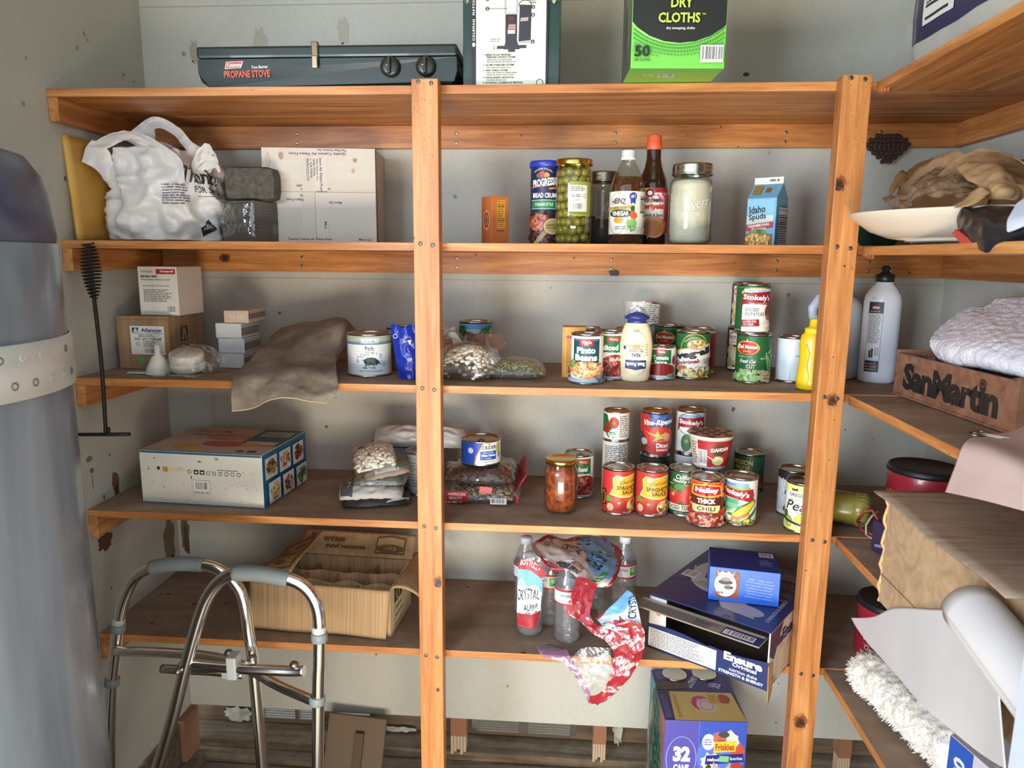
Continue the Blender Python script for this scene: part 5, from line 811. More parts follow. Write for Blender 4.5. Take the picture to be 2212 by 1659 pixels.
# lantern box
carton('lantern_box', 'tall green and cream lantern box between the stove and the cloths box', 'box', (-.0830, .028, z), 0, .199, .16, .30, M('183630', .45, coat=.3), {'F': [
    ('r', 0, 16.2, 1.9, 30, '3a3f38'), ('d', .9, 20, .8, 4, 60, .35, ['7f8a7a', 'a4ae96', '4f5a4a', '22282a']), ('r', 17.4, 16.2, 19.9, 30, '30382f'), ('d', 18.6, 20, 1.0, 4, 70, .45, ['9aaa80', 'c4ce9a', '4f5a4a', '22282a']), ('r', 1.9, 0, 2.8, 30, '241f28'), ('r', 17.1, 0, 17.5, 30, '241f28'), ('t', 'COLEMAN  MATCHLIGHT', 2.3, 14.2, 10.5, .5, 'dcdad0', {'rot': 90, 'b': .03, 'sp': 1.3}), ('e', 2.3, 8.2, .33, .4, 'dcdad0'),
    ('r', 2.8, 0, 17.1, 30, 'd5d8c6'), ('e', 14.4, 18.3, 1.8, 1.9, 'e0d878'), ('t', 'BONUS', 14.4, 18.4, 2.6, 1.2, 'b83a30', {'b': .04}), ('w', 13.7, 15.9, 15.2, 17.6, 4, '4a4a30'),
    ('r', 8.8, 8.3, 11.2, 13.9, '34363a'), ('r', 8.9, 12.4, 11.1, 13.9, '2a2c30'), ('r', 9.4, 12.7, 10.6, 13.5, '5a2c34'), ('r', 8.6, 14, 11.4, 17.2, 'aaa4a6'), ('r', 9, 14.2, 11.0, 17.1, 'cbc4c8'), ('e', 9.7, 16.1, .45, .7, 'eae8e6'), ('e', 10.6, 16.1, .45, .7, 'eae8e6'), ('p', [(8.1, 17.3), (11.9, 17.3), (11.6, 17.9), (8.4, 17.9)], '2f3238'), ('r', 9.3, 17.9, 10.7, 19, '55585c'),
    ('p', [(11.5, 8.7), (14, 8.9), (14.1, 15.6), (11.7, 15.7)], '32333a'), ('o', 12.8, 15.7, 1.3, .9, .15, '32333a'), ('p', [(11.8, 12.5), (13.4, 12.6), (13.5, 13.3), (11.9, 13.2)], 'a89c98'), ('p', [(9.3, 11), (10.9, 11), (10.9, 12), (9.5, 12)], 'b87c74'), ('r', 9.3, 10.2, 10.8, 10.9, 'd6d2ce'),
    ('p', [(8.4, 7.2), (11.8, 7.2), (11.2, 8.8), (8.9, 8.8)], '34363a'), ('r', 7.1, 7.3, 8.7, 7.9, '34363a'), ('r', 11.5, 7.4, 13.1, 8, '34363a'), ('r', 9.4, 6.7, 10.8, 7.4, '34363a'), ('p', [(6.3, 7.2), (6.7, 7.2), (6.5, 8.4)], '9a9480'), ('w', 5.8, 8.6, 8.0, 9.4, 2, '8a8674'),
    ('e', 5.1, 16.8, .38, .38, '202020'), ('t', '5', 5.1, 16.8, .3, .45, 'e8e8e0'), ('r', 5.5, 16.75, 9.4, 16.83, '3a3a38'), ('e', 5.1, 15, .38, .38, '202020'), ('t', '2', 5.1, 15, .3, .45, 'e8e8e0'), ('r', 5.5, 14.95, 9.2, 15.03, '3a3a38'), ('e', 5.1, 18.7, .38, .38, '202020'), ('e', 14.4, 15.2, .38, .38, '202020'), ('t', '3', 14.4, 15.2, .3, .45, 'e8e8e0'), ('e', 14.4, 13.7, .38, .38, '202020'), ('t', '1', 14.4, 13.7, .25, .45, 'e8e8e0'), ('e', 14.4, 8.6, .38, .38, '202020'), ('t', '6', 14.4, 8.6, .3, .45, 'e8e8e0'), ('r', 11.6, 8.5, 14.1, 8.58, '5a5a54'),
    ('t', '1  PERFECTFLOW PROPANE', 7.1, 6.15, 5.6, .36, '2c2c28', {'b': .02}), ('t', 'PRESSURE CONTROL SYSTEM', 7.9, 5.7, 5.8, .36, '2c2c28', {'b': .02}), ('w', 5, 4.6, 11, 5.4, 2, '7a7868'), ('t', '2  GLOBE STABILIZER SYSTEM', 7.4, 4.2, 6.3, .36, '2c2c28', {'b': .02}), ('w', 5, 3.5, 10.6, 3.9, 1, '7a7868'), ('t', '3  HEAT SHIELD SYSTEM', 6.8, 3.15, 5.0, .36, '2c2c28', {'b': .02}), ('w', 5, 2.1, 12, 2.9, 2, '7a7868'), ('t', '4  PORCELAINIZED VENTILATOR', 7.4, 1.75, 6.4, .36, '2c2c28', {'b': .02}), ('w', 5, 1.1, 9.5, 1.5, 1, '7a7868'), ('t', '5  AUTHENTIC COLEMAN #21 MANTLES', 8.3, .75, 8.2, .36, '2c2c28', {'b': .02}), ('o', 15.9, .7, .7, .7, .1, '3a3a38')]})
# sweeping cloths box
dots = []
for k in range(9):
    R_ = 8.6+.62*k; n = int(60-k*2)
    for i in range(n):
        a = radians(200+140*i/n); x = 8.6+R_*1.28*cos(a); y = 12.7+R_*sin(a)
        if .3 < x < 17 and y > 1.2+.2*k: dots.append(('e', x, y, .19-.014*k, .19-.014*k, '3f8a34'))
GN = M('6cbf44', .45, coat=.3)
carton('dry_cloths_box', 'bright green and black dry sweeping cloths box overhanging the top shelf', 'box', (.2500, -.113, z+.0005), .045, .173, .14, .26, GN, {'F': [('e', 8.9, 13.4, 11.3, 9.4, '9ad86a'), ('e', 8.9, 13.7, 11.2, 9.3, '1f211e')]+dots+[('t', 'HEAVY DUTY', 8.7, 13.3, 10.4, 1.5, 'd8d6cc', {'b': .02, 'sp': 1.05}), ('t', 'DRY', 8.9, 11.2, 4.0, 1.75, 'b8c84a', {'b': .03}), ('t', 'CLOTHS', 8.5, 8.6, 7.6, 1.75, 'b8c84a', {'b': .03}), ('t', 'TM', 12.9, 9.2, .7, .3, 'b8c84a'), ('t', 'dry sweeping cloths', 8.8, 6.75, 5.2, .62, 'dcdcd2'), ('t', '50', 2.0, 2.85, 2.9, 2.0, '1f2a1c', {'b': .035}), ('t', 'DRY CLOTHS', 2.0, 1.35, 2.9, .42, '1f2a1c', {'b': .02}), ('b', 12.6, .9, 16.8, 3.9)],
    'L': [('r', 0, 0, 14, 26, '5a5f50'), ('e', 9, 12, 4, 8, '6b705e'), ('e', 6, 8, 2, 5, '4c5144')], 'B': [('w', 3, 7.6, 5.6, 10.4, 4, 'c8dcb0'), ('b', 6, 7.6, 9, 10)]})
# toilet paper pack
t = thing('tissue_pack', 'purple wrapped pack of white tissue rolls on the upper right shelf', 'pack', (.80, -.52, z+.001), 0)
b = MB(); TPW = noisy('tissue_white', [(.3, 'b9b3a8'), (.6, 'cdc8bd')], (1, 1, 1), 6, 4, .4, .5, .5, .006); PUR = M('2a2150', .3, coat=.4)
def tpf(u, v, e=0):
    a = 2*pi*u; r_ = .105*(1-.35*max(0, abs(v-.5)*2-.75)/.25)**.8; c, s_ = cos(a), sin(a); x = .12+.12*(abs(c)**.5)*(1 if c > 0 else -1)*r_/.105; zz = .105+r_*(abs(s_)**.5)*(1 if s_ > 0 else -1)
    return Vector((x-(e if c < 0 else -e), .60*v+.004*nz(x*20, v*6, zz*20), max(.001, zz+.004*nz(v*9, zz*30, x*20))))
b.grid(60, 30, lambda u, v: tpf(u, v), TPW, closeu=True)
for v in (0, 1): c_ = b.bm.verts.new((.12, .52*v+(-.012 if v == 0 else .012), .105)); ring = [w for w in b.bm.verts if w is not c_]; 
b.art([('r', .22, 0, .527, .975, PUR)], lambda x, y, e: tpf(x, .02+.96*y, e+.001), step=.02, stepy=.05, smooth=True)
b.art([('b', .455, .62, .505, .82), ('o', .502, .925, .006, .02, .002, 'b8b4cc'), ('t', 'SEPTIC', .512, .925, .05, .005, 'b8b4cc', {'rot': 0}), ('t', 'SAFE', .519, .925, .04, .005, 'b8b4cc')], lambda x, y, e: tpf(x, .02+.96*y, e+.0018), step=.01, stepy=.02)
for v in (0, 1):
    rr = [b.bm.verts.new(tpf(i/40, v)) for i in range(40)]; b.face(rr if v else rr[::-1], TPW)
b.build('wrapped_rolls', t)
b = MB(); b.grid(18, 14, lambda u, v: (.02+.2*u, .60+.03*sin(pi*u)*(1-v)+.004*nz(u*9, v*9, 4), .004+.12*v), clear('pack_film2', 'ffffff', .1, .08, .3, 'cfcac0', 1, 40)); b.build('film_end', t)
# ================================================================ fourth level
z = Z[4]
VB = M('d9d4c8', .5, coat=.2); TEAL = '1f5f86'
food = lambda x, y, cols: [('r', x, y, x+6.1, y+5.2, 'c9c4bc'), ('d', x+3, y+2.6, 2.2, 1.9, 60, .55, cols)]
carton('vacuum_sealer_box', 'large white and teal vacuum sealer bag box lying on its side', 'box', (-.876, .064, z), radians(-3.9), .313, .243, .132, VB, {'F': [
    ('r', 0, 0, 31.3, .35, TEAL), ('r', 0, 12.6, 31.3, 13.2, TEAL), ('e', 4.8, 8.9, .45, .45, '3a3a3a'), ('r', 5.9, 8.1, 7.2, 9.3, 'c08a3a'), ('r', 7.2, 8.3, 12, 9.2, 'd6cba8'), ('o', 12.8, 8.4, .5, .5, .12, '3a3a3a')]+[('r', 13.9+i*1.55, 7.8, 15.1+i*1.55, 8.9, '2c2a2a') for i in (0, 1)]+[('e', 14.5+i*1.55, 8.3, .35, .22, 'e6e2d8') for i in (0, 1)]+[('o', 17.6+i*1.55, 8.2, .5, .5, .13, '3a3836') for i in range(6)]+[('w', 20, 8.9, 26, 9.3, 1, '5a5650'), ('r', 13.2, 3.0, 18, 6.4, 'b0aa9c'), ('r', 13.3, 3.1, 17.9, 6.3, 'd9d4c8'), ('b', 13.8, 3.7, 17.3, 6.1), ('t', 'ITM. / ART. 822307', 15.6, 3.4, 4, .4, '3a3834', {'rot': 180}),
    ('bl', 4, 11.4, .25, .15, 1, '6a5a44'), ('bl', 2.3, 8.6, .3, .15, 2, '5a4a38'), ('bl', 15.6, 11, .5, .2, 3, '7a6a50'), ('bl', 20, 11.8, .6, .35, 4, 'b09a80'), ('bl', 13.2, 7, .2, .4, 5, '8a7044'), ('bl', 6, 4.2, .2, .1, 6, '6a5a44'), ('bl', 25, 4, 3, 2, 9, 'dedad0')]+[('bl', (i*7.3) % 30+.6, (i*3.7) % 11+.8, .12, .1, i, '7a6c58') for i in range(30)],
    'R': [('r', 0, 0, 24.3, 13.2, TEAL)]+food(1.4, 6.6, ['7a5a3c', 'a88458', '5a3c2a'])+food(8.4, 6.6, ['8a3a34', 'c99a8a', 'd9cdc0'])+food(15.4, 6.6, ['6a2c28', '8a4a3c', '4a201c'])+food(1.4, .8, ['b09a70', 'd0be96', '8a7450'])+food(8.4, .8, ['8a4a3c', '5a3444', 'c9a088'])+food(15.4, .8, ['4f7a3a', '6f9a4c', '35582a']),
    'T': [('r', 0, 0, 31.3, .5, TEAL), ('r', 0, .5, 31.3, 24, 'c3b2a4'), ('r', 20.5, 8, 31.3, 24.3, '2a6878'), ('p', [(21, 12), (30, 12), (30, 8.6), (23, 8.6)], 'c9c0b4'), ('r', 22, 17, 30, 22, '9fb4b4'), ('t', 'ROLLS', 26, 19, 5, 1.6, '2a5a68'), ('e', 15, 15, 6, 3, 'b8806c'), ('e', 15, 15, 5, 2.2, 'c0907c'), ('e', 17, 8.5, 5.6, 2.6, 'b0605c'), ('e', 9, 5, 3.4, 2.6, 'c4a862'), ('e', 12.5, 2.6, 2.4, 1.8, 'd0b86c'), ('e', 24, 9, 2.4, 1.6, 'c8b06a'), ('t', 'SEALING', 9.5, 16.5, 11, 2.0, '7a6f64'), ('t', 'VACUUM', 8, 20, 10, 2.0, '7a6f64'), ('e', 24.5, 2.6, 1, .8, '4a4440'), ('e', 27.5, 2.6, 1.3, .8, '4a4440')]})
def pouch(name, label, x, y, zz, w, d, h, rz, mt, art=(), sd=1, rot=None, cat='pouch', amp=.003, flat=.3):
    b = MB(); pillow(b, w, d, h, mt, sd, amp, flat=flat)
    if art:
        def to3(u, v, e):
            xx, yy = u/(w*50), v/(d*50); q = max(0, (1-abs(xx)**2.6))**.5*max(0, (1-abs(yy)**2.6))**.5
            k = amp*(.3+q)*(1-abs(nz(xx*w*22+sd, yy*d*22, sd))*2.2)+amp*.6*nz(xx*w*55, yy*d*55, sd+3)
            return (xx*w/2*(1-.06*abs(yy)**3), yy*d/2*(1-.06*abs(xx)**3), h*flat+q*h*(1-flat)+k+e+.0006)
        b.art(art, to3, step=.8, stepy=.8, smooth=True, clip=(-w*48, -d*48, w*48, d*48))
    o = b.build(name, None, (x, y, zz), rz)
    if rot: o.rotation_euler = (rot[0], rot[1], rz)
    return tag(o, label, cat)
FOIL = M('c9c6c0', .3, bump=.3, bs=60)
pouch('seasoning_pouch', 'dark brown pouch with net weight print at the bottom of the bag pile', -.315, .128, z+.004, .165, .115, .022, .25, M('3c322d', .28), [('t', 'NET WT. 15 OZ (425g)', -1.5, -3.6, 8.5, .75, 'c9c4ba'), ('p', [(2, -5.8), (8, -4.2), (8, -3), (3, -5.0)], 'dcd8d0'), ('o', 5.2, -2, .9, .9, .15, '7a706a')], 3, (.06, 0))
pouch('seasoning_pouch', 'white and brown striped pouch second from the bottom of the bag pile', -.327, .132, z+.024, .155, .10, .024, .2, M('cfcac2', .35), [('r', -8, -1, 8, 6, '6a5548'), ('w', -5, 0, 6, 3, 2, '3a302c'), ('p', [(-7.8, -4), (-4.6, -4.8), (-4.2, -.5), (-7.8, 0)], '5a606c'), ('t', '10 OZ (283 g)', 2, -1.6, 7, .9, '3a302c')], 5, (.25, 0))
t = thing('rice_pouch', 'half clear pouch of rice in the middle of the bag pile', 'pouch', (-.305, .14, z+.050), .1); t.rotation_euler = (.15, 0, .1)
b = MB(); pillow(b, .13, .09, .024, clear('dull_film', 'd0d4cc', .12, .1, .5, '8f9288', .6, 50), 7, .003, flat=.35); b.build('film', t)
pouch('herb_pouch', 'small pouch with white panel and green corner under the bean bag', -.292, .145, z+.072, .115, .085, .020, .3, M('9a8a7a', .35), [('p', [(-3, -3.6), (3, -3.4), (2.6, -.5), (-3, -1)], 'dcd8d4'), ('p', [(2.2, -3.2), (5.2, -1.6), (5, -.2), (2.4, -1.2)], '5f9a80'), ('r', -5, 0, 5, 3, '8a6a54')], 9, (.2, -.15))
t = thing('bean_bag', 'clear bag of white beans resting on the pile of pouches', 'bag', (-.318, .135, z+.095), .35); t.rotation_euler = (.30, -.22, .3)
b = MB(); pillow(b, .105, .09, .042, FILM, 15, .003, flat=.3); crumple(b, [(-.05, .03), (.02, .03), (.03, .05), (-.04, .052)], lambda x, y: ((x, y-.004, .03), (0, -.4, 1)), M('b8a890', .4), .01, .004, 3, art=[('p', [(-.035, .034), (-.01, .034), (-.012, .046), (-.03, .046)], '3a2c44'), ('p', [(-.02, .036), (0, .036), (-.005, .04), (-.018, .041)], 'c9b04a')]); b.build('film', t)
beans('bean_filling', t, 230, .103, .088, .041, .0066, BEAN, 15, .3, lift=-.003)
t = pouch('white_pouch', 'white crinkled foil pouch passing behind the centre post', -.235, .280, z+.122, .24, .06, .036, -.02, M('c3bfba', .3, bump=.6, bs=40), [('w', -1, -2, 3, 0, 2, 'a89894'), ('b', 0, -3.2, 4, -1.6)], 21, (.9, 0), amp=.006)
pouch('blue_white_pouch', 'pouch with blue stripe and bar code below the white foil pouch', -.300, .300, z+.062, .15, .12, .04, .1, M('b4b8bc', .35), [('r', -8, 1, 8, 2.2, '2f4f8f'), ('p', [(-7.6, 4.5), (-5, 4.5), (-5.2, 2.4), (-7.4, 2.4)], '27407c'), ('w', -4, 3, 4, 5, 3, '6a7280'), ('r', -7, -4, 7, .4, '8f9296')], 23, (.85, 0), amp=.004)
can('grey-labelled can half hidden by the left side of the centre post', -.222, .212, z, .0375, .111, '8a8a84', [('w', -30, 20, 20, 80, 9, '5a5c58'), ('r', -60, 60, 60, 62, '5f6a68')])
# right of the post
t = thing('macaroni_bag', 'clear bag of elbow macaroni with a red brand panel under the cranberry bag', 'bag', (-.055, .190, z), 0)
FB = MB(); pillow(FB, .185, .15, .045, FILM, 31, .004, flat=.35)
beans('macaroni_filling', t, 330, .178, .145, .042, .0085, ['b39672', 'c4a884', 'a08662'], 31, .35, lift=-.004, shape=(1, .42, .42))
fx = lambda x, y, e: (x*.01, -.0735+.004*abs(x)*.1-e-.004*sin(y*.5), .004+y*.01)
FB.art([('r', -8.6, .6, -3.2, 3.4, 'a8242c'), ('t', 'AMERICAN', -5.9, 2.6, 4.2, .75, 'e6ded0', {'b': .02}), ('t', 'BEAUTY', -6.1, 1.6, 3.2, .75, 'e6ded0', {'b': .02}), ('d', -6, .5, 2.6, .12, 20, .18, ['d8c8a8']), ('b', 2.3, .3, 6.2, 1.9), ('p', [(-.4, 3.2), (2.6, 3.0), (2.8, 4.6), (-.2, 4.8)], 'a8303a'), ('p', [(8.4, .6), (9.2, .9), (9.2, 2.6), (8.6, 2.8)], '9c2430')], fx, eps0=.004); FB.build('film', t)
t = thing('cranberry_bag', 'clear bag of dried cranberries lying on the macaroni bag', 'bag', (-.060, .198, z+.044), 0)
b = MB(); pillow(b, .178, .165, .050, clear('berry_film', 'f0e8e4', .07, .06, .06, 'c8b8b0', .9, 38), 35, .006, flat=.35); b.build('film', t)
beans('cranberry_filling', t, 620, .170, .158, .045, .0065, ['3a1c18', '4a2420', '2c1614', '5a2e24'], 35, .35, lift=-.004, shape=(1, .7, .6))
b = MB(); b.grid(14, 10, lambda u, v: (-.084+.065*u, -.055+.085*v, .034+.016*sin(pi*min(1, v+.2))+.003*nz(u*6, v*6, 2)), MILKY); b.art([('t', 'CRANBERRIES', -7.6, -1.0, 8, 1.3, '4a4a58', {'rot': 70})], lambda x, y, e: (x*.01, y*.01-.01, .049+e+.002*nz(x, y, 1))); b.build('milky_panel', t)
b = MB(); b.grid(16, 14, lambda u, v: (.012*u+.012+.03*v, .27+.012*sin(u*5)-.10*u, z+.040+.050*v-.02*u+.006*nz(u*6, v*6, 3)), M('8f2430', .3, bump=.5, bs=50)); tag(b.build('red_bag_corner', solid=.002), 'upright red bag corner standing behind the cranberry bag', 'bag')
can('short wide chicken can with blue and white label on the cranberry bag', -.062, .178, z+.0965, .0495, .060, 'e2dfd4', [
    ('p', [(-160, 5), (-28, 5), (-22, 40), (8, 95), (-160, 95)], '1f47a8'), ('p', [(-28, 5), (-24, 5), (-16, 40), (16, 95), (8, 95), (-22, 40)], 'c9a83f'), ('e', -44, 62, 12, 12, 'c9d4ea'), ('o', -44, 62, 8, 8, 1.5, '1f47a8'), ('t', 'CRIDER', 34, 75, 62, 15, '2a2c34', {'b': .02, 'sp': 1.1}), ('p', [(22, 86), (34, 92), (44, 86), (34, 88)], 'b8442c'), ('r', -4, 24, 66, 60, '1c4f9c'), ('t', 'Premium Chunk', 31, 54, 44, 6, 'e6ecf4'), ('t', 'White Chicken', 31, 43, 62, 9, 'f0f2f6', {'b': .04}), ('t', 'In Water', 31, 31, 24, 6, 'e6ecf4'), ('t', 'NET WT 10 OZ', 34, 16, 40, 5, '2a2c34'), ('bl', 78, 70, 12, 22, 3, 'a8b04a'), ('bl', 84, 40, 9, 12, 4, '6f8a3c')], tab=True, k=1)
SAL = noisy('salsa', [(.25, '5a1f10'), (.45, '8a3a1c'), (.6, 'a8522a'), (.8, 'b8762f')], (1, 1, 1), 70, 4, .5, .3, .1)
t = mason('mason jar of red tomato salsa with a gold lid', .137, .106, z, .0405, .131, SAL, GOLD, fillh=.86, flat_lid=True)
can('fire roasted tomatoes can with a red pull-ring lid behind the salsa jar', .1815, .232, z, .0375, .111, W_, tom('Fire Roasted', 'Tomatoes'), tab=True, turn=14)
mini = lambda n_: [('w', 12, 12, 46, 88, 12, '4a4842'), ('r', 11, 10, 11.6, 92, '8a867c')]+([('e', -8, 62, 17, 20, 'a8281c'), ('e', -8, 62, 5, 6, '6f8a3c'), ('p', [(-60, 90), (-34, 90), (-24, 60), (-14, 40), (-30, 28), (-60, 26)], '1c5a30'), ('bl', -34, 44, 14, 20, 3, '8f2418'), ('d', -16, 20, 16, 9, 22, 6, ['3f7a54', '6fa080', '9cc0a0'])] if n_ == 2 else [('b', 24, 12, 44, 44), ('w', -40, 20, 14, 84, 10, '4a4842')])
for i in range(3): can(['lowest small white can of a stack of three, behind the left spaghetti sauce can', 'middle small white can with nutrition text, in a stack of three', 'top small white can with a tomato picture on a stack of three'][i], .273, .243, z+.0735*i, .0337, .0735, 'dcd8cc', mini(i), lid=GOLD if i == 2 else LIDM)
MIS = lambda col: [('r', -90, 0, 90, 100, col), ('t', 'MISSION', 0, 76, 54, 13, 'c9b04a'), ('t', 'PRIDE', -2, 58, 40, 12, 'c9b04a'), ('r', -90, 42, 90, 49, '2f5a9c'), ('d', 0, 20, 40, 16, 60, 7, ['7a3a2a', 'a85a3a', '4f6a34', 'c9a070'])]
can('dark Pride tin under the vine-ripened tomatoes can', .372, .246, z, .0375, .111, '22241f', MIS('24261f'))
can('diced tomatoes can with a big tomato and white script, top of its stack', .372, .246, z+.1112, .0375, .111, '24385a', [
    ('r', -90, 62, 90, 96, '2a4478'), ('d', 0, 80, 40, 14, 40, 7, ['3a5a94', '22386a', '4a6aa8']), ('e', -30, 76, 20, 24, 'a82a22'), ('r', -90, 0, 90, 10, '1c2434'), ('e', 8, 36, 42, 33, 'b02a1e'), ('e', 12, 40, 34, 26, 'b8342a'), ('e', 26, 44, 9, 9, 'd98a7a'), ('p', [(4, 60), (10, 48), (26, 58), (14, 44), (30, 40), (10, 40), (-6, 34), (2, 44), (-24, 56), (0, 50)], 'a8a84c'), ('e', -34, 28, 16, 22, '4f2a20'), ('e', -26, 32, 9, 8, 'a8a8a4'), ('t', 'Vine-Ripened', 8, 76, 74, 16, 'f0ece4', {'b': .03, 'sh': .25, 'rot': 4}), ('t', 'no salt added product', 14, 35, 40, 4, 'b8a8a8'), ('t', 'Diced', 16, 25, 28, 11, 'f0ece4', {'b': .04}), ('t', 'tomatoes', 16, 15, 28, 6.5, 'f0ece4', {'b': .02})], lid=GOLD)
S2 = [('o', 0, 70, 34, 26, 2, '6f7f94'), ('r', -24, 82, 24, 90, '6f93b4'), ('t', 'ALL NATURAL', -4, 86, 30, 4.5, 'e0e8f0'), ('p', [(-20, 76), (30, 82), (26, 74), (-10, 70)], '7f9450')]+STK(2)
can('lower can of the stack behind the potato cup', .462, .272, z, .0375, .111, 'c8c8cc', [('r', -90, 60, 90, 76, '2f3a34'), ('t', 'Vegetables', 0, 68, 50, 9, 'a8b0a8')])
can('white vegetable can with red ribbon, tallest stack behind the potato cup', .462, .272, z+.1112, .0375, .111, 'd8d6cc', S2+[('e', -8, 26, 12, 20, '3f6a3a'), ('e', -8, 30, 5, 5, '6f9a5c'), ('t', 'NET WT', -16, 6, 16, 3, '4a4a46')])
can('blue-green can carrying the instant potato cup', .494, .178, z, .0375, .111, '6f98a4', [('t', 'NATURAL', -6, 84, 30, 6, 'e0e8e8'), ('r', -90, 90, 90, 96, '8fb4bc'), ('r', 20, 80, 26, 88, '3a3040')])
t = thing('potato_cup', 'red instant mashed potato cup with patterned foil lid', 'cup', (.490, .150, z+.1118), face_cam(.49, .15))
b = MB(); b.lathe([(0, 0), (.038, 0), (.039, .002), (.0505, .073), (.0525, .0735), (.0530, .0755), (.0525, .0775), (.051, .0775)], P('e2ddcf'), 44, cap=False)
cf = lambda u, v, e: ((.039+.0115*v/7.3+e+.0004)*sin(u*.01/.045), -(.039+.0115*v/7.3+e+.0004)*cos(u*.01/.045), v*.01)
b.art([('r', -2.9, .35, 8, 6.8, 'a8242c'), ('r', -2.9, 6.1, 8, 6.3, '8a1a22'), ('b', -2.8, .5, -.7, 4.6), ('w', -4.8, .8, -3.1, 6.4, 9, '9a4a40'), ('e', 2.1, 4.6, 2.1, 1.5, '6a4a2c'), ('e', 2.1, 4.6, 1.9, 1.3, '4a3a24'), ('p', [(-.2, 4.3), (4.5, 4.9), (4.5, 5.5), (-.2, 4.9)], 'b02a30'), ('t', 'IDAHOAN', 2.2, 4.75, 4.2, .95, 'f2ece0', {'b': .03, 'rot': 5}), ('e', 2, 2, 1.5, 1.1, 'd8c88a'), ('d', 2, 2.1, 1.1, .8, 16, .4, ['e6dcae', 'd0be7c']), ('p', [(.8, 2), (-.6, 3), (-.5, 3.2), (1, 2.3)], 'c9c4bc'), ('w', .4, .5, 3.4, .8, 1, 'd8a8a0')], cf, step=.3, clip=(-8, .3, 8, 7.2)); b.build('cup_body', t)
b = MB(); FO = M('b89c80', .35, coat=.3)
b.grid(40, 4, lambda u, v: ((.0565+.0015*sin(u*50))*v*cos(2*pi*u), (.0565+.0015*sin(u*50))*v*sin(2*pi*u), .0785+.0006*sin(u*40)*v), FO, closeu=True)
b.art([('e', (i*2.6+(j % 2)*1.3)-5.2, j*2.2-4.4, 1.0, .75, '7a4a34') for i in range(5) for j in range(5) if ((i*2.6+(j % 2)*1.3)-5.2)**2+(j*2.2-4.4)**2 < 24]+[('e', (i*2.6+(j % 2)*1.3)-5.2, j*2.2-4.4, .55, .4, '9a7050') for i in range(5) for j in range(5) if ((i*2.6+(j % 2)*1.3)-5.2)**2+(j*2.2-4.4)**2 < 24], lambda x, y, e: (x*.01, y*.01, .0795+e)); b.build('foil_lid', t)
spag = [('r', -90, 4, 90, 96, 'b8322a'), ('p', [(-90, 30), (-20, 38), (60, 42), (90, 40), (90, 4), (-90, 4)], 'c8482c'), ('p', [(-20, 80), (-12, 88), (4, 84), (30, 88), (52, 88), (52, 42), (20, 38), (-6, 40), (-26, 44), (-18, 60)], 'e6dc9a'), ('p', [(-17, 79), (-11, 86), (4, 82), (30, 86), (50, 86), (50, 44), (20, 40), (-6, 42), (-23, 46), (-15, 60)], 'd9a42c'), ('e', -4, 79, 5, 4, 'f2eee6'), ('t', "Chef John's", 19, 72, 46, 10, '5a3a14', {'sh': .3, 'rot': 5}), ('t', 'SPAGHETTI', 16, 60, 54, 9, '4a1c14', {'b': .03}), ('t', 'SAUCE', 18, 50, 34, 9, '4a1c14', {'b': .03}),
    ('p', [(-90, 24), (-30, 18), (0, 30), (90, 34), (90, 4), (-90, 4)], 'b03024'), ('bl', -26, 34, 8, 8, 4, '5f8a34'), ('e', -24, 18, 12, 12, 'a82a1e'), ('e', -24, 17, 8, 8.5, 'd8a888'), ('e', -2, 23, 13, 12.5, 'a8281c'), ('e', -5, 27, 3, 2.6, 'd99080'), ('p', [(-4, 34), (0, 31), (6, 35), (2, 29), (8, 28), (-2, 28)], '4f7a2c'), ('e', 34, 20, 22, 16, 'dccfae'), ('d', 34, 20, 19, 13, 60, 5, ['d9b45a', 'b8842f', 'e6cc84', '8a4a1c']), ('t', 'Net Weight 15 oz', 20, 7, 34, 3.2, 'f0e6d0')]
can('left red spaghetti sauce can with a yellow panel cut off by its neighbour', .273, .121, z, .0375, .111, 'b8322a', [(s_[0], *[([(x+8, y) for x, y in a] if isinstance(a, list) else a) for a in s_[1:]]) if s_[0] == 'p' else (s_ if s_[0] == 'r' else ((s_[0], s_[1], s_[2]+8, *s_[3:]) if s_[0] == 't' else (s_[0], s_[1]+8, *s_[2:]))) for s_ in spag]+[('r', -38, 20, -25, 54, '2a1c14'), ('o', -31.5, 37, 5.5, 15, 1.2, 'd9a42c')])
can('right red spaghetti sauce can with its full yellow panel in view', .3515, .1165, z, .0375, .111, 'b8322a', spag)
can('green diced tomatoes can beside the thick chili can', .4295, .125, z, .0375, .111, '1f4a2c', [('t', 'California', 4, 86, 46, 10, 'e6e4dc', {'sh': .2, 'b': .01}), ('t', 'Healthy Harvest', 6, 76, 62, 9, 'e6e4dc', {'sh': .2, 'b': .01}), ('r', -90, 68, 90, 70, 'b8a04a'), ('t', 'PREMIUM QUALITY', 6, 66, 40, 3, 'b8a04a'), ('d', -18, 54, 20, 14, 20, 9, ['2f6a34', '3f7f40', '1f4f28']), ('e', -20, 42, 17, 17, 'a8241c'), ('e', -24, 47, 4, 3.5, 'd98a80'), ('p', [(-24, 58), (-20, 54), (-14, 60), (-18, 51), (-10, 50), (-22, 50)], '4f8a3a'), ('e', 16, 46, 22, 24, 'b02a20'), ('e', 24, 52, 5, 5, 'd98a80'), ('p', [(-90, 14), (0, 12), (90, 16), (90, 30), (0, 26), (-90, 28)], 'd8d0b4'), ('t', 'DICED TOMATOES', 4, 20, 76, 9, '2f3a1c', {'b': .02}), ('t', 'NET WT. 14.5 OZ', 0, 8, 40, 3.5, 'c8ccb8')])
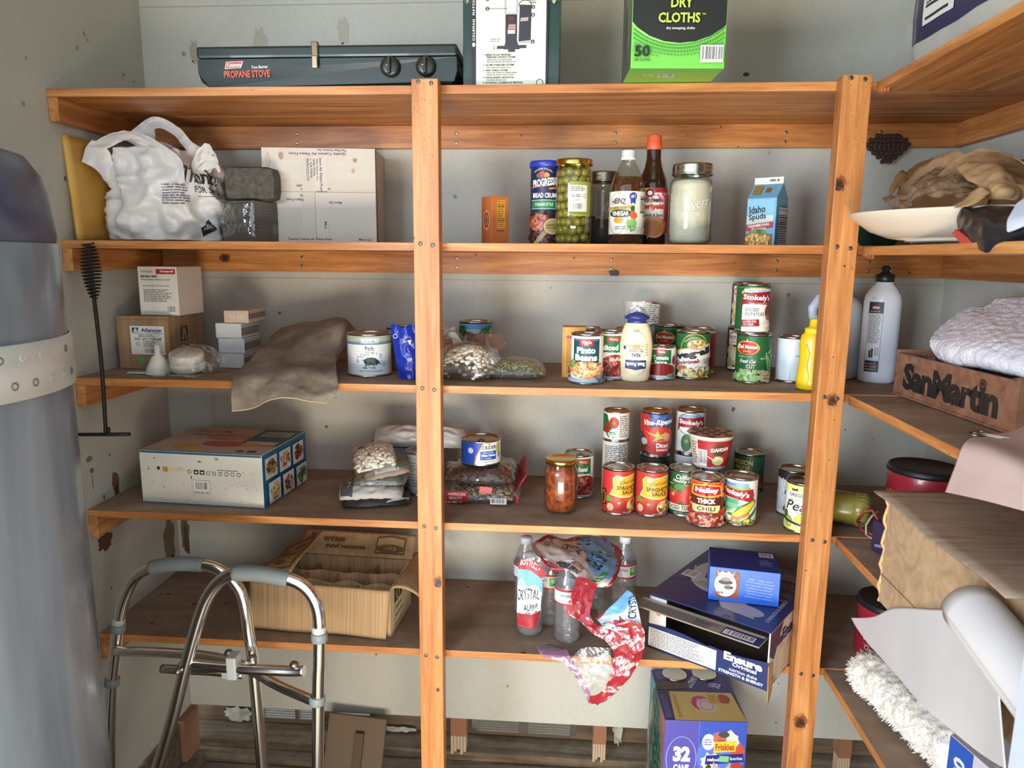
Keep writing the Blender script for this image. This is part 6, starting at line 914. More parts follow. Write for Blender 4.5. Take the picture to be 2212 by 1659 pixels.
can('thick chili can with red, brown and cream banners at the shelf front', .4694, .0622, z, .0385, .111, 'c8562c', [('d', 0, 70, 60, 26, 80, 6, ['d9743a', 'c04a24', 'e09050']), ('p', [(-28, 88), (0, 92), (28, 88), (32, 68), (0, 64), (-32, 66)], 'd9a83a'), ('p', [(-25, 86), (0, 89), (25, 86), (28, 70), (0, 67), (-28, 69)], 'a82420'), ('t', 'Nalley', 0, 77.5, 44, 13, 'f4f0e6', {'b': .05}), ('p', [(-36, 68), (0, 62), (38, 64), (34, 50), (38, 44), (0, 46), (-36, 50), (-31, 58)], '5a1c14'), ('t', 'THICK', 0, 56, 34, 10, 'f4f0e6', {'b': .05}), ('r', -27, 32, 27, 47, 'e6d890'), ('t', 'CHILI', 0, 40, 34, 9, '2f2c14', {'b': .04, 'sp': 1.1}), ('t', 'BEEF & BEANS', 0, 33.5, 26, 2.4, '7a6a30'), ('e', -32, 30, 9, 8, 'b02a20'), ('e', 38, 28, 16, 14, 'a82a20'), ('e', 0, 12, 40, 22, '9c4030'), ('d', 0, 14, 38, 15, 130, 5, ['8a3428', 'b8604a', 'c9806a', '6f241c', 'd8a090']), ('t', 'NET WT 15 OZ', 34, 8, 20, 5, 'e6d8c8')])
can('vegetable can with red ribbon, corn and peas at the shelf front', .5481, .0761, z, .0375, .111, 'e0ddd4', [('r', -60, 82, 16, 90, '7fa4c4'), ('t', 'All Natural', -24, 87, 26, 5, '2f5a8f'), ('r', -60, 74, 20, 82, '8fa45c'), ('r', -60, 28, -2, 56, '6fae84'), ('p', [(-2, 56), (-60, 56), (-60, 50), (-2, 46)], '4f9a6c')]+[('p', [(-60, 82), (0, 76), (26, 78), (30, 64), (26, 50), (0, 56), (-60, 62)], '9c1f2c'), ('t', "Stokely's", -10, 68, 56, 14, 'f4f0ea', {'b': .04, 'rot': -8}), ('t', 'VEGETABLES', -30, 36, 24, 4, '3a5a44'), ('p', [(-26, 22), (-6, 40), (30, 58), (36, 50), (20, 30), (-10, 18)], '3f7a34'), ('p', [(-16, 22), (4, 40), (30, 54), (32, 48), (16, 30), (-6, 18)], 'e0b83a'), ('p', [(-24, 26), (-12, 36), (-4, 40), (-12, 26)], 'b8c890'), ('p', [(-14, 16), (20, 30), (22, 24), (-4, 12)], 'd87a3a'), ('p', [(10, 12), (38, 40), (40, 34), (16, 8)], '2f6a2c'), ('e', -38, 26, 9, 7, 'b02a28'), ('d', 0, 8, 40, 7, 60, 4, ['4f8a3a', '7fae54', 'd9c84a', 'd87a3a', '3a6a2c'])])
can('dark green Pride tin standing alone at the back of the shelf', .6195, .2935, z, .038, .1085, '1c4a34', [('r', -90, 0, 90, 100, '1c4a34'), ('t', 'MISSION', -16, 80, 48, 12, 'd0c05a'), ('t', 'PRIDE', -16, 66, 36, 11, 'd0c05a'), ('r', -60, 50, 6, 57, '2f5f9c'), ('d', 24, 26, 16, 24, 24, 8, ['7a3a2a', '5a5a34', 'a06a50'])])
can('grey refried beans can with black top band behind the pears can', .688, .142, z, .0375, .111, 'b4b6ba', [('r', -90, 80, 90, 97, '202024'), ('d', 0, 50, 60, 40, 60, 3, ['a8aab0', 'c0c2c6']), ('t', 'REFRIED', 6, 54, 46, 9, '2a2a2e'), ('e', 8, 18, 26, 19, '2a2420'), ('e', 8, 20, 22, 15, '7a5a48'), ('d', 8, 20, 18, 11, 30, 5, ['8a6a54', '6a4a38']), ('t', 'NET WT', -20, 12, 16, 4, 'e0e0e0')])
can('yellow and white pears can beside the right post', .677, .0432, z, .0375, .1125, 'e0dfd0', [('r', -90, 82, 90, 97, 'd9d884'), ('r', -90, 3, 90, 12, 'd4d67a'), ('p', [(-22, 84), (-22, 88), (-14, 88), (-10, 90), (-10, 84)], '3a3a30'), ('t', 'OREGON TRAIL', 4, 76, 62, 7, '3a3c34'), ('t', 'CHOICE BARTLETT', -14, 66, 24, 3.5, '9a9a8a'), ('t', 'Pears', 0, 54, 62, 20, '26282a', {'sh': .3, 'b': .01}), ('t', 'Halves in Heavy Syrup', 8, 40, 40, 3, '7a7c6a'), ('e', -26, 20, 10, 12, '8fa03c'), ('e', -4, 22, 11, 13, 'b8c24a'), ('e', -2, 34, 5, 8, 'b8c24a'), ('p', [(-2, 40), (4, 46), (5, 45), (0, 39)], '5a4a2c'), ('e', -34, 34, 6, 8, '3a5a2c'), ('p', [(-44, 22), (30, 8), (30, 13), (-44, 27)], '2c2c2c'), ('t', 'EXTRA LIGHT SYRUP', 0, 13, 50, 3.4, 'e8e8e0', {'rot': -8}), ('o', 26, 28, 8, 8, 1, '9aba4a')], lid=STEELD)
# right shelf goods
t = thing('noodle_jar', 'yellow-green ribbed plastic jar lying on its side behind the right post', 'jar', (.80, .075, z+.0385), 0); t.rotation_euler = (0, pi/2, -.42)
YGL = noisy('yellow_plastic', [(.3, '77702f'), (.6, '8a823c')], (1, 1, 1), 8, 3, 0, .25, .1)
b = MB(); b.lathe([(0, -.062), (.034, -.062), (.037, -.055), (.037, .0), (.036, .004)], YGL, 36, cap=False); b.build('jar_body', t)
b = MB(); prf = [(.0365, .004), (.038, .006), (.036, .026), (.026, .036), (.0, .038)]
b.lathe(prf, YGL, 40, cap=False)
for i in range(22): a = 2*pi*i/22; b.tube([(.0375*cos(a), .0375*sin(a), .008), (.0362*cos(a), .0362*sin(a), .026), (.027*cos(a), .027*sin(a), .036)], .0011, YGL, 5)
b.build('ribbed_lid', t)
b = MB(); b.tube([(.795, .035, z+.024), (.80, .018, z+.052), (.815, .012, z+.058), (.828, .004, z+.036), (.838, -.012, z+.016), (.83, -.02, z+.010), (.81, -.016, z+.012), (.797, .01, z+.012), (.795, .035, z+.024)], .0026, M('a83440', .5), 8); b.tube([(.838, -.012, z+.016), (.856, -.022, z+.012), (.875, -.03, z+.006)], .0026, M('a83440', .5), 8); tag(b.build('red_loop'), 'red plastic loop leaning against the lying yellow jar', 'loop')
b = MB(); rn = random.Random(2)
for i in range(7): dx = rn.uniform(-.003, .003); b.tube([(.835, .028+dx, z+.05), (.818, .02+dx, z+.04), (.802, .004+dx, z+.026), (.797, -.012+dx, z+.010), (.81, -.035+dx, z+.003+.0006*i), (.83, -.055+dx*2, z+.002+.0006*i), (.85, -.075+dx*4, z+.002)], .0008, M('cfc8b4', .9), 5)
tag(b.build('cotton_string'), 'frayed white cotton string over the yellow jar and shelf', 'string')
CFR = M('9c2634', .35, coat=.4)
def coffee(label, x, y, zz, rz, sc=1):
    t = thing('coffee_canister', label, 'canister', (x, y, zz), rz); r, h = .0755*sc, .150*sc; el = Matrix.Diagonal((1, .92, 1, 1))
    b = MB(); b.lathe([(0, 0), (r*.9, 0), (r*.97, .005), (r, .02), (r*.985, .03), (r*.985, h*.72), (r, h*.76), (r, h*.88), (r*.97, h*.9)], CFR, 48, el, cap=False)
    b.art([('r', -9, 6.6, 9, 9.6, '8f2430'), ('d', 0, 8.4, 7, .9, 60, .5, ['b8582c', 'd08a3c', '8a2c28']), ('t', 'Folgers', 0, 6.3, 7.0, 1.9, 'e6e0e0', {'b': .03, 'rot': -4}), ('r', -3.4, 5.0, 3.4, 5.08, 'e0d0d0'), ('t', 'Classic Roast', .2, 4.2, 6.6, 1.1, 'e0d4d4', {'rot': -4}), ('w', -4, 2.0, 4, 3.2, 2, 'c08a8e'), ('t', 'MEDIUM', -3, 3.1, 2.2, .4, 'd8a8a8')], lambda u, v, e: ((r+e)*sin(u*.01/r), -(r+e)*.92*cos(u*.01/r), v*.01*sc), step=.5); b.build('canister_body', t)
    b = MB(); b.lathe([(r*.97, h*.89), (r*1.03, h*.89), (r*1.03, h*.93), (r*1.0, h*.95), (r*.99, h*.975), (r*.95, h*.985), (r*.9, h*.97), (0, h*.97)], M('1d1d1f', .45), 48, el, cap=False); b.build('lid', t)
coffee('red coffee canister with black lid on the fourth right shelf', .9425, .062, z, face_cam(.94, .05)-.35)
t = carton('dark_carton', 'small dark purple box between the coffee and the big cardboard box', 'box', (.785, -.068, z), -1.25, .10, .10, .065, M('352c48', .5), {'F': [('p', [(1, 1), (5, 2), (9, 1.4), (9, 1.8), (5, 2.6), (1, 1.6)], '8f8aa4'), ('t', 'FOIL', 5, 4.4, 4, 1.2, '6a6484')], 'T': [('r', 1, 4, 9, 4.3, '6a6484')]})
t = thing('flap_carton', 'large open cardboard box with a wide top flap on the right shelves', 'box', (0, 0, 0))
CB2 = noisy('cardboard_wavy', [(.3, 'a08462'), (.5, 'b29470'), (.75, 'c0a37e')], (1, 9, 9), 2.2, 4, 2.0, .8, .3, .003)
b = MB(); b.box(.730, .734, -.66, -.247, z-.0265, .985, CB2); b.box(.7288, .7302, -.655, -.25, .834, .8352, '7a6246'); b.build('side_panel', t)
b = MB(); b.box(.742, 1.05, -.251, -.247, z+.001, .983, CARD); b.build('end_panel', t)
TF = noisy('cardboard_grey', [(.3, '8f7a66'), (.5, 'a08a75'), (.75, 'ab9682')], (6, 40, 1), 2, 3, 0, .85, .3, .002)
b = MB(); b.grid(16, 24, lambda u, v: (.704+.33*u-.01*v, -.243-.42*v, .990+.003*sin(v*9+u*3)), TF); b.build('top_flap', t, solid=.0035)
b = MB(); fn_ = lambda u, v: (.731+.003*sin(u*30)-.003*v, -.247+.002*sin(v*60), .78+.205*v); b.tube([fn_(i/20, i/20) for i in range(21)], .0032, M('c9a878', .85, 0, .6, 200), 6); b.build('torn_edge', t)
# ================================================================ fifth level
z = Z[5]
ink = '6f5638'
t = thing('jar_carton', 'open brown corrugated mason jar carton with torn flaps on the lowest shelf', 'box', (-.620, .068, z), radians(-3.5)); w_, d_, h_ = .355, .180, .120
IN = M('6e5438', .85); DIV = noisy('divider_card', [(.3, '7a5f42'), (.6, '957450')], (90, 1, 1), 2, 2, 0, .85, .4)
b = MB()
b.box(0, w_, 0, .0035, 0, h_, CARDX); b.box(0, w_, d_-.0035, d_, 0, h_, CARDX); b.box(0, .0035, .0035, d_-.0035, 0, h_, CARDX); b.box(w_-.0035, w_, .0035, d_-.0035, 0, h_, M('d9c9a0', .75)); b.box(.003, w_-.003, .003, d_-.003, 0, .004, IN)
b.art([('r', 3.2, 1.2, 9.6, 1.45, '5f4a34'), ('r', 3.2, 10.6, 9.6, 10.85, '5f4a34'), ('r', 3.2, 1.2, 3.45, 10.8, '5f4a34'), ('r', 3.4, 7.0, 9.6, 10.7, '4f4238'), ('e', 6.2, 8.8, 1.4, 1.6, 'cdbd94'), ('e', 6.2, 8.8, .8, 1.3, '4f4238'), ('t', 'REGULAR', 6.8, 5.4, 4.8, .9, '5f4a34', {'b': .03}), ('t', 'MASON JAR', 7, 3.4, 6, .9, '5f4a34', {'b': .03})], lambda x, y, e: (w_+e, x*.01, y*.01)); b.build('carton_body', t)
b = MB(); b.grid(24, 12, lambda u, v: (-.008*v+w_*u*(1+.0*v), -.002-.012*v-.002*sin(u*8), h_-(h_-.003)*v+.0015*sin(u*11)*v), CARDX); b.build('front_flap', t, solid=.003)
b = MB(); b.grid(24, 10, lambda u, v: (.045+.315*u, d_+.002+.045*v, h_+.050*v), CARD)
b.art([('t', 'REGULAR', 26, 2.9, 5.5, .9, ink, {'rot': 180, 'b': .02}) if 0 else ('t', 'REGULAR', 13.5, 4.2, 6, 1.2, ink, {'rot': 180, 'b': .03}), ('t', 'MASON JARS', 17, 2.4, 11, 1.2, ink, {'rot': 180, 'b': .03}), ('p', [(25.5, 1.0), (33.5, 1.0), (33.5, 5.4), (29.5, 6.0), (25.5, 5.4)], ink), ('p', [(25.9, 1.4), (33.1, 1.4), (33.1, 5.1), (29.5, 5.6), (25.9, 5.1)], 'b29a72'), ('e', 29.5, 2.4, 4.0, 1.2, ink), ('t', 'Kerr', 29.5, 2.4, 3, 1.1, 'b29a72', {'rot': 180}), ('t', '00', 7.8, 5.2, 1.4, .9, ink, {'rot': 180})], lambda x, y, e: (x*.01, d_+.002+.045*y/6.7-e-.0018, h_+.050*y/6.7+e+.0016)); b.build('back_flap', t, solid=.003)
b = MB(); lf = lambda u, v: (.004+.098*u, .010+(d_+.02)*v, h_+.004+.022*u+.030*u*v+.004*sin(v*6)); b.grid(12, 20, lf, CARD)
b.art([('r', .06, .08, .1, .92, ink), ('r', .86, .08, .9, .92, ink), ('r', .06, .08, .9, .11, ink), ('r', .06, .89, .9, .92, ink), ('e', .5, .25, .12, .05, ink), ('e', .35, .3, .1, .05, ink), ('e', .6, .72, .14, .06, ink), ('e', .3, .62, .1, .05, ink), ('r', .2, .45, .7, .5, ink)], lambda x, y, e: tuple(Vector(lf(x, y))+Vector((0, 0, e+.002))), step=.1, stepy=.1); b.build('left_flap', t, solid=.003)
b = MB(); b.grid(12, 20, lambda u, v: (w_+.002+.075*u-.0*v, .01+(d_+.03)*v+.02*u, h_+.002-.055*u*u+.015*u+.003*sin(v*7)), CARD); b.build('right_flap', t, solid=.003)
b = MB()
for k, yy in enumerate((.062, .120)): b.grid(40, 5, lambda u, v, yy=yy: (.02+(w_-.03)*u, yy+.006*sin(u*22), .005+(.098+.010*nz(u*9, yy*40, 3))*v), CARDX)
for xx in (.10, .18, .26): b.grid(5, 20, lambda u, v, xx=xx: (xx+.02*(v-.5), .01+(d_-.02)*v, .005+(.094+.020*nz(xx*40, v*7, 3))*u), DIV)
b.build('divider', t, solid=.0025)
# ------- water bottles
RIB = clear('water_pet', 'fafcfd', .12, .05, .10, 'e8eef2', .3, 60)
def wbottle(label, x, y, rz=0, lab=True):
    t = thing('water_bottle', label, 'bottle', (x, y, z), face_cam(x, y)+rz, 'water bottles in the torn multipack')
    r = .0315; pr = [(0, .006), (r*.55, .001), (r*.9, .002), (r, .010)]
    for i in range(9): pr += [(r*(.955 if i % 2 else 1.0), .018+i*.0085)]
    pr += [(r, .095), (r, .140), (r*.93, .152), (r*.7, .172), (r*.46, .186), (r*.42, .192)]
    b = MB(); b.lathe(pr, RIB, 36, cap=False); b.build('bottle_body', t)
    b = MB(); b.lathe([(.0130, .188), (.0152, .189), (.0152, .203), (.0142, .205), (0, .205)], M('d6d8da', .4), 28, cap=False); b.build('cap', t)
    b = MB(); b.lathe([(r+.0004, .100), (r+.0004, .140)], P('d8dcdc'), 36, cap=False)
    b.art([('r', -9, 13.4, 9, 13.95, 'a82c38'), ('r', -9, 10.02, 9, 10.5, 'a82c38'), ('r', .6, 10.9, 2.2, 13.1, '4f9a4c'), ('e', 1.4, 12.3, .5, .6, 'a8d08a'), ('t', 'GEYSER', -1.2, 12.4, 2.4, .5, '2a4a6a'), ('w', 2.5, 10.8, 4.6, 13.2, 6, '5a6068')], lambda u, v, e: ((r+.0004+e)*sin(u*.01/r), -(r+.0004+e)*cos(u*.01/r), v*.01), step=.3); b.build('label', t); return t
wbottle('front left water bottle wrapped in printed film with white cap', .067, .105)
wbottle('front middle water bottle standing in the open under the torn wrap', .1585, .078, .2)
wbottle('water bottle between the two front ones, further back', .117, .158, -.3)
wbottle('water bottle at the rear left corner of the multipack', .052, .205, .5)
wbottle('water bottle at the right rear, seen through the clear film', .305, .235, .3)
wbottle('water bottle at the back with its cap touching the printed film', .228, .255, .1)
RED = clear('red_film', 'c05060', .08, .16, .78, 'a82834', .6, 36); CLR = clear('shrink_clear', 'ffffff', .08, .06, .05, 'ffffff', 1, 30)
PNK = clear('lilac_film', 'd0a8c8', .12, .15, .45, '9a6a94', .7, 40); WHF = M('cfc6bd', .35, bump=.5, bs=50)
t = thing('shrink_wrap', 'torn red, white and blue printed shrink wrap draped over the water bottles', 'wrap', (0, 0, 0))
b = MB(); net_sheet(b, 'WR1', WHF, 60, 40, .006, 24, 3, [
    ('r', 0, .9, 1, 1, 'a02832'), ('r', 0, 0, .06, 1, 'a02832'), ('p', [(.52, 1), (.86, 1), (.96, .55), (.9, .3), (.6, .45), (.56, .7)], '6fa4cc'), ('p', [(.94, 0), (1, 0), (1, 1), (.9, 1)], 'a02832'), ('p', [(0, .0), (.3, .0), (.12, .5), (.06, .9), (0, 1)], 'a02832'),
    ('t', 'ALPINE SPRING', .36, .36, .34, .12, '2a2c44', {'rot': -35, 'b': .03}), ('t', 'NATURAL', .48, .44, .2, .08, 'a85a34', {'rot': -40}), ('t', 'CRYSTAL', .44, .72, .2, .14, '24284a', {'rot': -30}), ('t', 'GEYSER', .70, .62, .26, .2, '24284a', {'rot': 65, 'b': .03}), ('w', .5, .8, .68, .95, 4, '34344a'), ('w', .2, .3, .34, .5, 2, '5a5a5a'), ('p', [(.16, .8), (.26, .82), (.27, .9), (.17, .88)], '9a9a9c'), ('p', [(.66, .18), (.74, .14), (.86, .42), (.78, .46)], '3f8a54'), ('w', .7, .2, .82, .4, 4, 'c8e0c8'), ('t', 'QUALITY', .13, .35, .24, .05, 'e0c8c4', {'rot': -62, 'b': .03}), ('t', 'SOURCE', .92, .12, .26, .07, 'e6d8d4', {'rot': 30, 'b': .03})]); b.build('printed_top', t)
b = MB(); net_sheet(b, 'WR2', RED, 30, 110, .006, 26, 6); b.build('red_strip', t)
b = MB(); net_sheet(b, 'WR3', PNK, 12, 70, .003, 30, 8); b.build('lilac_strip', t)
b = MB(); net_sheet(b, 'WR4', M('b8cfe0', .35, bump=.5, bs=50), 34, 26, .004, 30, 9, [('p', [(0, .5), (0, .0), (1, 0), (1, .3), (.5, .5)], 'c9d2d8'), ('p', [(.3, .9), (.6, 1), (1, 1), (1, .6), (.6, .5)], '6fa8d4'), ('p', [(0, .85), (0, 1), (.5, 1), (.3, .9)], 'a02832'), ('t', '24', .42, .34, .22, .32, '24283c', {'b': .06, 'rot': 10}), ('t', 'BOTTLES', .45, .13, .34, .12, '24283c', {'b': .03, 'rot': 8}), ('t', 'CRYSTAL', .86, .45, .5, .26, '24284a', {'rot': 62, 'b': .02})]); b.build('printed_side', t)
b = MB(); net_sheet(b, 'WR5', CLR, 30, 30, .004, 30, 4); b.build('clear_film', t)
b = MB(); net_sheet(b, 'WR7', CLR, 30, 30, .006, 20, 4); b.build('clear_film', t)
b = MB(); net_sheet(b, 'WR6', CLR, 40, 60, .0025, 30, 5, [('p', [(.0, .62), (.8, .52), (.95, .62), (.0, .74)], 'a02832'), ('t', 'BOTTLED', .42, .645, .62, .07, 'e0ccc8', {'b': .03, 'rot': -8}), ('p', [(0, .62), (0, .44), (.95, .36), (.85, .52)], '6fa8d4'), ('p', [(0, .46), (.2, .52), (.4, .42), (.7, .46), (.92, .38), (.9, .15), (0, .17)], 'd4d8d8'), ('t', 'CRYSTAL', .42, .36, .80, .11, '24284a', {'b': .02}), ('t', 'ALPINE', .52, .235, .5, .06, '24284a', {'b': .02}), ('w', .3, .17, .8, .2, 1, '5a3a3a'), ('p', [(0, .0), (.7, .0), (.85, .17), (0, .18)], '9a2430')]); b.build('printed_side', t)
# ------- nutrition shake case
az = atan2(-.163, .235)
EB = '26305f'; EN = M(EB, .4, coat=.3); W2, D2, H2 = .287, .335, .133
t = thing('shake_case', 'torn open dark blue case of nutrition shakes overhanging the lowest shelf', 'box', (.349, .0605, z), az)
BRI = M('6a5846', .85)
b = MB()
b.box(0, W2, 0, D2, 0, .003, EN, BRI); b.box(0, .003, .002, D2, .003, H2, EN); b.box(.003, .0045, .004, D2-.004, .004, H2-.001, BRI); b.box(0, W2, D2-.003, D2, .003, H2, EN); b.box(.004, W2-.004, D2-.0045, D2-.003, .004, H2, BRI)
b.box(W2-.003, W2, .0, D2, .003, H2, M('cdc8c2', .45)); b.box(W2-.0045, W2-.003, .004, D2-.004, .004, H2-.001, BRI)
b.art([('p', [(0, 13), (8, 13), (3, 6), (0, 8)], '3a2a50'), ('t', 'Ensure', 14, 9.8, 13, 3.0, '26305f', {'b': .05}), ('r', 5, 8.2, 8, 10, '3a2a50'), ('bl', 7.5, 3.6, 2.3, 5, 3, 'd8c6a4'), ('bl', 13, 3.4, 2.4, 4.4, 4, 'd0b890'), ('r', 5.8, .4, 9.4, 6.6, 'dcd0b8'), ('r', 10.6, .4, 14.6, 5.6, 'd6c8ac'), ('bl', 20, 3, 3.6, 2.2, 5, 'c9a868'), ('t', 'S', 24, 7.6, 1.6, 2, '26305f'), ('w', 1, .3, 5, 2, 3, 'a09888')], lambda x, y, e: (W2+e, x*.01, y*.01), clip=(.1, .1, 33.3, 13.2)); b.build('case_body', t)
b = MB(); ft = lambda u: .058+.006*sin(u*7)+(.004 if u > .55 else 0)
b.grid(30, 4, lambda u, v: (W2*u, .0, .003+(ft(u)-.003)*v), EN, smooth=False)
b.art([('r', .4, .5, 17.2, 5.2, 'd6d4d0'), ('w', .8, .8, 15, 5.0, 11, '5a5c68'), ('r', 9, 2.8, 15.4, 2.86, '9a9aa0'), ('t', 'Ensure', 23.2, 4.9, 8.6, 1.9, 'e6e6ec', {'b': .05}), ('t', 'Original', 23.6, 3.3, 5.4, 1.2, 'e6e6ec', {'b': .03}), ('t', 'nutrition shake', 23.4, 2.1, 6.2, .8, 'd0d2de', {'b': .01}), ('t', 'STRENGTH & ENERGY', 22.9, 1.05, 10, .7, 'e6e6ec', {'b': .03})], lambda x, y, e: (x*.01, -e, y*.01)); b.build('front_strip', t, solid=.002)
b = MB(); b.box(0, .045, .002, .0035, .050, H2-.004, M('d8d4cc', .5)); b.art([('bl', 2.6, 9.0, .7, .6, 3, 'b89468')], lambda x, y, e: (x*.01, .002-e, y*.01)); b.build('torn_corner', t)
b = MB(); b.grid(10, 8, lambda u, v: (W2+.001+.003*v, -.004-.004*u+.028*u, -.035*v*(1-u)+.06-.06*v), M('b08a5c', .8)); b.build('torn_tab', t, solid=.0015)
b = MB(); b.box(-.001, W2+.001, -.001, D2+.001, H2, H2+.003, EN)
b.art([('e', 11.5, 20, 9.2, 11, 'bdb6ae'), ('t', 'Ensure', 12, 19.5, 12, 4.4, '26305f', {'rot': 14, 'b': .05}), ('p', [(5, 12), (12, 10), (16, 4), (24, 3), (20, 9), (8, 15)], 'b09c84'), ('e', 20, 6, 5, 2.6, 'a8a0a8'), ('b', 1.2, 14, 5, 18), ('t', '10', 3, 21, 2.4, 1.6, 'c0c0cc', {'rot': 10}), ('t', 'Vanilla', 24, 16, 4, 1.2, 'b0a88c'), ('w', 20, 18, 27, 20, 3, '9a98b0'), ('r', 21, 27, 28, 31, '8a88a0'), ('w', 22, 22, 28, 26, 4, '8a88a0'), ('bl', 22, 12, 1.6, 1, 4, 'c4b088'), ('t', 'STRENGTH & ENERGY', 26.5, 10, 13, .9, 'c0c0cc', {'rot': 90})], lambda x, y, e: (x*.01, y*.01, H2+.003+e), clip=(.1, .1, 28.5, 33.4)); b.build('lid', t)
b = MB(); b.box(-.014, W2-.006, -.050, .0, H2-.014, H2-.011, M('8f8478', .7)); 
b.art([('w', 1, .3, 19, 3.4, 8, '5a564e'), ('r', 19.5, .1, 28, 4.9, EB), ('b', 19.8, .8, 26.5, 3.0), ('r', -1.2, 3.8, 27.8, 4.9, 'b8b2aa'), ('w', 13, .5, 17, 2.8, 5, '4a4a66')], lambda x, y, e: (x*.01, -.05+y*.01, H2-.011+e)); o = b.build('front_flap', t)
# ------- blue coffee filter box
t = carton('filter_box', 'bright blue coffee filter box on top of the shake case', 'box', (.4805, .036, z+H2+.0045), -.17, .153, .118, .080, M('2563c8', .35, coat=.4), {'F': [
    ('r', 1.4, .9, 6.6, 7.2, '8a4630'), ('e', 3.6, 4.0, 2.4, 2.9, 'd8d4ce'), ('p', [(1.6, 7.2), (2.2, 6.6), (2.8, 7.3), (3.5, 6.6), (4.2, 7.3), (5, 6.6), (5.6, 7.3), (5.2, 6.2), (2, 6.2)], 'e0ddd8'), ('e', 3.6, 4.6, 1.6, .6, '3a3a3c'), ('e', 3.6, 5.3, 1.1, .5, '8a8a8c'), ('e', 4.2, 3.4, .9, .5, '5a5a5c'), ('e', 5.0, 3.4, .35, .3, '222224'), ('t', 'BUNN', 2.4, 2.0, 1.6, .5, '8a2a24', {'b': .05, 'rot': 180}), ('o', 5.6, 6, .7, .7, .12, 'b88a7a'), ('t', 'A pioneer in the commercial', 11, 1.6, 6, .42, 'a8bce6', {'rot': 176}), ('t', 'coffee brewer business,', 11, 2.3, 5.4, .42, 'a8bce6', {'rot': 176}), ('t', 'Bunn-O-Matic Corporation', 11, 3.0, 5.8, .42, 'a8bce6', {'rot': 176}), ('t', 'patented the flat bottom', 11, 3.7, 5.4, .42, 'a8bce6', {'rot': 176}), ('t', 'coffee filter, which led to the', 11, 4.4, 6.2, .42, 'a8bce6', {'rot': 176}), ('t', "launch of the Model A brewer", 11, 5.1, 6.2, .42, 'a8bce6', {'rot': 176}), ('t', "in the 1950's - 1960's.", 11, 5.8, 5.4, .42, 'a8bce6', {'rot': 176})],
    'T': [('r', 0, 0, 15.3, 11.8, '1f3580'), ('b', 11.4, 8.4, 14.6, 11), ('w', 11.2, 3.2, 14, 6.8, 4, '6f84c0')]}, cols={'T': '21409a', 'L': '2f6ad0'})
# ------- right
coffee('red coffee canister with black lid on the lowest right shelf, behind the white paper', .9, .052, z, face_cam(.9, .05)-.30, 1.0)
b = MB(); b.tube([(.93, -.055, z+.050), (.862, -.034, z+.052), (.852, -.030, z+.057), (.850, -.029, z+.065), (.852, -.030, z+.073), (.862, -.034, z+.078), (.93, -.055, z+.078)], .003, M('8f969a', .3, .9), 10)
tag(b.build('wire_hook'), 'grey bent wire loop in front of the lower coffee canister', 'wire')
# fluffy duster
WOOL = noisy('wool', [(.3, 'dcd6c8'), (.5, 'e8e4da'), (.75, 'f0eee8')], (1, 1, 1), 30, 4, 0, .95, .6, .004)
t = thing('wool_duster', 'fluffy cream lambswool duster head lying on the lowest right shelf', 'duster', (.792, -.055, z+.0), 0)
axd = Vector((.062, -.325, .006)); rw = .046
def wf(u, v, e=0):
    a = 2*pi*u; rr = rw*min(1, (1-(1-min(v, .16)/.16)**2)**.5+.02 if v < .16 else 1)*(1 if v < .9 else (1-(v-.9)*4)**.5)
    p = axd*v; side = Vector((.98, .18, 0)); q = Vector((p.x, p.y, p.z+rw+.002))+side*rr*cos(a)+Vector((0, 0, 1))*rr*sin(a)
    n = side*cos(a)+Vector((0, 0, 1))*sin(a); k = .005*nz(q.x*45, q.y*45, q.z*45)+.004*nz(q.x*110, q.y*110, q.z*110); return q+n*(k+e), n
b = MB(); b.grid(72, 90, lambda u, v: wf(u, v)[0], WOOL, closeu=True)
rn = random.Random(11)
for i in range(2600):
    u, v = rn.random(), rn.random()**1.15*.93; p, n = wf(u, v); d = (n+Vector((rn.uniform(-.7, .7), rn.uniform(-.7, .7), rn.uniform(-.7, .7)))).normalized(); l = rn.uniform(.004, .010); s_ = d.orthogonal().normalized()*.0010; c = p+d*l*.6+Vector((rn.uniform(-1, 1), rn.uniform(-1, 1), rn.uniform(-1, 1)))*.002
    q = [b.bm.verts.new(x) for x in (p-s_-n*.001, p+s_-n*.001, c+s_*.8, c-s_*.8)]; b.face(q, WOOL, True); tip = b.bm.verts.new(p+d*l+Vector((0, 0, -.001))); b.face([q[3], q[2], tip], WOOL, True)
b.build('wool_head', t)
b = MB(); b.tube([tuple(axd*.86+Vector((0, 0, rw))), tuple(axd*1.03+Vector((0, 0, rw)))], .009, WZ, 14); b.build('handle', t)
carton('blue_white_box', 'blue and white box with a torn grey opening at the bottom right', 'box', (.800, -.400, z+.0), -1.35, .15, .16, .125, M('cfc8cc', .5), {'F': [('r', 0, 0, 5.2, 12.5, '2f58b0'), ('t', '90', 2.6, 7.8, 4.0, 2.6, 'e0e0e6', {'rot': 90, 'b': .04}), ('t', 'B', 2.6, 3.4, 2.2, 2, 'e0e0e6', {'rot': 90, 'b': .04}), ('bl', 9.5, 5, 4.4, 5, 4, '8f8a8c'), ('bl', 10, 4.8, 3.8, 4.4, 5, '3a3f48')], 'L': [('r', 0, 0, 5, 12.5, '2f58b0')], 'T': [('b', 8, 1, 13, 5)]})
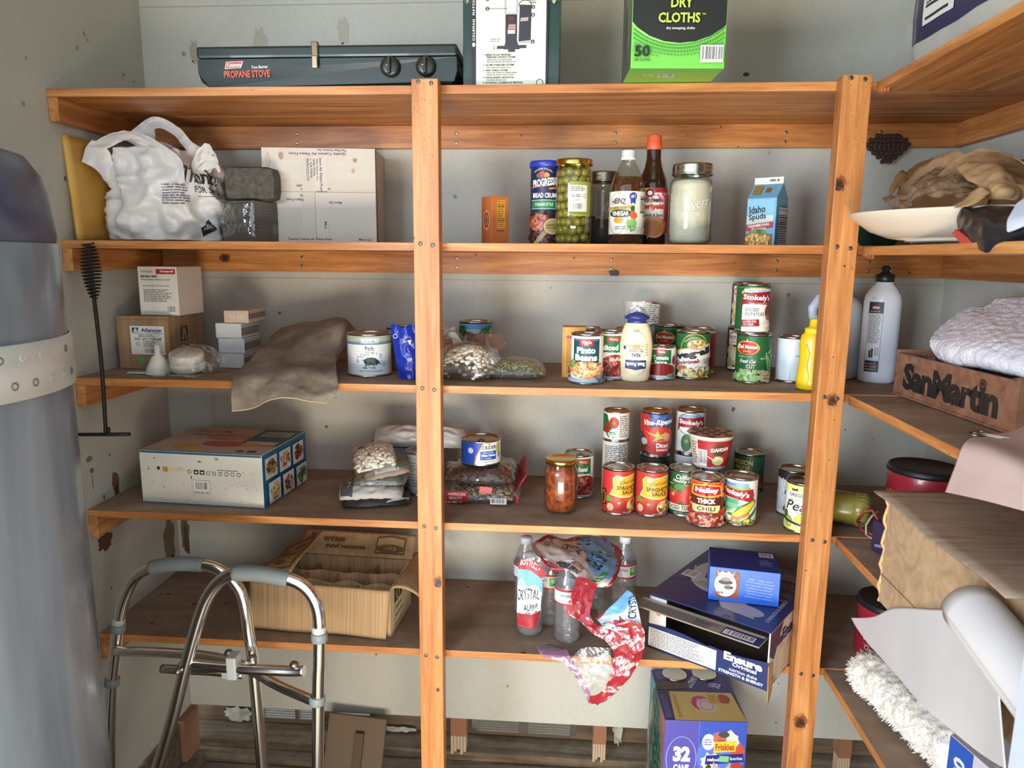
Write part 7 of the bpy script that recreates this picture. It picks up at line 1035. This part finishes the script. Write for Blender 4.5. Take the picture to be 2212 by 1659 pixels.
# paper roll with its loose sheet
PAPR = noisy('poster_paper', [(.3, 'cbc7c5'), (.6, 'd6d2cf')], (1, 1, 1), 3, 3, 0, .65, .1)
t = thing('paper_roll', 'large roll of white paper with its loose end spilling over the right shelves', 'paper', (0, 0, 0))
b = MB(); net_sheet(b, 'BP', PAPR, 40, 30, .0012, 8, 3); b.build('loose_sheet', t, solid=.0009)
p0 = Vector((.690, -.602, .943)); p1 = Vector((.676, -.825, .915)); dd = (p1-p0).normalized(); sd = dd.cross(Vector((0, 0, 1))).normalized(); uu = sd.cross(dd)
b = MB(); b.grid(56, 10, lambda u, v: p0+(p1-p0)*v+(sd*cos(2*pi*u*1.15)+uu*sin(2*pi*u*1.15))*(.038-.004*u), PAPR); b.build('roll', t, solid=.001)
# ================================================================ things in front
# cat food case under the shelf
FV = M('5a55a8', .4, coat=.3); FW, FD, FH = .208, .228, .368
fx0, fy0 = .4134, .1375
cans_ = [('p', [(12+i*0, 9), (13, 9)], 'ffffff') for i in range(0)]
t = carton('cat_food_case', 'tall purple case of cat food cans standing under the lowest shelf', 'box', (fx0, fy0, FL+.001), radians(2.5), FW, FD, FH, FV, {'F': [
    ('r', 8.8, 15, 20.8, 37, '3f58b8'), ('e', 14.5, 27, 6, 7, '5a7ad8'), ('r', 8.7, 15, 8.8, 37, '8a86c8'), ('o', 4.5, 26.0, 3.9, 6.4, .16, 'b0aee0'), ('t', '32', 4.6, 27.4, 4.4, 4.4, 'f0f0f4', {'b': .06}), ('t', 'CANS', 4.6, 23.4, 4, 2.2, 'f0f0f4', {'b': .05}),
    ('e', 11.2, 31, 1.6, 2.3, 'd8dcf0'), ('w', 10.2, 30, 12.2, 32, 3, '6a74b8'), ('bl', 12, 25.4, 2.4, 2.8, 3, 'e2d8c0'), ('bl', 17, 31.5, 2.2, 2.8, 4, 'e6d8c4'), ('bl', 18.6, 28, 1.9, 2.6, 5, 'c8503c'), ('bl', 14, 32, 1.6, 2, 6, 'd06a50'), ('bl', 18.6, 24, 2, 1.6, 7, 'b83a3c'), ('e', 15, 33.2, 1.4, .9, '4a4a50'), ('t', 'PURINA', 14.6, 31.6, 2.2, .6, '3a3a44'),
    ('p', [(12.6, 28.0), (12.6, 31.0), (18.2, 31.6), (18.2, 28.6)], 'e0c83c'), ('t', 'Friskies', 15.4, 29.7, 4.8, 2.0, 'b8482c', {'b': .04, 'rot': 3}), ('p', [(10.6, 24.6), (10.8, 27.2), (20.2, 28), (20.4, 25.6)], '2a2c74'), ('t', 'seafood', 12.6, 26.1, 3, 1, 'e6e6ee', {'b': .03}), ('r', 14.2, 25.5, 16.6, 27.2, '7fc08a'), ('t', 'favorites', 18.4, 26.6, 3.2, 1, 'e6e6ee', {'rot': 3}),
    ('bl', 14.9, 19.0, 2.9, 4.4, 8, 'c9b8a4'), ('p', [(12.4, 21.5), (12.7, 25.6), (14.2, 23.6)], 'b8a894'), ('p', [(17.3, 21.5), (17.0, 25.6), (15.6, 23.6)], 'b8a894'), ('e', 13.8, 20.6, .6, .7, '8a9a5c'), ('e', 16.0, 20.6, .6, .7, '8a9a5c'), ('e', 13.8, 20.6, .2, .5, '20201c'), ('e', 16.0, 20.6, .2, .5, '20201c'), ('e', 14.9, 18.9, .35, .3, 'b8706a'), ('e', 14.9, 17.6, .9, 1.0, '4a2c2c'), ('p', [(12.6, 22.4), (13.4, 22.8), (13.3, 22.5)], '5a4a3a'), ('w', 13.3, 21.8, 16.4, 23.0, 3, '8a7460'), ('p', [(10.8, 15), (12.2, 15), (12.2, 24.2), (11.5, 24.8), (10.8, 24)], '3a3434'), ('bl', 11.5, 23, .8, 1.4, 3, '544c48'), ('r', 0, 14.6, 20.8, 15.1, '3a3a80'),
    ('r', 0, 8, 6, 14.6, 'd07a6c'), ('r', 6, 8, 20.8, 14.6, '5fb8c4'), ('r', 1, 13, 4.8, 15.2, 'd8a860'), ('r', 6.6, 13, 9.8, 15, 'b8c88a'), ('r', 11.8, 13, 15, 15, 'b8c88a'), ('r', 16.6, 13, 19.8, 15, 'b8c88a')],
    'L': [('r', 0, 0, 22.8, 37, '3f8a8a'), ('p', [(14, 37), (22.8, 37), (22.8, 12), (19, 20)], 'b87f78'), ('d', 11, 24, 8, 10, 70, 1.1, ['4f9a8a', '6aa890', '2f6a6a', 'a8a878'])],
    'T': [('r', 0, 0, 20.8, 22.8, '34346e'), ('p', [(2.6, .2), (20.7, .2), (19.8, 12.4), (3.2, 12.6)], 'c8b26c'), ('r', 7.8, .2, 7.9, 12.4, 'a8924c'), ('e', 10.8, 7.6, 2.6, 3.2, 'a8446c'), ('e', 12.0, 6.6, 2.6, 3.0, 'c8bcb0'), ('o', 12, 6.6, 1.8, 2.1, .2, '8a6a70'), ('r', 13, 7.6, 18, 11.6, 'b8924a'), ('e', 17.0, 9.6, 1.8, 2, '9a4a34'), ('t', 'Friskies', 15.4, 9.6, 3.6, 1.2, 'd8b878', {'rot': 90}), ('t', 'Friskies', 10.0, 7.6, 3.6, 1.1, 'e0b0c0', {'rot': 90}), ('w', 3.8, 1.2, 4.8, 11, 12, 'a86a44'), ('w', .5, 1, 2.2, 11, 14, '8a8ab8'),
     ('t', 'EXCITEMENT!', 10.6, 17.6, 7, 1.8, 'b8b8d8', {'rot': 60, 'b': .04}), ('t', '32', 16.6, 15.6, 2.4, 2.2, 'b0b0d4', {'rot': 65, 'b': .05}), ('t', 'CANS', 15.0, 15.8, 2.2, 1, 'b0b0d4', {'rot': 65}), ('o', 16.2, 15.6, 2.8, 2.8, .1, '6a6aa8'), ('p', [(0, 13), (6, 13.6), (9, 14.2), (9.4, 16.4), (7, 17.6), (3, 17.2), (0, 16.6)], '4a4244'), ('e', 6, 20.6, 2.6, 1.5, '24242a'), ('e', 14.4, 21, 2.8, 1.5, '24242a'), ('w', 1, 18, 4, 22, 6, '8a8ab8')]})
for k, (cx, cy) in enumerate(((.062, .205), (.146, .212))):
    c_ = MB(); c_.lathe([(0, 0), (.034, 0), (.034, .0035), (.031, .004), (.0, .003)], STEEL, 30); o = c_.build('tin_lid', t, loc=(cx, cy-.0, FH+.0006))
b = MB(); b.grid(30, 40, lambda u, v: (.372+.035*u+.010*nz(u*4, v*6, 2)-.02*v*(1-u), .10+.20*u+.02*nz(u*5, v*8, 7), FL+.012+.42*(1-v)*(.92+.05*sin(u*5))), clear('carry_bag_film', 'f0ece6', .1, .1, .30, 'cfc6b8', 1, 22)); tag(b.build('clear_plastic_bag'), 'cloudy clear plastic bag draped against the left side of the cat food case', 'bag')
# ---------------------------------------------------------------- walker
t = thing('walking_frame', 'folded aluminium walking frame with grey foam grips in front of the shelves', 'walker', (0, 0, 0))
def sm(pts, n=8):
    P_ = [Vector(p) for p in pts]; out = []
    for i in range(len(P_)-1):
        for k in range(n): out.append(cr(P_[max(i-1, 0)], P_[i], P_[i+1], P_[min(i+2, len(P_)-1)], k/n))
    return out+[P_[-1]]
RT = .0124
# front frame A in the plane Y about -.26
A = [(-.86, -.27, FL+.02), (-.672, -.27, .385), (-.602, -.27, .60), (-.566, -.27, .705), (-.543, -.27, .752), (-.515, -.27, .782), (-.487, -.27, .794), (-.44, -.27, .793), (-.385, -.27, .786), (-.355, -.27, .772), (-.335, -.27, .745), (-.327, -.27, .705), (-.330, -.27, .62), (-.335, -.27, .54), (-.350, -.27, .20), (-.360, -.27, FL+.02)]
B = [(-.905, -.15, FL+.02), (-.872, -.15, .28), (-.853, -.15, .44), (-.832, -.15, .55), (-.822, -.15, .60), (-.805, -.15, .660), (-.775, -.15, .715), (-.735, -.15, .742), (-.690, -.15, .750), (-.62, -.15, .752), (-.580, -.15, .740), (-.550, -.15, .712), (-.535, -.15, .675), (-.528, -.15, .60), (-.522, -.15, .53), (-.515, -.15, .27), (-.51, -.15, FL+.02)]
b = MB(); b.tube(sm(A), RT, CHROME, 20); b.build('front_side_frame', t, sub=0)
b = MB(); b.tube(sm(B), RT, CHROME, 20); b.build('rear_side_frame', t)
GRIP = M('6f7677', .6, bump=.2, bs=60)
for g in ([(-.494, -.27, .7935), (-.45, -.27, .7945), (-.415, -.27, .7905), (-.384, -.27, .7855)], [(-.737, -.15, .7415), (-.70, -.15, .749), (-.66, -.15, .753), (-.618, -.15, .752)]):
    b = MB(); pp = sm(g, 6); n = len(pp); b.tube(pp, [.0155 if 0 < i < n-1 else .0140 for i in range(n)], GRIP, 22); b.build('hand_grip', t)
def ring(p, d, r=RT+.0035, h=.018, mt='7d8484', nm='collar'):
    d = Vector(d).normalized(); q = d.to_track_quat('Z', 'Y').to_matrix().to_4x4(); b = MB(); b.lathe([(RT-.001, -h/2), (r-.001, -h/2), (r, -h/2+.002), (r, h/2-.002), (r-.001, h/2), (RT-.001, h/2)], M(mt, .5), 26, Matrix.Translation(p)@q, cap=False); return b.build(nm, t)
ring((-.328, -.27, .668), (0, 0, 1)); ring((-.3375, -.27, .532), (.02, 0, 1)); ring((-.8225, -.15, .598), (.25, 0, 1)); ring((-.8475, -.15, .468), (.15, 0, 1))
ring((-.328, -.27, .684), (0, 0, 1), RT+.0015, .014, 'b8b8b4', 'push_button_sleeve'); ring((-.820, -.15, .614), (.25, 0, 1), RT+.0015, .014, 'b8b8b4', 'push_button_sleeve')
cbar = lambda pts, r, nm, mt=CHROME: (lambda b: (b.tube(sm(pts, 5), r, mt, 16), b.build(nm, t)))(MB())
cbar([(-.830, -.16, .548), (-.70, -.165, .553), (-.60, -.18, .558), (-.52, -.20, .553), (-.43, -.235, .535), (-.338, -.262, .520)], .0105, 'cross_brace')
cbar([(-.715, -.175, .521), (-.60, -.178, .523), (-.53, -.18, .520)], .0095, 'cross_brace', STEEL)
cbar([(-.600, -.268, .594), (-.50, -.268, .590), (-.40, -.262, .586), (-.365, -.262, .588)], .0105, 'cross_brace')
for p in ((-.565, -.172, .541), (-.507, -.262, .598)):
    b = MB(); b.box(p[0]-.010, p[0]+.010, p[1]-.018, p[1]+.012, p[2]-.028, p[2]+.020, M('a9acac', .35), bev=.003); b.build('folding_clip', t)
for p in ((-.563, -.175, .568), (-.470, -.262, .612), (-.665, -.176, .538), (-.385, -.262, .602), (-.615, -.283, .588)):
    b = MB(); b.lathe([(0, -.003), (.0085, -.003), (.0095, 0), (.006, .004), (0, .005)], STEELD, 16, Matrix.Translation(p)); b.build('button', t)
for p in ((-.86, -.27), (-.36, -.27), (-.905, -.15), (-.51, -.15)):
    b = MB(); b.lathe([(0, 0), (.019, 0), (.018, .012), (.0155, .03), (.015, .05), (0, .05)], M('5a5e5e', .7), 20, Matrix.Translation((p[0], p[1], FL+.001))); b.build('rubber_foot', t)
# ---------------------------------------------------------------- flue brush
t = thing('coil_brush', 'black spiral wire flue brush with long rod and T handle at the left', 'brush', (0, 0, 0))
BK = M('26241f', .5, .4)
b = MB(); b.tube(sm([(-.8905, -.034, 1.424), (-.889, -.034, 1.36), (-.887, -.034, 1.30), (-.884, -.034, 1.17), (-.887, -.034, 1.04), (-.889, -.034, 1.006)], 5), .0042, BK, 12); b.build('rod', t)
cp = []; N_ = 16*20
for i in range(N_+1):
    s_ = i/N_; zz = 1.426-.118*s_; r_ = .004+.0145*sin(pi*min(1, .12+s_*.84))**.8; a = 2*pi*16*s_; cp.append((-.8895+.003*s_+r_*cos(a), -.034+r_*sin(a), zz))
b = MB(); b.tube(cp, .0017, BK, 7); b.build('spring_coil', t)
b = MB(); b.tube([(-.953, -.034, 1.000), (-.89, -.034, 1.002), (-.832, -.034, 1.004)], .0042, BK, 12); b.tube([(-.882, -.034, 1.004), (-.880, -.036, 1.018)], .004, BK, 10); b.build('cross_handle', t)
# ---------------------------------------------------------------- tank at the left
t = thing('water_tank', 'tall grey wrapped cylinder tank with navy cap and perforated metal strap at left', 'tank', (-.722, -.735, FL), 0)
TK = noisy('wrapped_grey', [(.3, '5c6268'), (.5, '6a7077'), (.75, '7b8188')], (6, 6, .7), 2.2, 4, .6, .22, .35, .006)
R_ = .222; b = MB(); b.lathe([(0, .001), (R_*.98, .001), (R_, .01), (R_*1.012, .5), (R_*1.004, .9), (R_*1.0, 1.3), (R_*.995, 1.535), (R_*.9, 1.545), (0, 1.545)], TK, 96, cap=False)
for a in (-.35, -.05, .1): b.tube([((R_*1.0+.001+.006*k/8)*cos(a-.04*k/8), (R_*1.0+.001+.006*k/8)*sin(a-.04*k/8), .30+.06*k) for k in range(9)], .0016, TK, 6)
b.build('wrapped_body', t)
b = MB(); NVY = noisy('navy_cap', [(.3, '22243c'), (.5, '33364f'), (.75, '55555c')], (2, 2, 3), 3, 5, .8, .35, .2, .003)
b.lathe([(R_*.985, 1.537), (R_*.992, 1.545), (R_*.965, 1.600), (R_*.94, 1.622), (R_*.87, 1.645), (R_*.6, 1.662), (0, 1.668)], NVY, 96, cap=False); b.build('cap', t)
b = MB(); SW = .066
b.lathe([(R_+.001, 1.352), (R_+.0045, 1.352), (R_+.0045, 1.352+SW), (R_+.001, 1.352+SW)], ZINC, 96, cap=False)
for i in range(46):
    for j, zz in enumerate((1.370, 1.402)):
        a = 2*pi*(i+.5*j)/46; q = Matrix.Translation(((R_+.0046)*cos(a), (R_+.0046)*sin(a), zz))@Matrix.Rotation(a, 4, 'Z')@Matrix.Rotation(pi/2, 4, 'Y'); b.lathe([(.0052, 0), (.0042, .0008), (.003, -.0003), (0, -.0003)], ZINC if (i+j) % 3 else M('6f706c', .5, .6), 10, q, cap=False)
b.build('metal_strap', t)
